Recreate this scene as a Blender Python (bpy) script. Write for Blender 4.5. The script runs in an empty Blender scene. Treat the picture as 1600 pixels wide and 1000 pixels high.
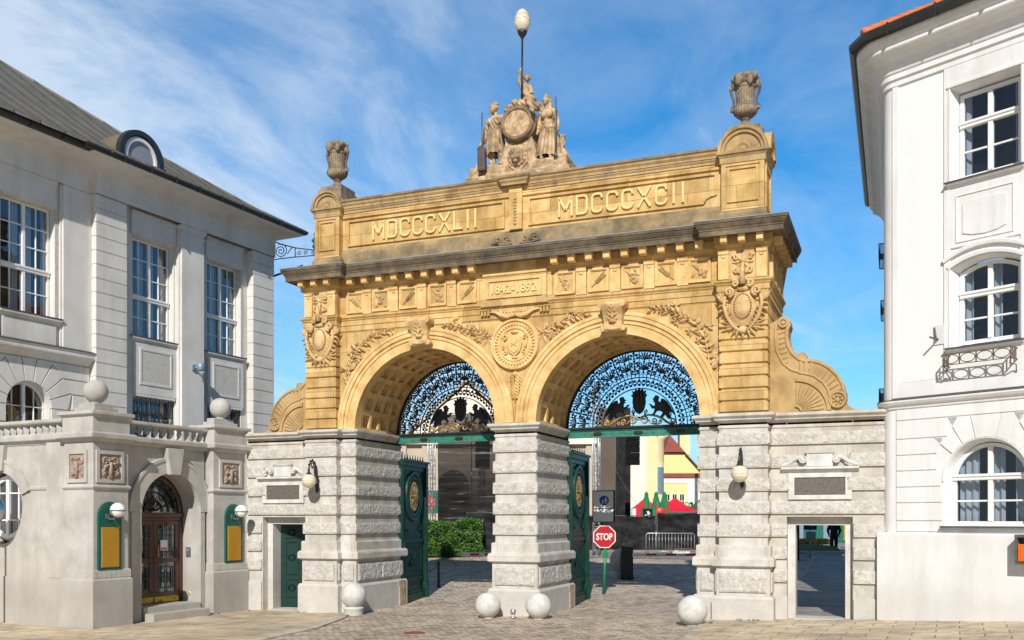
import bpy, math, random
from mathutils import Vector, Matrix, noise
R = math.radians; PI = math.pi; rnd = random.Random(7)
scene = bpy.context.scene
col = scene.collection

# ------------------------------------------------------------------ materials
MATS = {}
class NT:
    def __init__(s, m):
        s.t = m.node_tree; s.n = s.t.nodes; s.l = s.t.links
    def add(s, typ, ins=None, **kw):
        nd = s.n.new(typ)
        for k, v in kw.items(): setattr(nd, k, v)
        for k, v in (ins or {}).items():
            if isinstance(v, tuple) and len(v) == 2 and hasattr(v[0], 'outputs'): s.l.new(v[0].outputs[v[1]], nd.inputs[k])
            elif hasattr(v, 'outputs'): s.l.new(v.outputs[0], nd.inputs[k])
            else: nd.inputs[k].default_value = v
        return nd
    def ramp(s, fac, stops):
        r = s.add('ShaderNodeValToRGB', {'Fac': fac}); e = r.color_ramp.elements
        while len(e) < len(stops): e.new(0.5)
        for el, (p, c) in zip(e, stops):
            el.position = p; el.color = (*c, 1) if len(c) == 3 else c
        return r
    def mix(s, a, b, fac, mode='MIX'):
        nd = s.n.new('ShaderNodeMix'); nd.data_type = 'RGBA'; nd.blend_type = mode
        for k, v in ((0, fac), (6, a), (7, b)):
            if hasattr(v, 'outputs'): s.l.new(v.outputs[2 if v.bl_idname == 'ShaderNodeMix' else 0], nd.inputs[k])
            elif isinstance(v, (int, float)): nd.inputs[k].default_value = v
            else: nd.inputs[k].default_value = (*v, 1)
        return nd
def out(nd): return nd.outputs[2] if nd.bl_idname == 'ShaderNodeMix' else nd.outputs[0]

def mat(name, cols, scale=1.5, rough=.85, bump=.25, bscale=30, metallic=0, stain=None, stscale=.5, stamt=.6, streak=False,
        brick=None, point=None, base=None, spec=.3, rockb=0, rockscale=14, voro=False, alpha=1, emit=None, coat=0, trans=0):
    m = bpy.data.materials.new(name); m.use_nodes = True
    T = NT(m); b = T.n['Principled BSDF']
    tc = T.add('ShaderNodeTexCoord')
    vec = (tc, 'Object')
    n1 = T.add('ShaderNodeTexNoise', {'Vector': vec, 'Scale': scale, 'Detail': 7, 'Roughness': .62})
    k = len(cols)
    c = T.ramp(n1, [(.32 + .36 * i / max(1, k - 1), x) for i, x in enumerate(cols)] if k > 1 else [(0, cols[0]), (1, cols[0])])
    if stain:
        mp = T.add('ShaderNodeMapping', {'Vector': vec, 'Scale': (1.6, 1.6, .22) if streak else (1, 1, 1)})
        n2 = T.add('ShaderNodeTexNoise', {'Vector': mp, 'Scale': stscale, 'Detail': 8, 'Roughness': .7})
        f = T.ramp(n2, [(.47, (0, 0, 0)), (.72, (stamt,) * 3)])
        c = T.mix(c, stain, f)
    if base:
        bz = T.add('ShaderNodeSeparateXYZ', {'Vector': vec}); nb_ = T.add('ShaderNodeTexNoise', {'Vector': vec, 'Scale': 1.1, 'Detail': 8, 'Roughness': .75})
        bh_ = T.add('ShaderNodeMath', {0: nb_, 1: 1.5}, operation='MULTIPLY'); bd = T.add('ShaderNodeMath', {0: (bz, 2), 1: bh_}, operation='SUBTRACT')
        bf_ = T.ramp(bd, [(.0, (.55,) * 3), (.35, (.25,) * 3), (1.0, (0, 0, 0))]); bf_.color_ramp.elements[0].position = 0
        c = T.mix(c, base, bf_)
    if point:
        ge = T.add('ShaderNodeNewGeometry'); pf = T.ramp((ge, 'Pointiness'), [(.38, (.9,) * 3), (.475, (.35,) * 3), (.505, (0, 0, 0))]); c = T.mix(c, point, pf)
    if brick:
        bw, bh, mort, var = brick
        sx = T.add('ShaderNodeSeparateXYZ', {'Vector': vec})
        ad = T.add('ShaderNodeMath', {0: (sx, 0), 1: (sx, 1)}, operation='ADD')
        cb = T.add('ShaderNodeCombineXYZ', {'X': ad, 'Y': (sx, 2)})
        bt = T.add('ShaderNodeTexBrick', {'Vector': cb, 'Color1': (1, 1, 1, 1), 'Color2': (var, var * .94, var * .84, 1), 'Mortar': (.50, .45, .38, 1), 'Scale': 1, 'Mortar Size': mort, 'Mortar Smooth': .3, 'Bias': 0, 'Brick Width': bw, 'Row Height': bh})
        c = T.mix(c, bt, 1.0, 'MULTIPLY')
    T.l.new(out(c), b.inputs['Base Color'])
    b.inputs['Roughness'].default_value = rough; b.inputs['Metallic'].default_value = metallic
    b.inputs['Specular IOR Level'].default_value = spec
    if coat: b.inputs['Coat Weight'].default_value = coat
    if alpha < 1: b.inputs['Alpha'].default_value = alpha
    if trans: b.inputs['Transmission Weight'].default_value = trans
    if emit: b.inputs['Emission Color'].default_value = (*emit[0], 1); b.inputs['Emission Strength'].default_value = emit[1]
    if bump:
        nb = T.add('ShaderNodeTexNoise', {'Vector': vec, 'Scale': bscale, 'Detail': 6, 'Roughness': .65})
        bp = T.add('ShaderNodeBump', {'Height': nb, 'Strength': bump, 'Distance': .02})
        if rockb:
            v = T.add('ShaderNodeTexVoronoi', {'Vector': vec, 'Scale': rockscale})
            bp = T.add('ShaderNodeBump', {'Height': v, 'Strength': rockb, 'Distance': .05, 'Normal': bp})
        T.l.new(bp.outputs[0], b.inputs['Normal'])
    MATS[name] = m
    return m

mat('sandstone', [(.52, .315, .11), (.70, .47, .19), (.79, .585, .295)], 2.0, bump=.35, bscale=45, stain=(.34, .235, .125), stscale=1.5, stamt=.6, streak=True, brick=(1.15, .62, .011, .68))
mat('sandstone_plain', [(.52, .32, .12), (.70, .47, .20), (.79, .585, .30)], 2.4, bump=.3, bscale=45, stain=(.42, .27, .12), stscale=1.6, stamt=.4)
mat('relief_sand', [(.44, .28, .115), (.62, .42, .20), (.72, .52, .27)], 3.5, bump=.3, bscale=45, stain=(.30, .20, .10), stscale=2.4, stamt=.5)
mat('sandstone_worn', [(.38, .25, .11), (.58, .41, .20), (.50, .36, .20), (.28, .21, .13)], 1.3, bump=.3, bscale=40, stain=(.23, .17, .10), stscale=1.1, stamt=.8, streak=True, brick=(1.3, .9, .006, .85))
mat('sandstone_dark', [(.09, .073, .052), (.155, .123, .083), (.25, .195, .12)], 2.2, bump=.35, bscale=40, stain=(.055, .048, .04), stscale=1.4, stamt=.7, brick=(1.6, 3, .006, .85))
mat('weathered_base', [(.17, .13, .08), (.30, .225, .13), (.46, .325, .16)], 1.8, bump=.3, bscale=40, stain=(.10, .085, .065), stscale=.8, stamt=.8, brick=(1.5, 3, .006, .85))
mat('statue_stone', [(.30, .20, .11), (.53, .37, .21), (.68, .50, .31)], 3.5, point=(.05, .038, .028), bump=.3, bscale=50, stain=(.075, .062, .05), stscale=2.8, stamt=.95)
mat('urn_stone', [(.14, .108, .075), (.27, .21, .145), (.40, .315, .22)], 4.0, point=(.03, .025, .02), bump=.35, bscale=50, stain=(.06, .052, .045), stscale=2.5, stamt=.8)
mat('volute_stone', [(.34, .22, .09), (.46, .31, .14), (.52, .36, .18)], 1.6, bump=.3, bscale=45, stain=(.2, .15, .085), stscale=1.5, stamt=.6)
mat('granite', [(.42, .40, .37), (.55, .53, .495), (.64, .62, .585)], 2.2, bump=.15, bscale=60, stain=(.36, .32, .26), stscale=.9, stamt=.6, streak=True, brick=(1.25, 5, .005, .9))
mat('granite_rough', [(.41, .39, .35), (.53, .505, .46), (.62, .595, .55)], 9, bump=.55, bscale=30, rockb=.3, rockscale=15, stain=(.33, .30, .25), stscale=1.6, stamt=.5)
mat('ball_stone', [(.46, .445, .415), (.60, .585, .555), (.70, .685, .66)], 5, bump=.3, bscale=40, stain=(.36, .33, .28), stscale=2.5, stamt=.6)
mat('granite_white', [(.50, .485, .455), (.62, .605, .575), (.70, .685, .66)], 3, base=(.44, .41, .36), bump=.15, bscale=50, stain=(.42, .38, .33), stscale=1.2, stamt=.6)
mat('rust_stain', [(.30, .17, .06), (.44, .34, .22), (.50, .45, .38)], 7, bump=.15)
mat('plaster_grey', [(.61, .58, .54), (.685, .655, .615), (.735, .705, .665)], .8, bump=.2, bscale=70, stain=(.40, .37, .33), stscale=.7, stamt=.45, streak=True)
mat('plaster_rough', [(.48, .455, .42), (.58, .555, .515), (.65, .62, .58)], 9, bump=.7, bscale=45, stain=(.38, .35, .31), stscale=.8, stamt=.4)
mat('plaster_white', [(.72, .71, .70), (.79, .785, .78), (.83, .825, .82)], .7, bump=.15, bscale=60, stain=(.56, .535, .50), stscale=1.0, stamt=.55, base=(.58, .555, .51), streak=True)
mat('plaster_bright', [(.80, .80, .79), (.84, .84, .835)], .6, bump=.08, bscale=60, stain=(.74, .73, .71), stscale=.6, stamt=.4, streak=True)
mat('portal_stone', [(.37, .35, .32), (.465, .445, .41), (.54, .52, .485)], 1.1, base=(.34, .315, .275), bump=.25, bscale=55, stain=(.29, .265, .23), stscale=.9, stamt=.55, streak=True)
mat('rod_brown', [(.085, .06, .055), (.12, .09, .08)], 4, rough=.5, bump=.05)
mat('relief_stone', [(.28, .205, .16), (.42, .33, .265)], 9, bump=.3)
mat('red_granite', [(.10, .085, .075), (.17, .145, .13)], 12, rough=.5, bump=.1)
mat('metal_roof', [(.125, .125, .115), (.165, .165, .15), (.205, .205, .19)], .9, rough=.55, bump=.1, bscale=8, stain=(.15, .12, .08), stscale=.5, stamt=.6, metallic=.15, spec=.4)
mat('dormer_copper', [(.17, .13, .075), (.22, .18, .12)], 1.5, rough=.5, bump=.1, metallic=.3)
mat('gutter', [(.018, .02, .02), (.032, .034, .034)], 3, rough=.4, bump=.1, spec=.5)
mat('tile', [(.50, .12, .035), (.62, .17, .05), (.70, .22, .08)], 3, rough=.7, bump=.2, bscale=30)
mat('tile_red', [(.24, .065, .045), (.32, .09, .06)], 2, rough=.8, bump=.5, bscale=6)
mat('window_paint', [(.78, .775, .76), (.84, .835, .82)], 4, rough=.4, bump=.04, spec=.5)
mat('sill_metal', [(.10, .10, .095), (.17, .165, .155)], 4, rough=.45, bump=.1, metallic=.4)
mat('room_dark', [(.012, .014, .018)], 1, bump=0)
mat('curtain', [(.55, .56, .57), (.70, .71, .72)], 1.2, rough=.9, bump=.1)
mat('iron_black', [(.012, .012, .013), (.025, .024, .023)], 12, rough=.45, bump=.15, bscale=60, spec=.5)
mat('iron_grey', [(.10, .11, .115), (.17, .18, .185)], 8, rough=.5, bump=.1, metallic=.3)
mat('iron_rusty', [(.07, .10, .115), (.15, .09, .05), (.09, .11, .12)], 9, rough=.6, bump=.2)
mat('beam_green', [(.012, .15, .105), (.02, .20, .145), (.03, .24, .18)], 5, rough=.4, bump=.1, stain=(.20, .075, .03), stscale=3, stamt=.55, spec=.5)
mat('gate_green', [(.002, .028, .017), (.003, .038, .024), (.005, .052, .034)], 3, rough=.42, bump=.12, bscale=40, spec=.25, stain=(.02, .05, .04), stscale=2, stamt=.4)
mat('door_green', [(.002, .026, .020), (.004, .036, .027)], 3, rough=.4, bump=.1, spec=.4)
mat('board_green', [(.003, .085, .06), (.005, .11, .08)], 2, rough=.4, bump=.04, spec=.5)
mat('post_green', [(.01, .17, .07), (.015, .21, .09)], 4, rough=.4, bump=.05, spec=.5)
mat('gilt', [(.28, .165, .06), (.45, .29, .115), (.52, .36, .16)], 7, rough=.42, bump=.15, metallic=.5, spec=.5)
mat('letter_gold', [(.72, .54, .22), (.79, .62, .30)], 5, rough=.5, bump=.1)
mat('notice_ochre', [(.40, .20, .018), (.46, .24, .025)], 2, rough=.45, bump=.03)
mat('globe_glass', [(.66, .59, .42), (.76, .70, .54)], 9, rough=.22, bump=.05, spec=.5, coat=.4)
mat('globe_white', [(.82, .81, .79)], 3, rough=.15, bump=0, spec=.5, coat=.5)
mat('roof_seam', [(.075, .07, .055), (.11, .10, .085)], 2, rough=.6, bump=0)
mat('seam', [(.50, .42, .27)], 3, rough=.6, bump=0)
mat('door_brown', [(.055, .016, .010), (.085, .026, .016)], 5, rough=.3, bump=.05, spec=.5, coat=.3)
mat('kick_yellow', [(.10, .045, .02), (.62, .42, .03), (.70, .48, .04)], 6, rough=.45, bump=.1)
mat('paper', [(.75, .75, .76)], 3, rough=.6, bump=0)
mat('paper_pink', [(.55, .10, .25)], 3, rough=.6, bump=0)
mat('steel_blue', [(.18, .26, .34), (.24, .33, .42)], 4, rough=.4, bump=.03, metallic=.2)
mat('keypad_grey', [(.09, .095, .10), (.14, .145, .15)], 4, rough=.4, bump=.03)
mat('mirror', [(.55, .57, .60)], 1, rough=.05, bump=0, metallic=1)
mat('dull_pane', [(.26, .26, .31), (.32, .32, .36)], 1, rough=.2, bump=0, spec=.5)
mat('sign_red', [(.42, .008, .012), (.50, .012, .018)], 3, rough=.4, bump=.02, spec=.4)
mat('sign_white', [(.74, .74, .74)], 3, rough=.4, bump=0)
mat('sign_grey', [(.66, .665, .69), (.72, .725, .75)], 3, rough=.5, bump=.02)
mat('sign_blue', [(.012, .06, .32), (.015, .07, .38)], 3, rough=.4, bump=0)
mat('sign_navy', [(.01, .018, .13)], 3, rough=.4, bump=0)
mat('orange_box', [(.75, .14, .012)], 3, rough=.4, bump=.02)
mat('alu', [(.42, .43, .44), (.55, .56, .57)], 6, rough=.35, bump=.05, metallic=.7)
mat('tarp_black', [(.010, .010, .011), (.018, .018, .02), (.03, .03, .032)], 2.5, rough=.6, bump=.3, bscale=5, spec=.12)
mat('speaker_black', [(.008, .008, .009), (.014, .014, .016)], 6, rough=.8, bump=.1, spec=.1)
mat('beige_wall', [(.48, .40, .31), (.56, .47, .37)], .7, bump=.1)
mat('gauze_brown', [(.10, .078, .062), (.135, .105, .085)], .5, rough=.8, bump=.3, bscale=3)
mat('cream_wall', [(.80, .74, .60), (.84, .79, .67)], .5, bump=.05)
mat('yellow_wall', [(.80, .66, .27), (.84, .71, .33)], .5, bump=.05)
mat('yellow_pale', [(.80, .64, .34), (.84, .70, .42)], .5, bump=.05)
mat('white_wall', [(.80, .79, .77)], .5, bump=.05)
mat('tent_red', [(.55, .012, .03), (.66, .02, .045)], 2, rough=.6, bump=.2, bscale=3)
mat('tent_green', [(.03, .085, .03), (.045, .11, .04)], 2, rough=.6, bump=.2, bscale=3)
mat('tent_teal', [(.01, .13, .09)], 2, rough=.6, bump=.1)
mat('umb_green', [(.005, .16, .06), (.01, .24, .09)], 5, rough=.65, bump=.3, bscale=8)
mat('umb_red', [(.55, .03, .04)], 5, rough=.65, bump=.1)
mat('boom_white', [(.80, .80, .79)], 3, rough=.4, bump=0)
mat('boom_red', [(.60, .02, .02)], 3, rough=.4, bump=0)
mat('cabinet_black', [(.008, .016, .014), (.012, .024, .02)], 3, rough=.4, bump=.05, spec=.4)
mat('lead', [(.24, .25, .27), (.34, .35, .37)], 3, rough=.5, bump=.1, metallic=.2)
mat('amber', [(.75, .35, .01)], 3, rough=.3, bump=0)
mat('cloth_black', [(.010, .010, .012), (.018, .018, .02)], 6, rough=.8, bump=.2)
mat('cloth_dark', [(.018, .018, .022), (.03, .03, .036)], 6, rough=.8, bump=.2)
mat('cloth_white', [(.60, .62, .66)], 6, rough=.8, bump=.1)
mat('cloth_grey', [(.20, .20, .21)], 6, rough=.8, bump=.1)
mat('skin', [(.42, .22, .15)], 6, rough=.6, bump=.05)
mat('hair', [(.03, .022, .018)], 6, rough=.6, bump=.1)
mat('leaf', [(.006, .026, .004), (.020, .080, .008), (.065, .155, .016), (.13, .22, .025)], 3.2, rough=.45, bump=.1, spec=.45)
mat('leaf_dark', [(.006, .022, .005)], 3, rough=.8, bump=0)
mat('grass', [(.03, .10, .012), (.07, .17, .02)], 6, rough=.7, bump=.3)
mat('flower', [(.80, .30, .01), (.85, .50, .02)], 4, rough=.6, bump=0)
mat('bark', [(.06, .045, .03)], 4, bump=.2)
mat('rust', [(.16, .06, .03), (.24, .10, .05)], 9, rough=.8, bump=.3)
mat('verdigris', [(.05, .14, .11), (.09, .20, .16)], 5, rough=.6, bump=.1)

def glass_mat():
    m = bpy.data.materials.new('window_glass'); m.use_nodes = True; T = NT(m); T.n.clear()
    o = T.n.new('ShaderNodeOutputMaterial')
    tr = T.add('ShaderNodeBsdfTransparent', {'Color': (.66, .72, .78, 1)})
    tc = T.add('ShaderNodeTexCoord')
    nz = T.add('ShaderNodeTexNoise', {'Vector': (tc, 'Object'), 'Scale': 1.4, 'Detail': 2})
    bp = T.add('ShaderNodeBump', {'Height': nz, 'Strength': .12, 'Distance': .05})
    gl = T.add('ShaderNodeBsdfGlossy', {'Color': (.95, .97, 1, 1), 'Roughness': .02, 'Normal': bp})
    lw = T.add('ShaderNodeLayerWeight', {'Blend': .5}); pw = T.add('ShaderNodeMath', {0: (lw, 'Facing'), 1: 3.0}, operation='POWER'); fr = T.add('ShaderNodeMath', {0: pw, 1: .75, 2: .13}, operation='MULTIPLY_ADD')
    mx = T.add('ShaderNodeMixShader', {0: fr, 1: tr, 2: gl})
    T.l.new(mx.outputs[0], o.inputs[0]); MATS['window_glass'] = m
glass_mat()

def mesh_fabric():       # see-through scaffold gauze
    m = bpy.data.materials.new('gauze'); m.use_nodes = True; T = NT(m); b = T.n['Principled BSDF']; o = T.n['Material Output']
    tc = T.add('ShaderNodeTexCoord')
    mp = T.add('ShaderNodeMapping', {'Vector': (tc, 'Object'), 'Rotation': (0, R(-22), 0), 'Scale': (.22, 1, 3.0)})
    nz = T.add('ShaderNodeTexNoise', {'Vector': mp, 'Scale': 1.6, 'Detail': 5, 'Roughness': .6})
    rp = T.ramp(nz, [(.45, (.014, .013, .013)), (.60, (.03, .029, .029)), (.72, (.26, .26, .27))])  # pale streaks paint the sheen of the folds into the base colour
    T.l.new(rp.outputs[0], b.inputs['Base Color']); b.inputs['Roughness'].default_value = .75; b.inputs['Specular IOR Level'].default_value = .05
    tr = T.add('ShaderNodeBsdfTransparent')
    sz = T.add('ShaderNodeSeparateXYZ', {'Vector': (tc, 'Object')}); zr = T.add('ShaderNodeMath', {0: (sz, 2), 1: 6.6}, operation='DIVIDE'); fr = T.ramp(zr, [(.30, (.985,) * 3), (.48, (.95,) * 3), (.60, (.87,) * 3)])
    mx = T.add('ShaderNodeMixShader', {0: fr, 1: tr, 2: b}); T.l.new(mx.outputs[0], o.inputs[0])
    MATS['gauze'] = m
mesh_fabric()

def cobble_mat(name, cols, bw, bh, mort, rot, mcol, warp=.12, bumpd=.03, grime=None, offs=.5, var=.0):
    m = bpy.data.materials.new(name); m.use_nodes = True; T = NT(m); b = T.n['Principled BSDF']
    tc = T.add('ShaderNodeTexCoord'); vec = (tc, 'Object')
    wn = T.add('ShaderNodeTexNoise', {'Vector': vec, 'Scale': .9, 'Detail': 3})
    w2 = T.add('ShaderNodeVectorMath', {0: (wn, 'Color'), 1: (.5, .5, .5)}, operation='SUBTRACT')
    w3 = T.add('ShaderNodeVectorMath', {0: w2, 'Scale': warp}, operation='SCALE')
    w4 = T.add('ShaderNodeVectorMath', {0: vec, 1: w3}, operation='ADD')
    mp = T.add('ShaderNodeMapping', {'Vector': w4, 'Rotation': (0, 0, R(rot))})
    bt = T.add('ShaderNodeTexBrick', {'Vector': mp, 'Color1': (0, 0, 0, 1), 'Color2': (1, 1, 1, 1), 'Mortar': (.5, .5, .5, 1), 'Scale': 1, 'Mortar Size': mort, 'Mortar Smooth': .5, 'Bias': 0, 'Brick Width': bw, 'Row Height': bh}, offset=offs)
    n1 = T.add('ShaderNodeTexNoise', {'Vector': vec, 'Scale': 5, 'Detail': 6, 'Roughness': .7})
    s = T.add('ShaderNodeMath', {0: (bt, 'Color'), 1: .75}, operation='MULTIPLY')
    s2 = T.add('ShaderNodeMath', {0: s, 1: n1}, operation='ADD')
    c = T.ramp(s2, [(.3 + .55 * i / (len(cols) - 1), x) for i, x in enumerate(cols)])
    big = T.add('ShaderNodeTexNoise', {'Vector': vec, 'Scale': .35, 'Detail': 5, 'Roughness': .6})
    bf = T.ramp(big, [(.3, (.66, .65, .66)), (.7, (1.10, 1.07, 1.02))])
    mid = T.add('ShaderNodeTexNoise', {'Vector': vec, 'Scale': 1.6, 'Detail': 6, 'Roughness': .7}); mf = T.ramp(mid, [(.36, (.70, .66, .60)), (.52, (1, 1, 1)), (.68, (1.14, 1.10, 1.02))]); c = T.mix(c, mf, 1.0, 'MULTIPLY')
    c = T.mix(c, bf, 1.0, 'MULTIPLY')
    c = T.mix(c, mcol, (bt.outputs['Fac'].node) if False else 0.0)
    T.l.new(bt.outputs['Fac'], c.inputs[0])
    T.l.new(out(c), b.inputs['Base Color']); b.inputs['Roughness'].default_value = .72; b.inputs['Specular IOR Level'].default_value = .35
    inv = T.add('ShaderNodeMath', {0: 1.0, 1: (bt, 'Fac')}, operation='SUBTRACT')
    hh = T.add('ShaderNodeMath', {0: n1, 1: .5}, operation='MULTIPLY')
    h2 = T.add('ShaderNodeMath', {0: inv, 1: hh}, operation='ADD')
    bp = T.add('ShaderNodeBump', {'Height': h2, 'Strength': .8, 'Distance': bumpd}); T.l.new(bp.outputs[0], b.inputs['Normal'])
    MATS[name] = m
cobble_mat('cobbles', [(.15, .12, .10), (.32, .27, .22), (.47, .40, .325), (.62, .53, .43)], .25, .16, .014, 4, (.15, .125, .09), warp=.4, bumpd=.022)
cobble_mat('slabs', [(.32, .27, .20), (.47, .40, .31), (.56, .48, .38), (.62, .52, .38)], .95, .55, .014, 3, (.16, .13, .07), warp=.03, bumpd=.012)
cobble_mat('court_paving', [(.20, .19, .185), (.28, .265, .25), (.33, .31, .29)], 1.1, .45, .010, 0, (.12, .11, .10), warp=.05, bumpd=.01)
cobble_mat('kerb_stone', [(.40, .37, .33), (.50, .47, .42), (.56, .53, .48)], 1.1, 9, .012, 90, (.18, .16, .13), warp=.02, bumpd=.01)

# ------------------------------------------------------------------ mesh building
class MB:
    def __init__(s): s.v = []; s.f = []; s.m = []; s.s = []; s.M = None
    def add(s, vs, fs, mi=0, smooth=False):
        o = len(s.v)
        if s.M is not None: vs = [tuple(s.M @ Vector(v)) for v in vs]
        s.v += [tuple(v) for v in vs]
        for f in fs: s.f.append([i + o for i in f]); s.m.append(mi); s.s.append(smooth)
    def box(s, x0, x1, y0, y1, z0, z1, mi=0):
        s.add([(x0, y0, z0), (x1, y0, z0), (x1, y1, z0), (x0, y1, z0), (x0, y0, z1), (x1, y0, z1), (x1, y1, z1), (x0, y1, z1)],
              [(0, 3, 2, 1), (4, 5, 6, 7), (0, 1, 5, 4), (1, 2, 6, 5), (2, 3, 7, 6), (3, 0, 4, 7)], mi)
    def cbox(s, x0, x1, y0, y1, z0, z1, c=.015, mi=0):     # front (-y) chamfered box
        a = [(x0, y1, z0), (x1, y1, z0), (x1, y1, z1), (x0, y1, z1)]
        b = [(x0, y0 + c, z0), (x1, y0 + c, z0), (x1, y0 + c, z1), (x0, y0 + c, z1)]
        d = [(x0 + c, y0, z0 + c), (x1 - c, y0, z0 + c), (x1 - c, y0, z1 - c), (x0 + c, y0, z1 - c)]
        fs = [(8, 9, 10, 11), (3, 2, 1, 0)]
        for i in range(4):
            j = (i + 1) % 4; fs += [(i, j, 4 + j, 4 + i), (4 + i, 4 + j, 8 + j, 8 + i)]
        s.add(a + b + d, fs, mi)
    def prism(s, poly, z0, z1, mi=0):                       # CCW xy polygon extruded in z
        n = len(poly)
        s.add([(x, y, z0) for x, y in poly] + [(x, y, z1) for x, y in poly],
              [tuple(range(n - 1, -1, -1)), tuple(range(n, 2 * n))] + [(i, (i + 1) % n, n + (i + 1) % n, n + i) for i in range(n)], mi)
    def plate(s, poly, y0, y1, mi=0, smooth=False):         # xz polygon (CCW seen from -y) extruded y0 (front) .. y1
        n = len(poly)
        s.add([(x, y0, z) for x, z in poly] + [(x, y1, z) for x, z in poly],
              [tuple(range(n)), tuple(range(2 * n - 1, n - 1, -1))] + [(n + i, n + (i + 1) % n, (i + 1) % n, i) for i in range(n)], mi, smooth)
    def grid(s, fn, nu, nv, mi=0, smooth=True, cu=False, flip=False):
        vs = [fn(i / nu, j / nv) for j in range(nv + 1) for i in range(nu + (0 if cu else 1))]
        w = nu if cu else nu + 1
        fs = []
        for j in range(nv):
            for i in range(nu):
                q = (j * w + i, j * w + (i + 1) % w, (j + 1) * w + (i + 1) % w, (j + 1) * w + i)
                fs.append(q[::-1] if flip else q)
        s.add(vs, fs, mi, smooth)
    def lathe(s, prof, n=24, c=(0, 0, 0), mi=0, smooth=True, fn=None, sx=1, sy=1):
        P = len(prof)
        def g(u, v):
            k = min(P - 1, int(round(v * (P - 1)))); r, z = prof[k]; a = 2 * PI * u
            if fn: r = fn(r, z, a)
            return (c[0] + r * math.cos(a) * sx, c[1] + r * math.sin(a) * sy, c[2] + z)
        s.grid(g, n, P - 1, mi, smooth, cu=True)
    def ball(s, c, r, n=14, m=9, mi=0, rot=None):
        r = (r, r, r) if isinstance(r, (int, float)) else r
        vs = []; 
        for j in range(m + 1):
            t = PI * j / m
            for i in range(n):
                a = 2 * PI * i / n
                p = Vector((r[0] * math.sin(t) * math.cos(a), r[1] * math.sin(t) * math.sin(a), -r[2] * math.cos(t)))
                if rot: p = rot @ p
                vs.append((c[0] + p.x, c[1] + p.y, c[2] + p.z))
        s.add(vs, [(j * n + i, j * n + (i + 1) % n, (j + 1) * n + (i + 1) % n, (j + 1) * n + i) for j in range(m) for i in range(n)], mi, True)
    def tube(s, pts, r, n=8, mi=0, smooth=True, caps=True):
        pts = [Vector(p) for p in pts]; N = len(pts)
        rs = r if isinstance(r, (list, tuple)) else [r] * N
        vs = []; up = None
        for i, p in enumerate(pts):
            d = (pts[min(i + 1, N - 1)] - pts[max(i - 1, 0)])
            if d.length < 1e-9: d = Vector((0, 0, 1))
            d.normalize()
            if up is None: up = Vector((0, 1, 0)) if abs(d.y) < .9 else Vector((1, 0, 0))
            a = d.cross(up)
            if a.length < 1e-6: a = d.cross(Vector((1, 0, 0)))
            a.normalize(); b = a.cross(d).normalized(); up = b
            for k in range(n):
                t = 2 * PI * k / n; q = p + (a * math.cos(t) + b * math.sin(t)) * rs[i]; vs.append(tuple(q))
        fs = [(i * n + k, i * n + (k + 1) % n, (i + 1) * n + (k + 1) % n, (i + 1) * n + k) for i in range(N - 1) for k in range(n)]
        if caps: fs += [tuple(range(n - 1, -1, -1)), tuple(range((N - 1) * n, N * n))]
        s.add(vs, fs, mi, smooth)
    def cap(s, a, ra, b, rb, mi=0):                          # tapered capsule for blending
        a = Vector(a); b = Vector(b)
        s.tube([a, a.lerp(b, .5), b], [ra, (ra + rb) / 2, rb], 12, mi); s.ball(a, ra, 12, 8, mi); s.ball(b, rb, 12, 8, mi)
    def leaf(s, x, z, L, w, ang, y, bulge=.03, mi=0):        # pointed relief leaf on a wall facing -y
        ca, sa = math.cos(ang), math.sin(ang)
        T = lambda u, v, yy: (x + u * ca - v * sa, yy, z + u * sa + v * ca)
        vs = [T(0, 0, y), T(L * .45, -w / 2, y), T(L, 0, y), T(L * .45, w / 2, y), T(L * .12, 0, y - bulge), T(L * .5, 0, y - bulge), T(L * .85, 0, y - bulge * .5)]
        s.add(vs, [(0, 1, 4), (4, 1, 5), (5, 1, 6), (6, 1, 2), (2, 3, 6), (6, 3, 5), (5, 3, 4), (4, 3, 0)], mi)
    def blob(s, x, z, rx, rz, y, d, ang=0, mi=0, n=12):       # flattened relief bump
        ca, sa = math.cos(ang), math.sin(ang); vs = []
        for t, dd in ((1, 0), (.8, .6), (.45, .92)):
            for i in range(n):
                a = 2 * PI * i / n; u = rx * t * math.cos(a); v = rz * t * math.sin(a)
                vs.append((x + u * ca - v * sa, y - d * dd, z + u * sa + v * ca))
        vs.append((x, y - d, z))
        fs = [(k * n + i, k * n + (i + 1) % n, (k + 1) * n + (i + 1) % n, (k + 1) * n + i) for k in (0, 1) for i in range(n)]
        fs += [(2 * n + i, 2 * n + (i + 1) % n, 3 * n) for i in range(n)]
        s.add(vs, fs, mi, True)
    def spiral(s, x, z, r0, r1, turns, a0, y, tr, dirn=1, n=26, mi=0):
        pts = [(x + (r0 + (r1 - r0) * i / n) * math.cos(a0 + dirn * turns * 2 * PI * i / n), y, z + (r0 + (r1 - r0) * i / n) * math.sin(a0 + dirn * turns * 2 * PI * i / n)) for i in range(n + 1)]
        s.tube(pts, tr, 6, mi)
    def ring(s, xc, zc, prof, a0=0, a1=PI, n=40, mi=0, smooth=True):  # prof (r, y) swept about the y axis
        full = abs(a1 - a0 - 2 * PI) < 1e-6
        for (r0, y0), (r1, y1) in zip(prof, prof[1:]):
            vs = []
            for i in range(n + 1):
                a = a0 + (a1 - a0) * i / n; c, q = math.cos(a), math.sin(a)
                vs += [(xc + r0 * c, y0, zc + r0 * q), (xc + r1 * c, y1, zc + r1 * q)]
            s.add(vs, [(2 * i + 1, 2 * i, 2 * i + 2, 2 * i + 3) for i in range(n)], mi, smooth)
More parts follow.
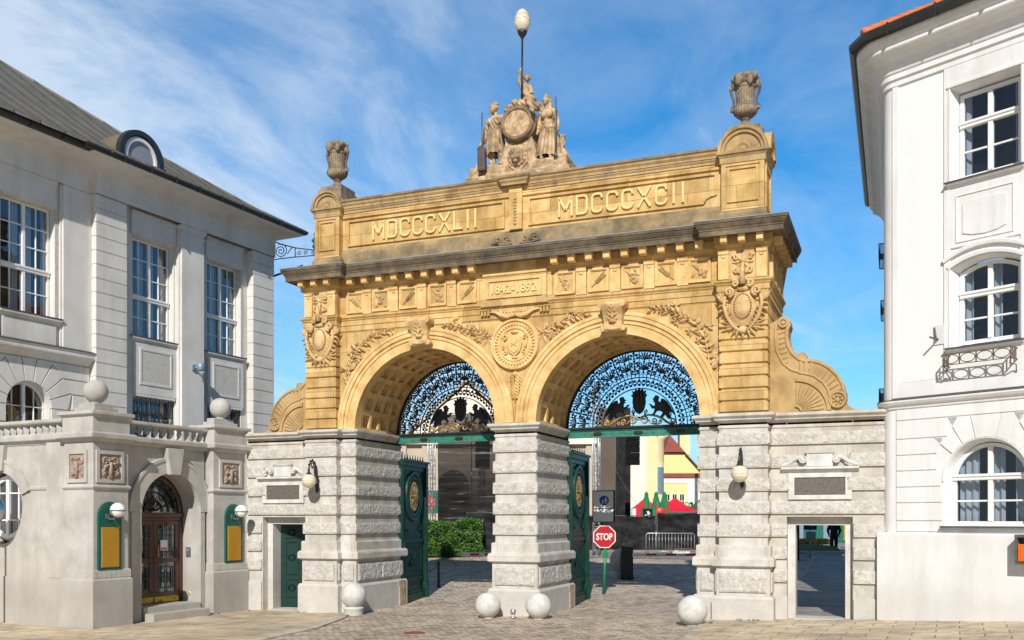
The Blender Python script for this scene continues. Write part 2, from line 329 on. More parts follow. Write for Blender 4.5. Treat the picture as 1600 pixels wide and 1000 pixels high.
    def sweep(s, path, prof, mi=0, closed=False, caps=True):  # prof (offset to the right of the path, z)
        rings = [[(x, y, z) for x, y in offset(path, o, closed)] for o, z in prof]
        n = len(path); vs = [p for r in rings for p in r]; fs = []
        for k in range(len(prof) - 1):
            for i in range(n if closed else n - 1):
                j = (i + 1) % n; fs.append((k * n + i, k * n + j, (k + 1) * n + j, (k + 1) * n + i))
        if caps and not closed and len(prof) > 2:
            fs += [tuple(k * n for k in range(len(prof))), tuple(k * n + n - 1 for k in range(len(prof) - 1, -1, -1))]
        s.add(vs, fs, mi)
    def rough(s, p0, p1, z0, z1, amp=.035, step=.075, mi=0, seed=0, bulge=.02):   # rough-hewn panel, outward = right of p0->p1
        dx, dy = p1[0] - p0[0], p1[1] - p0[1]; L = math.hypot(dx, dy)
        if L < 1e-4: return
        nx, ny = dy / L, -dx / L; nu = max(2, int(L / step)); nv = max(2, int((z1 - z0) / step))
        def g(u, v):
            e = min(1, min(u, 1 - u) * L / .05, min(v, 1 - v) * (z1 - z0) / .05)
            x = p0[0] + dx * u; y = p0[1] + dy * u; z = z0 + (z1 - z0) * v
            d = 0 if e <= 0 else bulge * e + amp * e * (noise.noise((x * 7 + seed, y * 7, z * 7)) + .7 * noise.noise((x * 17, y * 17 + seed, z * 17)))
            return (x + nx * d, y + ny * d, z)
        s.grid(g, nu, nv, mi, False)
    def parts(s, name, mats, parent=None, bevel=0, gap=.004):
        """one object for each cluster of touching pieces"""
        n = len(s.v); up = list(range(n))
        def find(a):
            while up[a] != a: up[a] = up[up[a]]; a = up[a]
            return a
        for f in s.f:
            r = find(f[0])
            for i in f[1:]: up[find(i)] = r
        isl = {}
        for i in range(n): isl.setdefault(find(i), []).append(i)
        bb = []
        for k, idx in isl.items():
            P = [s.v[i] for i in idx]; bb.append([k, [min(p[a] for p in P) - gap for a in range(3)], [max(p[a] for p in P) + gap for a in range(3)]])
        cl = list(range(len(bb)))
        def fc(a):
            while cl[a] != a: a = cl[a]
            return a
        for i in range(len(bb)):
            for j in range(i):
                if all(bb[i][1][a] <= bb[j][2][a] and bb[j][1][a] <= bb[i][2][a] for a in range(3)): cl[fc(i)] = fc(j)
        own = {b[0]: fc(i) for i, b in enumerate(bb)}; groups = {}
        for f, m_, sm in zip(s.f, s.m, s.s): groups.setdefault(own[find(f[0])], []).append((f, m_, sm))
        res = []
        for g in groups.values():
            q = MB(); mp_ = {}
            for f, m_, sm in g:
                for i in f:
                    if i not in mp_: mp_[i] = len(q.v); q.v.append(s.v[i])
                q.f.append([mp_[i] for i in f]); q.m.append(m_); q.s.append(sm)
            res.append(q.build(name, mats, parent, bevel))
        return res
    def build(s, name, mats, parent=None, bevel=0, loc=None):
        me = bpy.data.meshes.new(name); me.from_pydata(s.v, [], s.f); me.update()
        if isinstance(mats, str): mats = [mats]
        for k in mats: me.materials.append(MATS[k])
        me.polygons.foreach_set('material_index', s.m); me.polygons.foreach_set('use_smooth', s.s)
        o = bpy.data.objects.new(name, me); col.objects.link(o)
        if parent: o.parent = parent
        if loc: o.location = loc
        if bevel:
            b = o.modifiers.new('bevel', 'BEVEL'); b.width = bevel; b.segments = 2; b.limit_method = 'ANGLE'; b.angle_limit = R(50)
        return o

def offset(path, d, closed=False):
    n = len(path); res = []
    for i in range(n):
        if closed: a, b, c = path[i - 1], path[i], path[(i + 1) % n]
        else: a, b, c = path[max(0, i - 1)], path[i], path[min(n - 1, i + 1)]
        def nm(p, q):
            x, y = q[0] - p[0], q[1] - p[1]; L = math.hypot(x, y)
            return None if L < 1e-9 else (y / L, -x / L)
        n1, n2 = nm(a, b), nm(b, c); n1 = n1 or n2; n2 = n2 or n1
        k = 1 + n1[0] * n2[0] + n1[1] * n2[1]
        if k < .05: k = .05
        res.append((b[0] + d * (n1[0] + n2[0]) / k, b[1] + d * (n1[1] + n2[1]) / k))
    return res
def tag(o, label=None, cat=None, group=None, kind=None):
    if label: o['label'] = label
    if cat: o['category'] = cat
    if group: o['group'] = group
    if kind: o['kind'] = kind
    return o
def thing(name, label, cat, loc=(0, 0, 0), rot=0, group=None):
    o = bpy.data.objects.new(name, None); col.objects.link(o); o.location = loc; o.rotation_euler = (0, 0, rot)
    o.empty_display_size = .2
    return tag(o, label, cat, group)
def dup(o, loc=None, rot=None, label=None, parent=None):
    c = o.copy(); col.objects.link(c)
    if parent: c.parent = parent
    if loc is not None: c.location = loc
    if rot is not None: c.rotation_euler = (0, 0, rot)
    if label: c['label'] = label
    for ch in list(o.children): dup(ch, parent=c)
    return c
def text_poly(st, size, depth, cx, cz, y, w=None, bold=0.0, sx=1):
    """letters as (verts, faces) in the xz plane facing -y, centred on cx, cz"""
    cu = bpy.data.curves.new('t', 'FONT'); cu.body = st; cu.size = size; cu.extrude = depth / 2; cu.offset = bold; cu.resolution_u = 4
    cu.align_x = 'CENTER'
    ob = bpy.data.objects.new('t', cu); col.objects.link(ob)
    bpy.context.view_layer.update()
    ev = ob.evaluated_get(bpy.context.evaluated_depsgraph_get()); me = ev.to_mesh()
    vs = [tuple(v.co) for v in me.vertices]; fs = [tuple(p.vertices) for p in me.polygons]
    ev.to_mesh_clear(); bpy.data.objects.remove(ob); bpy.data.curves.remove(cu)
    x0 = min(v[0] for v in vs); x1 = max(v[0] for v in vs); z0 = min(v[1] for v in vs); z1 = max(v[1] for v in vs)
    k = (w / (x1 - x0)) if w else sx
    return [(cx + (v[0] - (x0 + x1) / 2) * k, y - v[2], cz + v[1] - (z0 + z1) / 2) for v in vs], fs
def remesh(mb, name, m, parent, vox=.02, fn=None, smooth=4):
    o = mb.build(name, m, None)
    md = o.modifiers.new('r', 'REMESH'); md.mode = 'VOXEL'; md.voxel_size = vox; md.use_smooth_shade = True
    sm = o.modifiers.new('s', 'SMOOTH'); sm.iterations = smooth; sm.factor = .5
    bpy.context.view_layer.update()
    me = bpy.data.meshes.new_from_object(o.evaluated_get(bpy.context.evaluated_depsgraph_get()))
    old = o.data; o.modifiers.clear(); o.data = me; bpy.data.meshes.remove(old)
    me.materials.clear(); me.materials.append(MATS[m])
    if fn:
        cs = [Vector(v.co) for v in me.vertices]; ns = [Vector(v.vector) for v in me.vertex_normals]
        me.vertices.foreach_set('co', [q for c, n in zip(cs, ns) for q in fn(c, n)]); me.update()
    for p in me.polygons: p.use_smooth = True
    me.name = name; o.parent = parent
    return o
def arcpts(cx, cz, r, a0, a1, n, sx=1): return [(cx + r * sx * math.cos(a0 + (a1 - a0) * i / n), cz + r * math.sin(a0 + (a1 - a0) * i / n)) for i in range(n + 1)]

def gz(x, y):                                                # ground height
    g = -.05 + .021 * max(-11, min(11, x)) * max(0, min(1, 1 - y / 18)) + .05 * max(0, min(y, 24) - 3)
    if x > 10: g += .085 * min(4, x - 10) * max(0, min(1, (6 - y) / 6))
    return g
# ================================================================== THE GATEWAY
gate = thing('monumental_gateway', 'golden sandstone gateway with two arches on rough granite piers, between the two pale buildings', 'gateway')
XC = 3.04; RI = 2.39; ZS = 5.62; D = 3.0
BANDS = [(4.76, 5.10), (4.15, 4.50), (3.53, 3.87), (2.92, 3.26), (2.31, 2.66)]
CAP = [(0, 5.20), (.03, 5.22), (.03, 5.27), (.0, 5.29), (.0, 5.36), (.05, 5.40), (.11, 5.43), (.11, 5.46), (.17, 5.51), (.19, 5.53), (.19, 5.60), (.0, 5.625)]
def pier(poly, seed, front_panels):
    mb = MB()
    sm, ro, wh = 0, 1, 2
    mb.prism(poly, -.6, 5.615, sm)
    mb.prism(offset(poly, .17, True), -.6, .62, wh)
    mb.sweep(poly, [(.17, .62), (.17, .66), (.13, .73), (.06, .731)], wh, True)
    mb.prism(offset(poly, .07, True), .70, 1.50, sm)
    mb.sweep(poly, [(.07, 1.48), (.12, 1.50), (.18, 1.53), (.18, 1.70), (.15, 1.76), (.10, 1.78), (.09, 1.80), (.09, 2.06), (.05, 2.085), (0, 2.09)], sm, True)
    n = len(poly); op = offset(poly, .075, True)
    for i in range(n):                                        # rough panel in the pedestal block
        a, b = op[i], op[(i + 1) % n]; L = math.hypot(b[0] - a[0], b[1] - a[1])
        if L < .2: continue
        q = min(.1, L * .25) / L; pa = (a[0] + (b[0] - a[0]) * q, a[1] + (b[1] - a[1]) * q); pb = (b[0] - (b[0] - a[0]) * q, b[1] - (b[1] - a[1]) * q)
        e = .03; nx, ny = (b[1] - a[1]) / L * e, -(b[0] - a[0]) / L * e
        k = max(1, round(L / 1.3))
        for j in range(k):
            s0, s1 = j / k, (j + 1) / k - (.006 if j < k - 1 else 0)
            c = lambda t: (pa[0] + (pb[0] - pa[0]) * t + nx, pa[1] + (pb[1] - pa[1]) * t + ny)
            P, Q = c(s0), c(s1)
            mb.rough(P, Q, .83, 1.38, .014, .045, ro, seed + i + j * 3)
            iP, iQ = (P[0] - nx, P[1] - ny), (Q[0] - nx, Q[1] - ny)
            mb.add([(*P, .83), (*Q, .83), (*Q, 1.38), (*P, 1.38), (*iP, .83), (*iQ, .83), (*iQ, 1.38), (*iP, 1.38)], [(0, 4, 5, 1), (1, 5, 6, 2), (2, 6, 7, 3), (3, 7, 4, 0)], sm)
    for bi, (z0, z1) in enumerate(BANDS):                     # rough-hewn courses
        bp = offset(poly, .055, True)
        mb.prism(bp, z0, z1, sm)
        for i in range(n):
            a, b = bp[i], bp[(i + 1) % n]
            mb.rough(a, b, z0 + .012, z1 - .012, .013, .045, ro, seed + bi * 5 + i, .010)
    mb.sweep(poly, CAP, sm, True)
    return mb
PR = [(5.43, 0), (5.99, 0), (5.99, -.25), (7.27, -.25), (7.27, D), (5.43, D)]
PL = [(-x if x < 7 else -7.13, y) for x, y in PR][::-1]
PC = [(-.65, 0), (.65, 0), (.65, D), (-.65, D)]
for poly, sd in ((PL, 1), (PC, 40), (PR, 80)):
    pier(poly, sd, None).build('pier', ['granite', 'granite_rough', 'granite_white'], gate, bevel=.008)
mb = MB()                                                     # iron-stained guard stones at the back of the piers
for x, s in ((-5.43, 1), (.65, 1)):
    mb.cbox(x + .155, x + .20, 2.55, 2.95, -.3, .5); mb.cbox(x + .14, x + .19, 2.5, 3.0, .5, .69)
mb.parts('guard_stone', 'rust_stain', gate)

# ---- wing walls with the little doorways
def wing(sx, x1, name):
    mb = MB(); fx = lambda x: x * sx if sx > 0 else -(x - .35)
    def bx(a, b, y0, y1, z0, z1, mi=0):
        a, b = sorted((fx(a), fx(b))); mb.box(a, b, y0, y1, z0, z1, mi)
    def rg(a, b, y, z0, z1, sd=0):
        a, b = sorted((fx(a), fx(b)))
        mb.box(a, b, y, y + .1, z0, z1, 0); mb.rough((a, y), (b, y), z0 + .012, z1 - .012, .013, .045, 1, sd, .010)
    x0 = 7.2 if sx > 0 else 7.4; d0, d1 = 7.72, 9.38; y0, y1 = .12, .95
    bx(x0, d0, y0, y1, -.6, 5.4); bx(d1, x1, y0, y1, -.6, 5.4); bx(d0, d1, y0, y1, 2.84, 5.4)
    # stone door frame set back in the opening
    bx(d0, d0 + .20, y0 + .28, y1 - .1, -.6, 2.62, 2); bx(d1 - .20, d1, y0 + .28, y1 - .1, -.6, 2.62, 2); bx(d0, d1, y0 + .28, y1 - .1, 2.62, 2.838, 2)
    bx(d0 + .20, d1 - .20, y0 - .05, y1, -.6, gz(fx(8.5), .3) + .03, 2)
    rg(x0, x1, y0 - .06, 4.76, 5.10, 5); rg(x0, x1, y0 - .06, 2.92, 3.26, 9)
    rg(x0, 7.98, y0 - .06, 4.15, 4.50, 11); rg(9.3, x1, y0 - .06, 4.15, 4.50, 12)
    rg(x0, 7.78, y0 - .06, 3.53, 3.87, 13); rg(9.25, x1 - .02, y0 - .06, 3.53, 3.87, 14)
    for k, (a, b) in enumerate(((2.31, 2.66), (1.72, 2.05), (1.10, 1.45))):
        rg(x0, d0 + .02, y0 - .06, a, b, 20 + k); rg(d1 + .02, x1 - .02, y0 - .06, a, b, 30 + k)
    bx(x0, d0 + .02, y0 - .06, y0 + .1, -.6, .72, 2); bx(d1 + .02, x1 - .02, y0 - .06, y0 + .1, -.6, .72, 2)
    path = [(fx(x0), y0), (fx(x1), y0)] if sx > 0 else [(fx(x1), y0), (fx(x0), y0)]
    mb.sweep(path, [(0, 5.2), (.03, 5.22), (.03, 5.27), (0, 5.29), (0, 5.36), (.05, 5.40), (.11, 5.43), (.11, 5.46), (.17, 5.51), (.19, 5.53), (.19, 5.60), (0, 5.625), (-.8, 5.63)], 0)
    o = mb.build(name, ['granite', 'granite_rough', 'granite_white'], gate, bevel=.008)
    # name plaque, its frame and scrolled pediment
    mb = MB(); mb.M = Matrix.Translation((fx(8.56), y0, 0))
    for a, b, c, d in ((-.80, .80, 3.30, 3.42), (-.80, .80, 3.88, 4.00), (-.80, -.64, 3.42, 3.88), (.64, .80, 3.42, 3.88)): mb.box(a, b, -.06, .02, c, d)
    mb.sweep([(-.98, 0), (.98, 0)], [(0, 4.02), (.05, 4.04), (.09, 4.09), (.14, 4.10), (.14, 4.16), (0, 4.17)])
    mb.box(-.33, .33, -.09, .05, 4.17, 4.50); mb.sweep([(-.36, -.02), (.36, -.02)], [(.05, 4.50), (.10, 4.52), (.12, 4.58), (0, 4.585)])
    for q in (-1, 1):
        pts = [(q * .97, -.06, 4.20), (q * .86, -.06, 4.22), (q * .72, -.07, 4.28), (q * .60, -.08, 4.38), (q * .50, -.09, 4.42), (q * .42, -.09, 4.40)]
        mb.tube(pts, [.03, .045, .055, .06, .06, .05], 8)
        mb.tube([(q * x, -.05, z) for x, z in ((.92, 4.19), (.74, 4.21), (.62, 4.27))], [.03, .05, .03], 8)
        mb.ring(q * .42, 4.36, [(0, -.15), (.05, -.15), (.06, -.11), (.075, -.14), (.10, -.14), (.11, -.02)], 0, 2 * PI, 18)
    pf = mb.build('pediment', ['granite_white'], o, bevel=.006)
    mb = MB(); mb.M = Matrix.Translation((fx(8.56), y0, 0)); mb.cbox(-.638, .638, -.03, .03, 3.422, 3.878, .012)
    mb.build('plaque', ['red_granite'], o)
    return o
wing(1, 10.32, 'wing_wall'); wl = wing(-1, 9.97, 'wing_wall')
mb = MB()                                                     # small green door standing in the left wing
mb.M = Matrix.Translation((-8.81, .82, 0)) @ Matrix.Rotation(R(30), 4, 'Z')
mb.box(0, 1.26, 0, .05, gz(-8.5, .3) + .04, 2.60)
for z0, z1 in ((.15, .78), (.92, 2.05), (2.15, 2.5)):
    for a, b in ((.14, .58), (.68, 1.12)):
        mb.ring((a + b) / 2, (z0 + z1) / 2, [], 0, 1) if False else None
        for p in ((a, b, z0, z0 + .05), (a, b, z1 - .05, z1), (a, a + .05, z0 + .05, z1 - .05), (b - .05, b, z0 + .05, z1 - .05)): mb.box(p[0], p[1], -.035, .001, p[2], p[3])
        mb.ring((a + b) / 2, (z0 + z1) / 2, [(0, -.05), (.06, -.05), (.07, -.02), (.10, -.04), (.13, -.001)], 0, 2 * PI, 16)
dl = mb.build('wing_door', ['door_green'], gate)
tag(dl, 'dark green panelled door in the left wing doorway')

# ---- arch wall: spandrels, jamb reveals, coffered vaults
mb = MB()
def archfill(xc, ra, rb, y, top, n=48, x0=None, x1=None, flip=False):
    """wall between circle ra around xc and the straight edge z=top"""
    vs = []; fs = []
    for i in range(n + 1):
        a = PI - PI * i / n; x = xc + ra * math.cos(a)
        vs += [(x, y, ZS + ra * math.sin(a)), (x, y, top)]
    for i in range(n):
        q = (2 * i, 2 * i + 2, 2 * i + 3, 2 * i + 1); fs.append(q[::-1] if flip else q)
    mb.add(vs, fs)
for sx in (-1, 1):
    archfill(sx * XC, RI, None, 0, 8.75); archfill(sx * XC, RI, None, D, 8.75, flip=True)
    xo = sx * 6.02; a, b = sorted((sx * (XC + RI), xo))
    for y in (0, D): mb.add([(a, y, 5.6), (b, y, 5.6), (b, y, 8.75), (a, y, 8.75)], [(0, 1, 2, 3) if y == 0 else (3, 2, 1, 0)])
for y in (0, D): mb.add([(-.65, y, 5.6), (.65, y, 5.6), (.65, y, 8.75), (-.65, y, 8.75)], [(0, 1, 2, 3) if y == 0 else (3, 2, 1, 0)])
mb.box(-6.02, 6.02, .02, D - .02, 8.70, 10.4)
wallo = mb.build('arch_wall', ['sandstone'], gate)
for sx in (-1, 1):
    mb = MB(); xc = sx * XC; NA, NY = 13, 4; ys = [.34 + (2.62 - .34) * k / NY for k in range(NY + 1)]
    def pt(r, a, y): return (xc + r * math.cos(a), y, ZS + r * math.sin(a))
    A = [PI * i / 52 for i in range(53)]
    for y0, y1 in ((0, ys[0]), (ys[-1], D)):
        mb.add([pt(RI, a, y) for a in A for y in (y0, y1)], [(2 * i, 2 * i + 1, 2 * i + 3, 2 * i + 2) for i in range(52)], 0, True)
    for ia in range(NA):
        for iy in range(NY):
            a0, a1 = PI * ia / NA, PI * (ia + 1) / NA; y0, y1 = ys[iy], ys[iy + 1]
            def loop(ma, my, r):
                return [pt(r, a0 + ma, y0 + my), pt(r, a1 - ma, y0 + my), pt(r, a1 - ma, y1 - my), pt(r, a0 + ma, y1 - my)]
            L = [loop(0, 0, RI), loop(.037, .085, RI), loop(.037, .085, RI + .13), loop(.062, .145, RI + .13), loop(.062, .145, RI + .26)]
            vs = [p for l in L for p in l]; fs = []
            for k in range(4):
                for i in range(4): j = (i + 1) % 4; fs.append((k * 4 + j, k * 4 + i, k * 4 + 4 + i, k * 4 + 4 + j))
            fs.append((19, 18, 17, 16)); mb.add(vs, fs)
    mb.build('coffered_vault', ['sandstone_plain'], gate)
    mb = MB()                                                 # archivolt
    mb.ring(xc, ZS, [(RI, .0), (RI, -.05), (2.66, -.05), (2.67, -.085), (2.74, -.085), (2.75, -.06), (2.78, -.06), (2.79, -.11), (2.90, -.11), (2.91, -.135), (2.985, -.135), (3.01, -.10), (3.018, .0)], 0, PI, 72)
    mb.build('archivolt', ['sandstone_plain'], gate)
    mb = MB()                                                 # leaf-carved keystone
    mb.M = Matrix.Translation((xc, 0, 0))
    P = lambda v: (.245 + .06 * v)
    prof = [(8.02, -.12), (8.05, -.25), (8.12, -.32), (8.20, -.33), (8.26, -.28), (8.34, -.27), (8.5, -.33), (8.66, -.42), (8.78, -.47), (8.86, -.44), (8.90, -.36)]
    vs = []
    for z, y in prof:
        w = P((z - 8) / .9); vs += [(-w, 0, z), (-w, y, z), (w, y, z), (w, 0, z)]
    fs = [(4 * i + k, 4 * i + k + 1, 4 * i + k + 5, 4 * i + k + 4) for i in range(len(prof) - 1) for k in range(3)] + [(3, 2, 1, 0), tuple(range(4 * len(prof) - 4, 4 * len(prof)))]
    mb.add(vs, fs)
    for q in (-1, 1):
        mb.tube([(q * .29, -.1, 8.12), (q * .29, -.3, 8.14)], .085, 12); mb.tube([(q * .30, -.05, 8.80), (q * .30, -.44, 8.80)], .10, 12)
        for k in range(4): mb.leaf(q * .03, 8.36 + k * .10, .25, .12, (PI / 2 - q * (.95 - k * .18)), -.29 - .045 * k, .05)
    mb.leaf(0, 8.34, .42, .14, PI / 2, -.34, .07); mb.blob(0, 8.33, .12, .07, -.28, .12); mb.blob(0, 8.12, .16, .05, -.32, .04)
    mb.build('keystone', ['relief_sand'], gate, bevel=.006)

# ---- end blocks (banded pilasters) and their returns
for sx in (-1, 1):
    mb = MB(); a, b = sorted((sx * 5.99, sx * (7.27 if sx > 0 else 7.12)))
    mb.box(a + .055, b - .055, -.195, D - .055, 5.6, 10.3)
    zs = [5.62, 5.93, 6.26, 6.59, 6.92, 7.25, 7.57, 7.90, 8.24, 8.57, 8.75]
    P = [(a, -.25), (b, -.25), (b, D), (a, D)]
    for z0, z1 in zip(zs, zs[1:]):
        mb.sweep(P, [(-.06, z0 + .0), (-.06, z0 + .022), (0, z0 + .055), (0, z1 - .018), (-.06, z1 - .004)], 0, True)
    mb.build('banded_pilaster', ['sandstone'], gate)

# ---- entablature
EP = [(-7.12, D), (-7.12, -.25), (-5.99, -.25), (-5.99, 0), (5.99, 0), (5.99, -.25), (7.27, -.25), (7.27, D)]
mb = MB()
mb.sweep(EP, [(0, 8.70), (.03, 8.72), (.03, 8.88), (.055, 8.89), (.055, 9.03), (.085, 9.06), (.085, 9.08), (.13, 9.13), (.13, 9.18), (.0, 9.21)], 0)
mb.sweep(EP, [(0, 9.2), (0, 9.98), (.04, 10.0), (.04, 10.05), (.10, 10.12), (.12, 10.12), (.12, 10.33), (.2, 10.335)], 0)
mb.box(-7.05, 7.2, 0.02, D, 9.2, 10.45)
mb.box(-1.0, 1.0, -.11, .1, 9.19, 10.34); mb.box(-1.06, 1.06, -.15, 0, 9.08, 9.2)
for q in (-1, 1):                                             # drops under the centre tablet
    for k in range(3): mb.box(q * .93 + (k - 1) * .1 - .035, q * .93 + (k - 1) * .1 + .035, -.12, 0, 8.82, 8.97)
    mb.box(q * .93 - .17, q * .93 + .17, -.14, 0, 8.97, 9.0)
ent = mb.build('entablature', ['sandstone'], gate)
mb = MB()
mb.sweep([(-1, -.112), (1, -.112)], [(0, 9.96), (.04, 9.98), (.04, 10.02), (0, 10.04)])
for a, b, c, d in ((-.86, .86, 9.30, 9.36), (-.86, .86, 9.80, 9.86), (-.86, -.80, 9.36, 9.80), (.80, .86, 9.36, 9.80)): mb.box(a, b, -.15, -.10, c, d)
mb.build('date_tablet', ['sandstone_plain'], ent)
mb = MB(); vs, fs = text_poly('1842-1892', .36, .05, 0.0, 9.57, -.125, w=1.42, bold=.006); mb.add(vs, fs); mb.build('date_numerals', ['letter_gold'], ent)
mb = MB()                                                     # modillions
xs = [1.30 + .52 * k for k in range(9)]
for sx in (-1, 1):
    for x in xs: x *= sx; mb.cbox(x - .10, x + .10, -.36, -.1, 10.12, 10.27, .015); mb.cbox(x - .115, x + .115, -.39, -.1, 10.262, 10.326, .006)
    for k in range(3): x = sx * (6.16 + .47 * k); mb.cbox(x - .09, x + .09, -.61, -.35, 10.13, 10.326, .015)
    for k in range(6):
        y = .1 + .5 * k; a, b = sorted((sx * (7.37 if sx > 0 else 7.22), sx * (7.62 if sx > 0 else 7.47))); mb.box(a, b, y - .1, y + .1, 10.12, 10.325)
    pass
mb.parts('modillion', ['sandstone_plain'], ent, 0, -.004)
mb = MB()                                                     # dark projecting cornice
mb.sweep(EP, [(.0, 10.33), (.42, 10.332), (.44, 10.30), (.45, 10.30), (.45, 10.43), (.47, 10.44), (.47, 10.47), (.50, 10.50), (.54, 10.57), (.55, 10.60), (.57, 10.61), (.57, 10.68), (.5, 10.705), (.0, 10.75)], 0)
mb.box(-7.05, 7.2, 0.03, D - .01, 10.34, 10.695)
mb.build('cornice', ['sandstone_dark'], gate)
mb = MB(); mb.sweep(EP, [(.580, 10.675), (.582, 10.70), (.5, 10.722), (.02, 10.765)]); mb.build('lead_flashing', ['lead'], gate)
# frieze panels with barley ears and hop sprays
mb = MB(); mp = MB()
def ear(mb, cx, cz, y, ang, L=.46):
    ca, sa = math.cos(ang), math.sin(ang)
    mb.tube([(cx - ca * L * .6, y - .01, cz - sa * L * .6), (cx + ca * L * .2, y - .02, cz + sa * L * .2)], .012, 5)
    for k in range(7):
        t = -.28 + .11 * k
        for q in (-1, 1): mb.leaf(cx + ca * L * t - sa * .015 * q, cz + sa * L * t + ca * .015 * q, .13, .05, ang + q * .45, y, .035)
def hop(mb, cx, cz, y, sd):
    r2 = random.Random(sd)
    mb.tube([(cx - .2, y - .01, cz + .18), (cx - .05, y - .02, cz + .03), (cx + .05, y - .02, cz - .1)], .012, 5)
    for k in range(7):
        a = r2.uniform(0, 2 * PI); mb.leaf(cx + r2.uniform(-.13, .11), cz + r2.uniform(-.14, .13), .17, .10, a, y, .04)
    for k in range(3):
        mb.blob(cx + r2.uniform(-.02, .16), cz + r2.uniform(-.18, .02), .06, .075, y, .05, 0)
for sx in (-1, 1):
    k = 0
    for x in (1.55, 2.55, 3.54, 4.50, 5.42):
        X = sx * x; w = .31
        for a, b, c, d in ((-w, w, 9.27, 9.33), (-w, w, 9.88, 9.94), (-w, -w + .06, 9.33, 9.88), (w - .06, w, 9.33, 9.88)): mb.box(X + a, X + b, -.055, .01, c, d)
        for a, b, c, d in ((-w + .06, w - .06, 9.33, 9.355), (-w + .06, w - .06, 9.855, 9.88), (-w + .06, -w + .085, 9.355, 9.855), (w - .085, w - .06, 9.355, 9.855)): mb.box(X + a, X + b, -.03, .01, c, d)
        if (k % 2 == 0) == (sx > 0): hop(mp, X, 9.6, -.004, int(x * 10) + sx)
        else: ear(mp, X, 9.6, -.004, (.75 if (k // 2) % 2 == 0 else PI - .75) if sx > 0 else (.8 if k in (0, 2) else PI - .75))
        k += 1
    for x in (2.05, 3.05, 4.03, 4.97):
        X = sx * x; mb.box(X - .15, X + .15, -.09, .01, 9.21, 9.86)
        mb.sweep([(X - .15, 0), (X + .15, 0)], [(.09, 9.85), (.12, 9.88), (.12, 9.95), (.14, 9.97), (0, 9.98)])
        mb.ring(X, 9.83, [(.0, -.125), (.05, -.12), (.07, -.09)], PI, 2 * PI, 10)
    for x in (6.12, 7.12 if sx > 0 else 6.97):
        X = sx * x; mb.box(X - .14, X + .14, -.33, -.2, 9.21, 9.86)
        mb.sweep([(X - .14, -.25), (X + .14, -.25)], [(.08, 9.85), (.11, 9.88), (.11, 9.95), (.13, 9.97), (0, 9.98)])
        mb.ring(X, 9.83, [(.0, -.365), (.05, -.36), (.07, -.33)], PI, 2 * PI, 10)
    a, b = sorted((sx * (7.25 if sx > 0 else 7.10), sx * (7.36 if sx > 0 else 7.21)))
    for k in range(4): mb.box(a, b, .15 + .75 * k, .45 + .75 * k, 9.21, 9.9)
mb.parts('frieze_panel', ['sandstone_plain'], ent); mp.parts('hop_and_barley_relief', ['sandstone_worn'], ent, 0, .03)

# ---- attic
mb = MB(); AP = [(-6.02, .06), (6.02, .06)]
mb.sweep(AP, [(.02, 10.70), (.02, 11.20), (-.01, 11.28), (-.04, 11.33)], 0); mb.box(-6.02, 6.02, .10, 1.25, 10.6, 11.33)
for sx in (-1, 1):
    a, b = (6.0, 7.2) if sx > 0 else (-6.88, -5.93); mb.sweep([(a, 1.3), (a, -.12), (b, -.12), (b, 1.3)], [(.05, 10.66), (.05, 11.0), (.0, 11.1)]); mb.box(a, b, -.11, 1.3, 10.6, 11.1)
for q in (-1, 1):                                             # low scrolls at the centre
    mb.spiral(q * .58, 11.06, .02, .15, 1.6, 0, .03, .036, q); mb.spiral(q * .27, 11.03, .02, .12, 1.4, 0, .03, .033, -q); mb.tube([(q * .78, .03, 10.98), (q * .45, .03, 10.91), (q * .12, .03, 10.93)], .036, 6)
mb.build('attic_base', ['weathered_base'], gate)
mb = MB(); mb.box(-6.02, 6.02, .10, 1.2, 11.3, 12.45)
def panel(x0, x1, z0, z1, nx):
    t = .055
    mb.box(x0, x1, .045, .11, z1 - t, z1)
    mb.box(x0, x1, .045, .11, z0 + .0, z0 + t) if not nx else mb.box(x0 + (.35 if nx < 0 else 0), x1 - (.35 if nx > 0 else 0), .045, .11, z0, z0 + t)
    mb.box(x0, x0 + t, .045, .11, z0 + (.22 if nx < 0 else t), z1 - t); mb.box(x1 - t, x1, .045, .11, z0 + (.22 if nx > 0 else t), z1 - t)
    for q in ((-1,) if nx < 0 else (1,)) if nx else ():
        xx = x0 if q < 0 else x1
        pts = [(xx - q * (.0 + .035), .075, z0 + .22), (xx - q * .18, .07, z0 + .20), (xx - q * .30, .07, z0 + .13), (xx - q * .35, .075, z0 + .03)]
        mb.tube(pts, .03, 6)
panel(-5.75, -.38, 11.42, 12.24, 0); panel(.38, 5.88, 11.42, 12.24, 1)
mb.sweep(AP, [(-.04, 12.30), (.02, 12.32), (.02, 12.37), (-.0, 12.38), (-.0, 12.46)], 0)
mb.box(-.2, .2, -.02, .2, 11.33, 12.66)
for k in range(9): mb.blob(0, 11.50 + k * .09, .06, .05, -.02, .05)
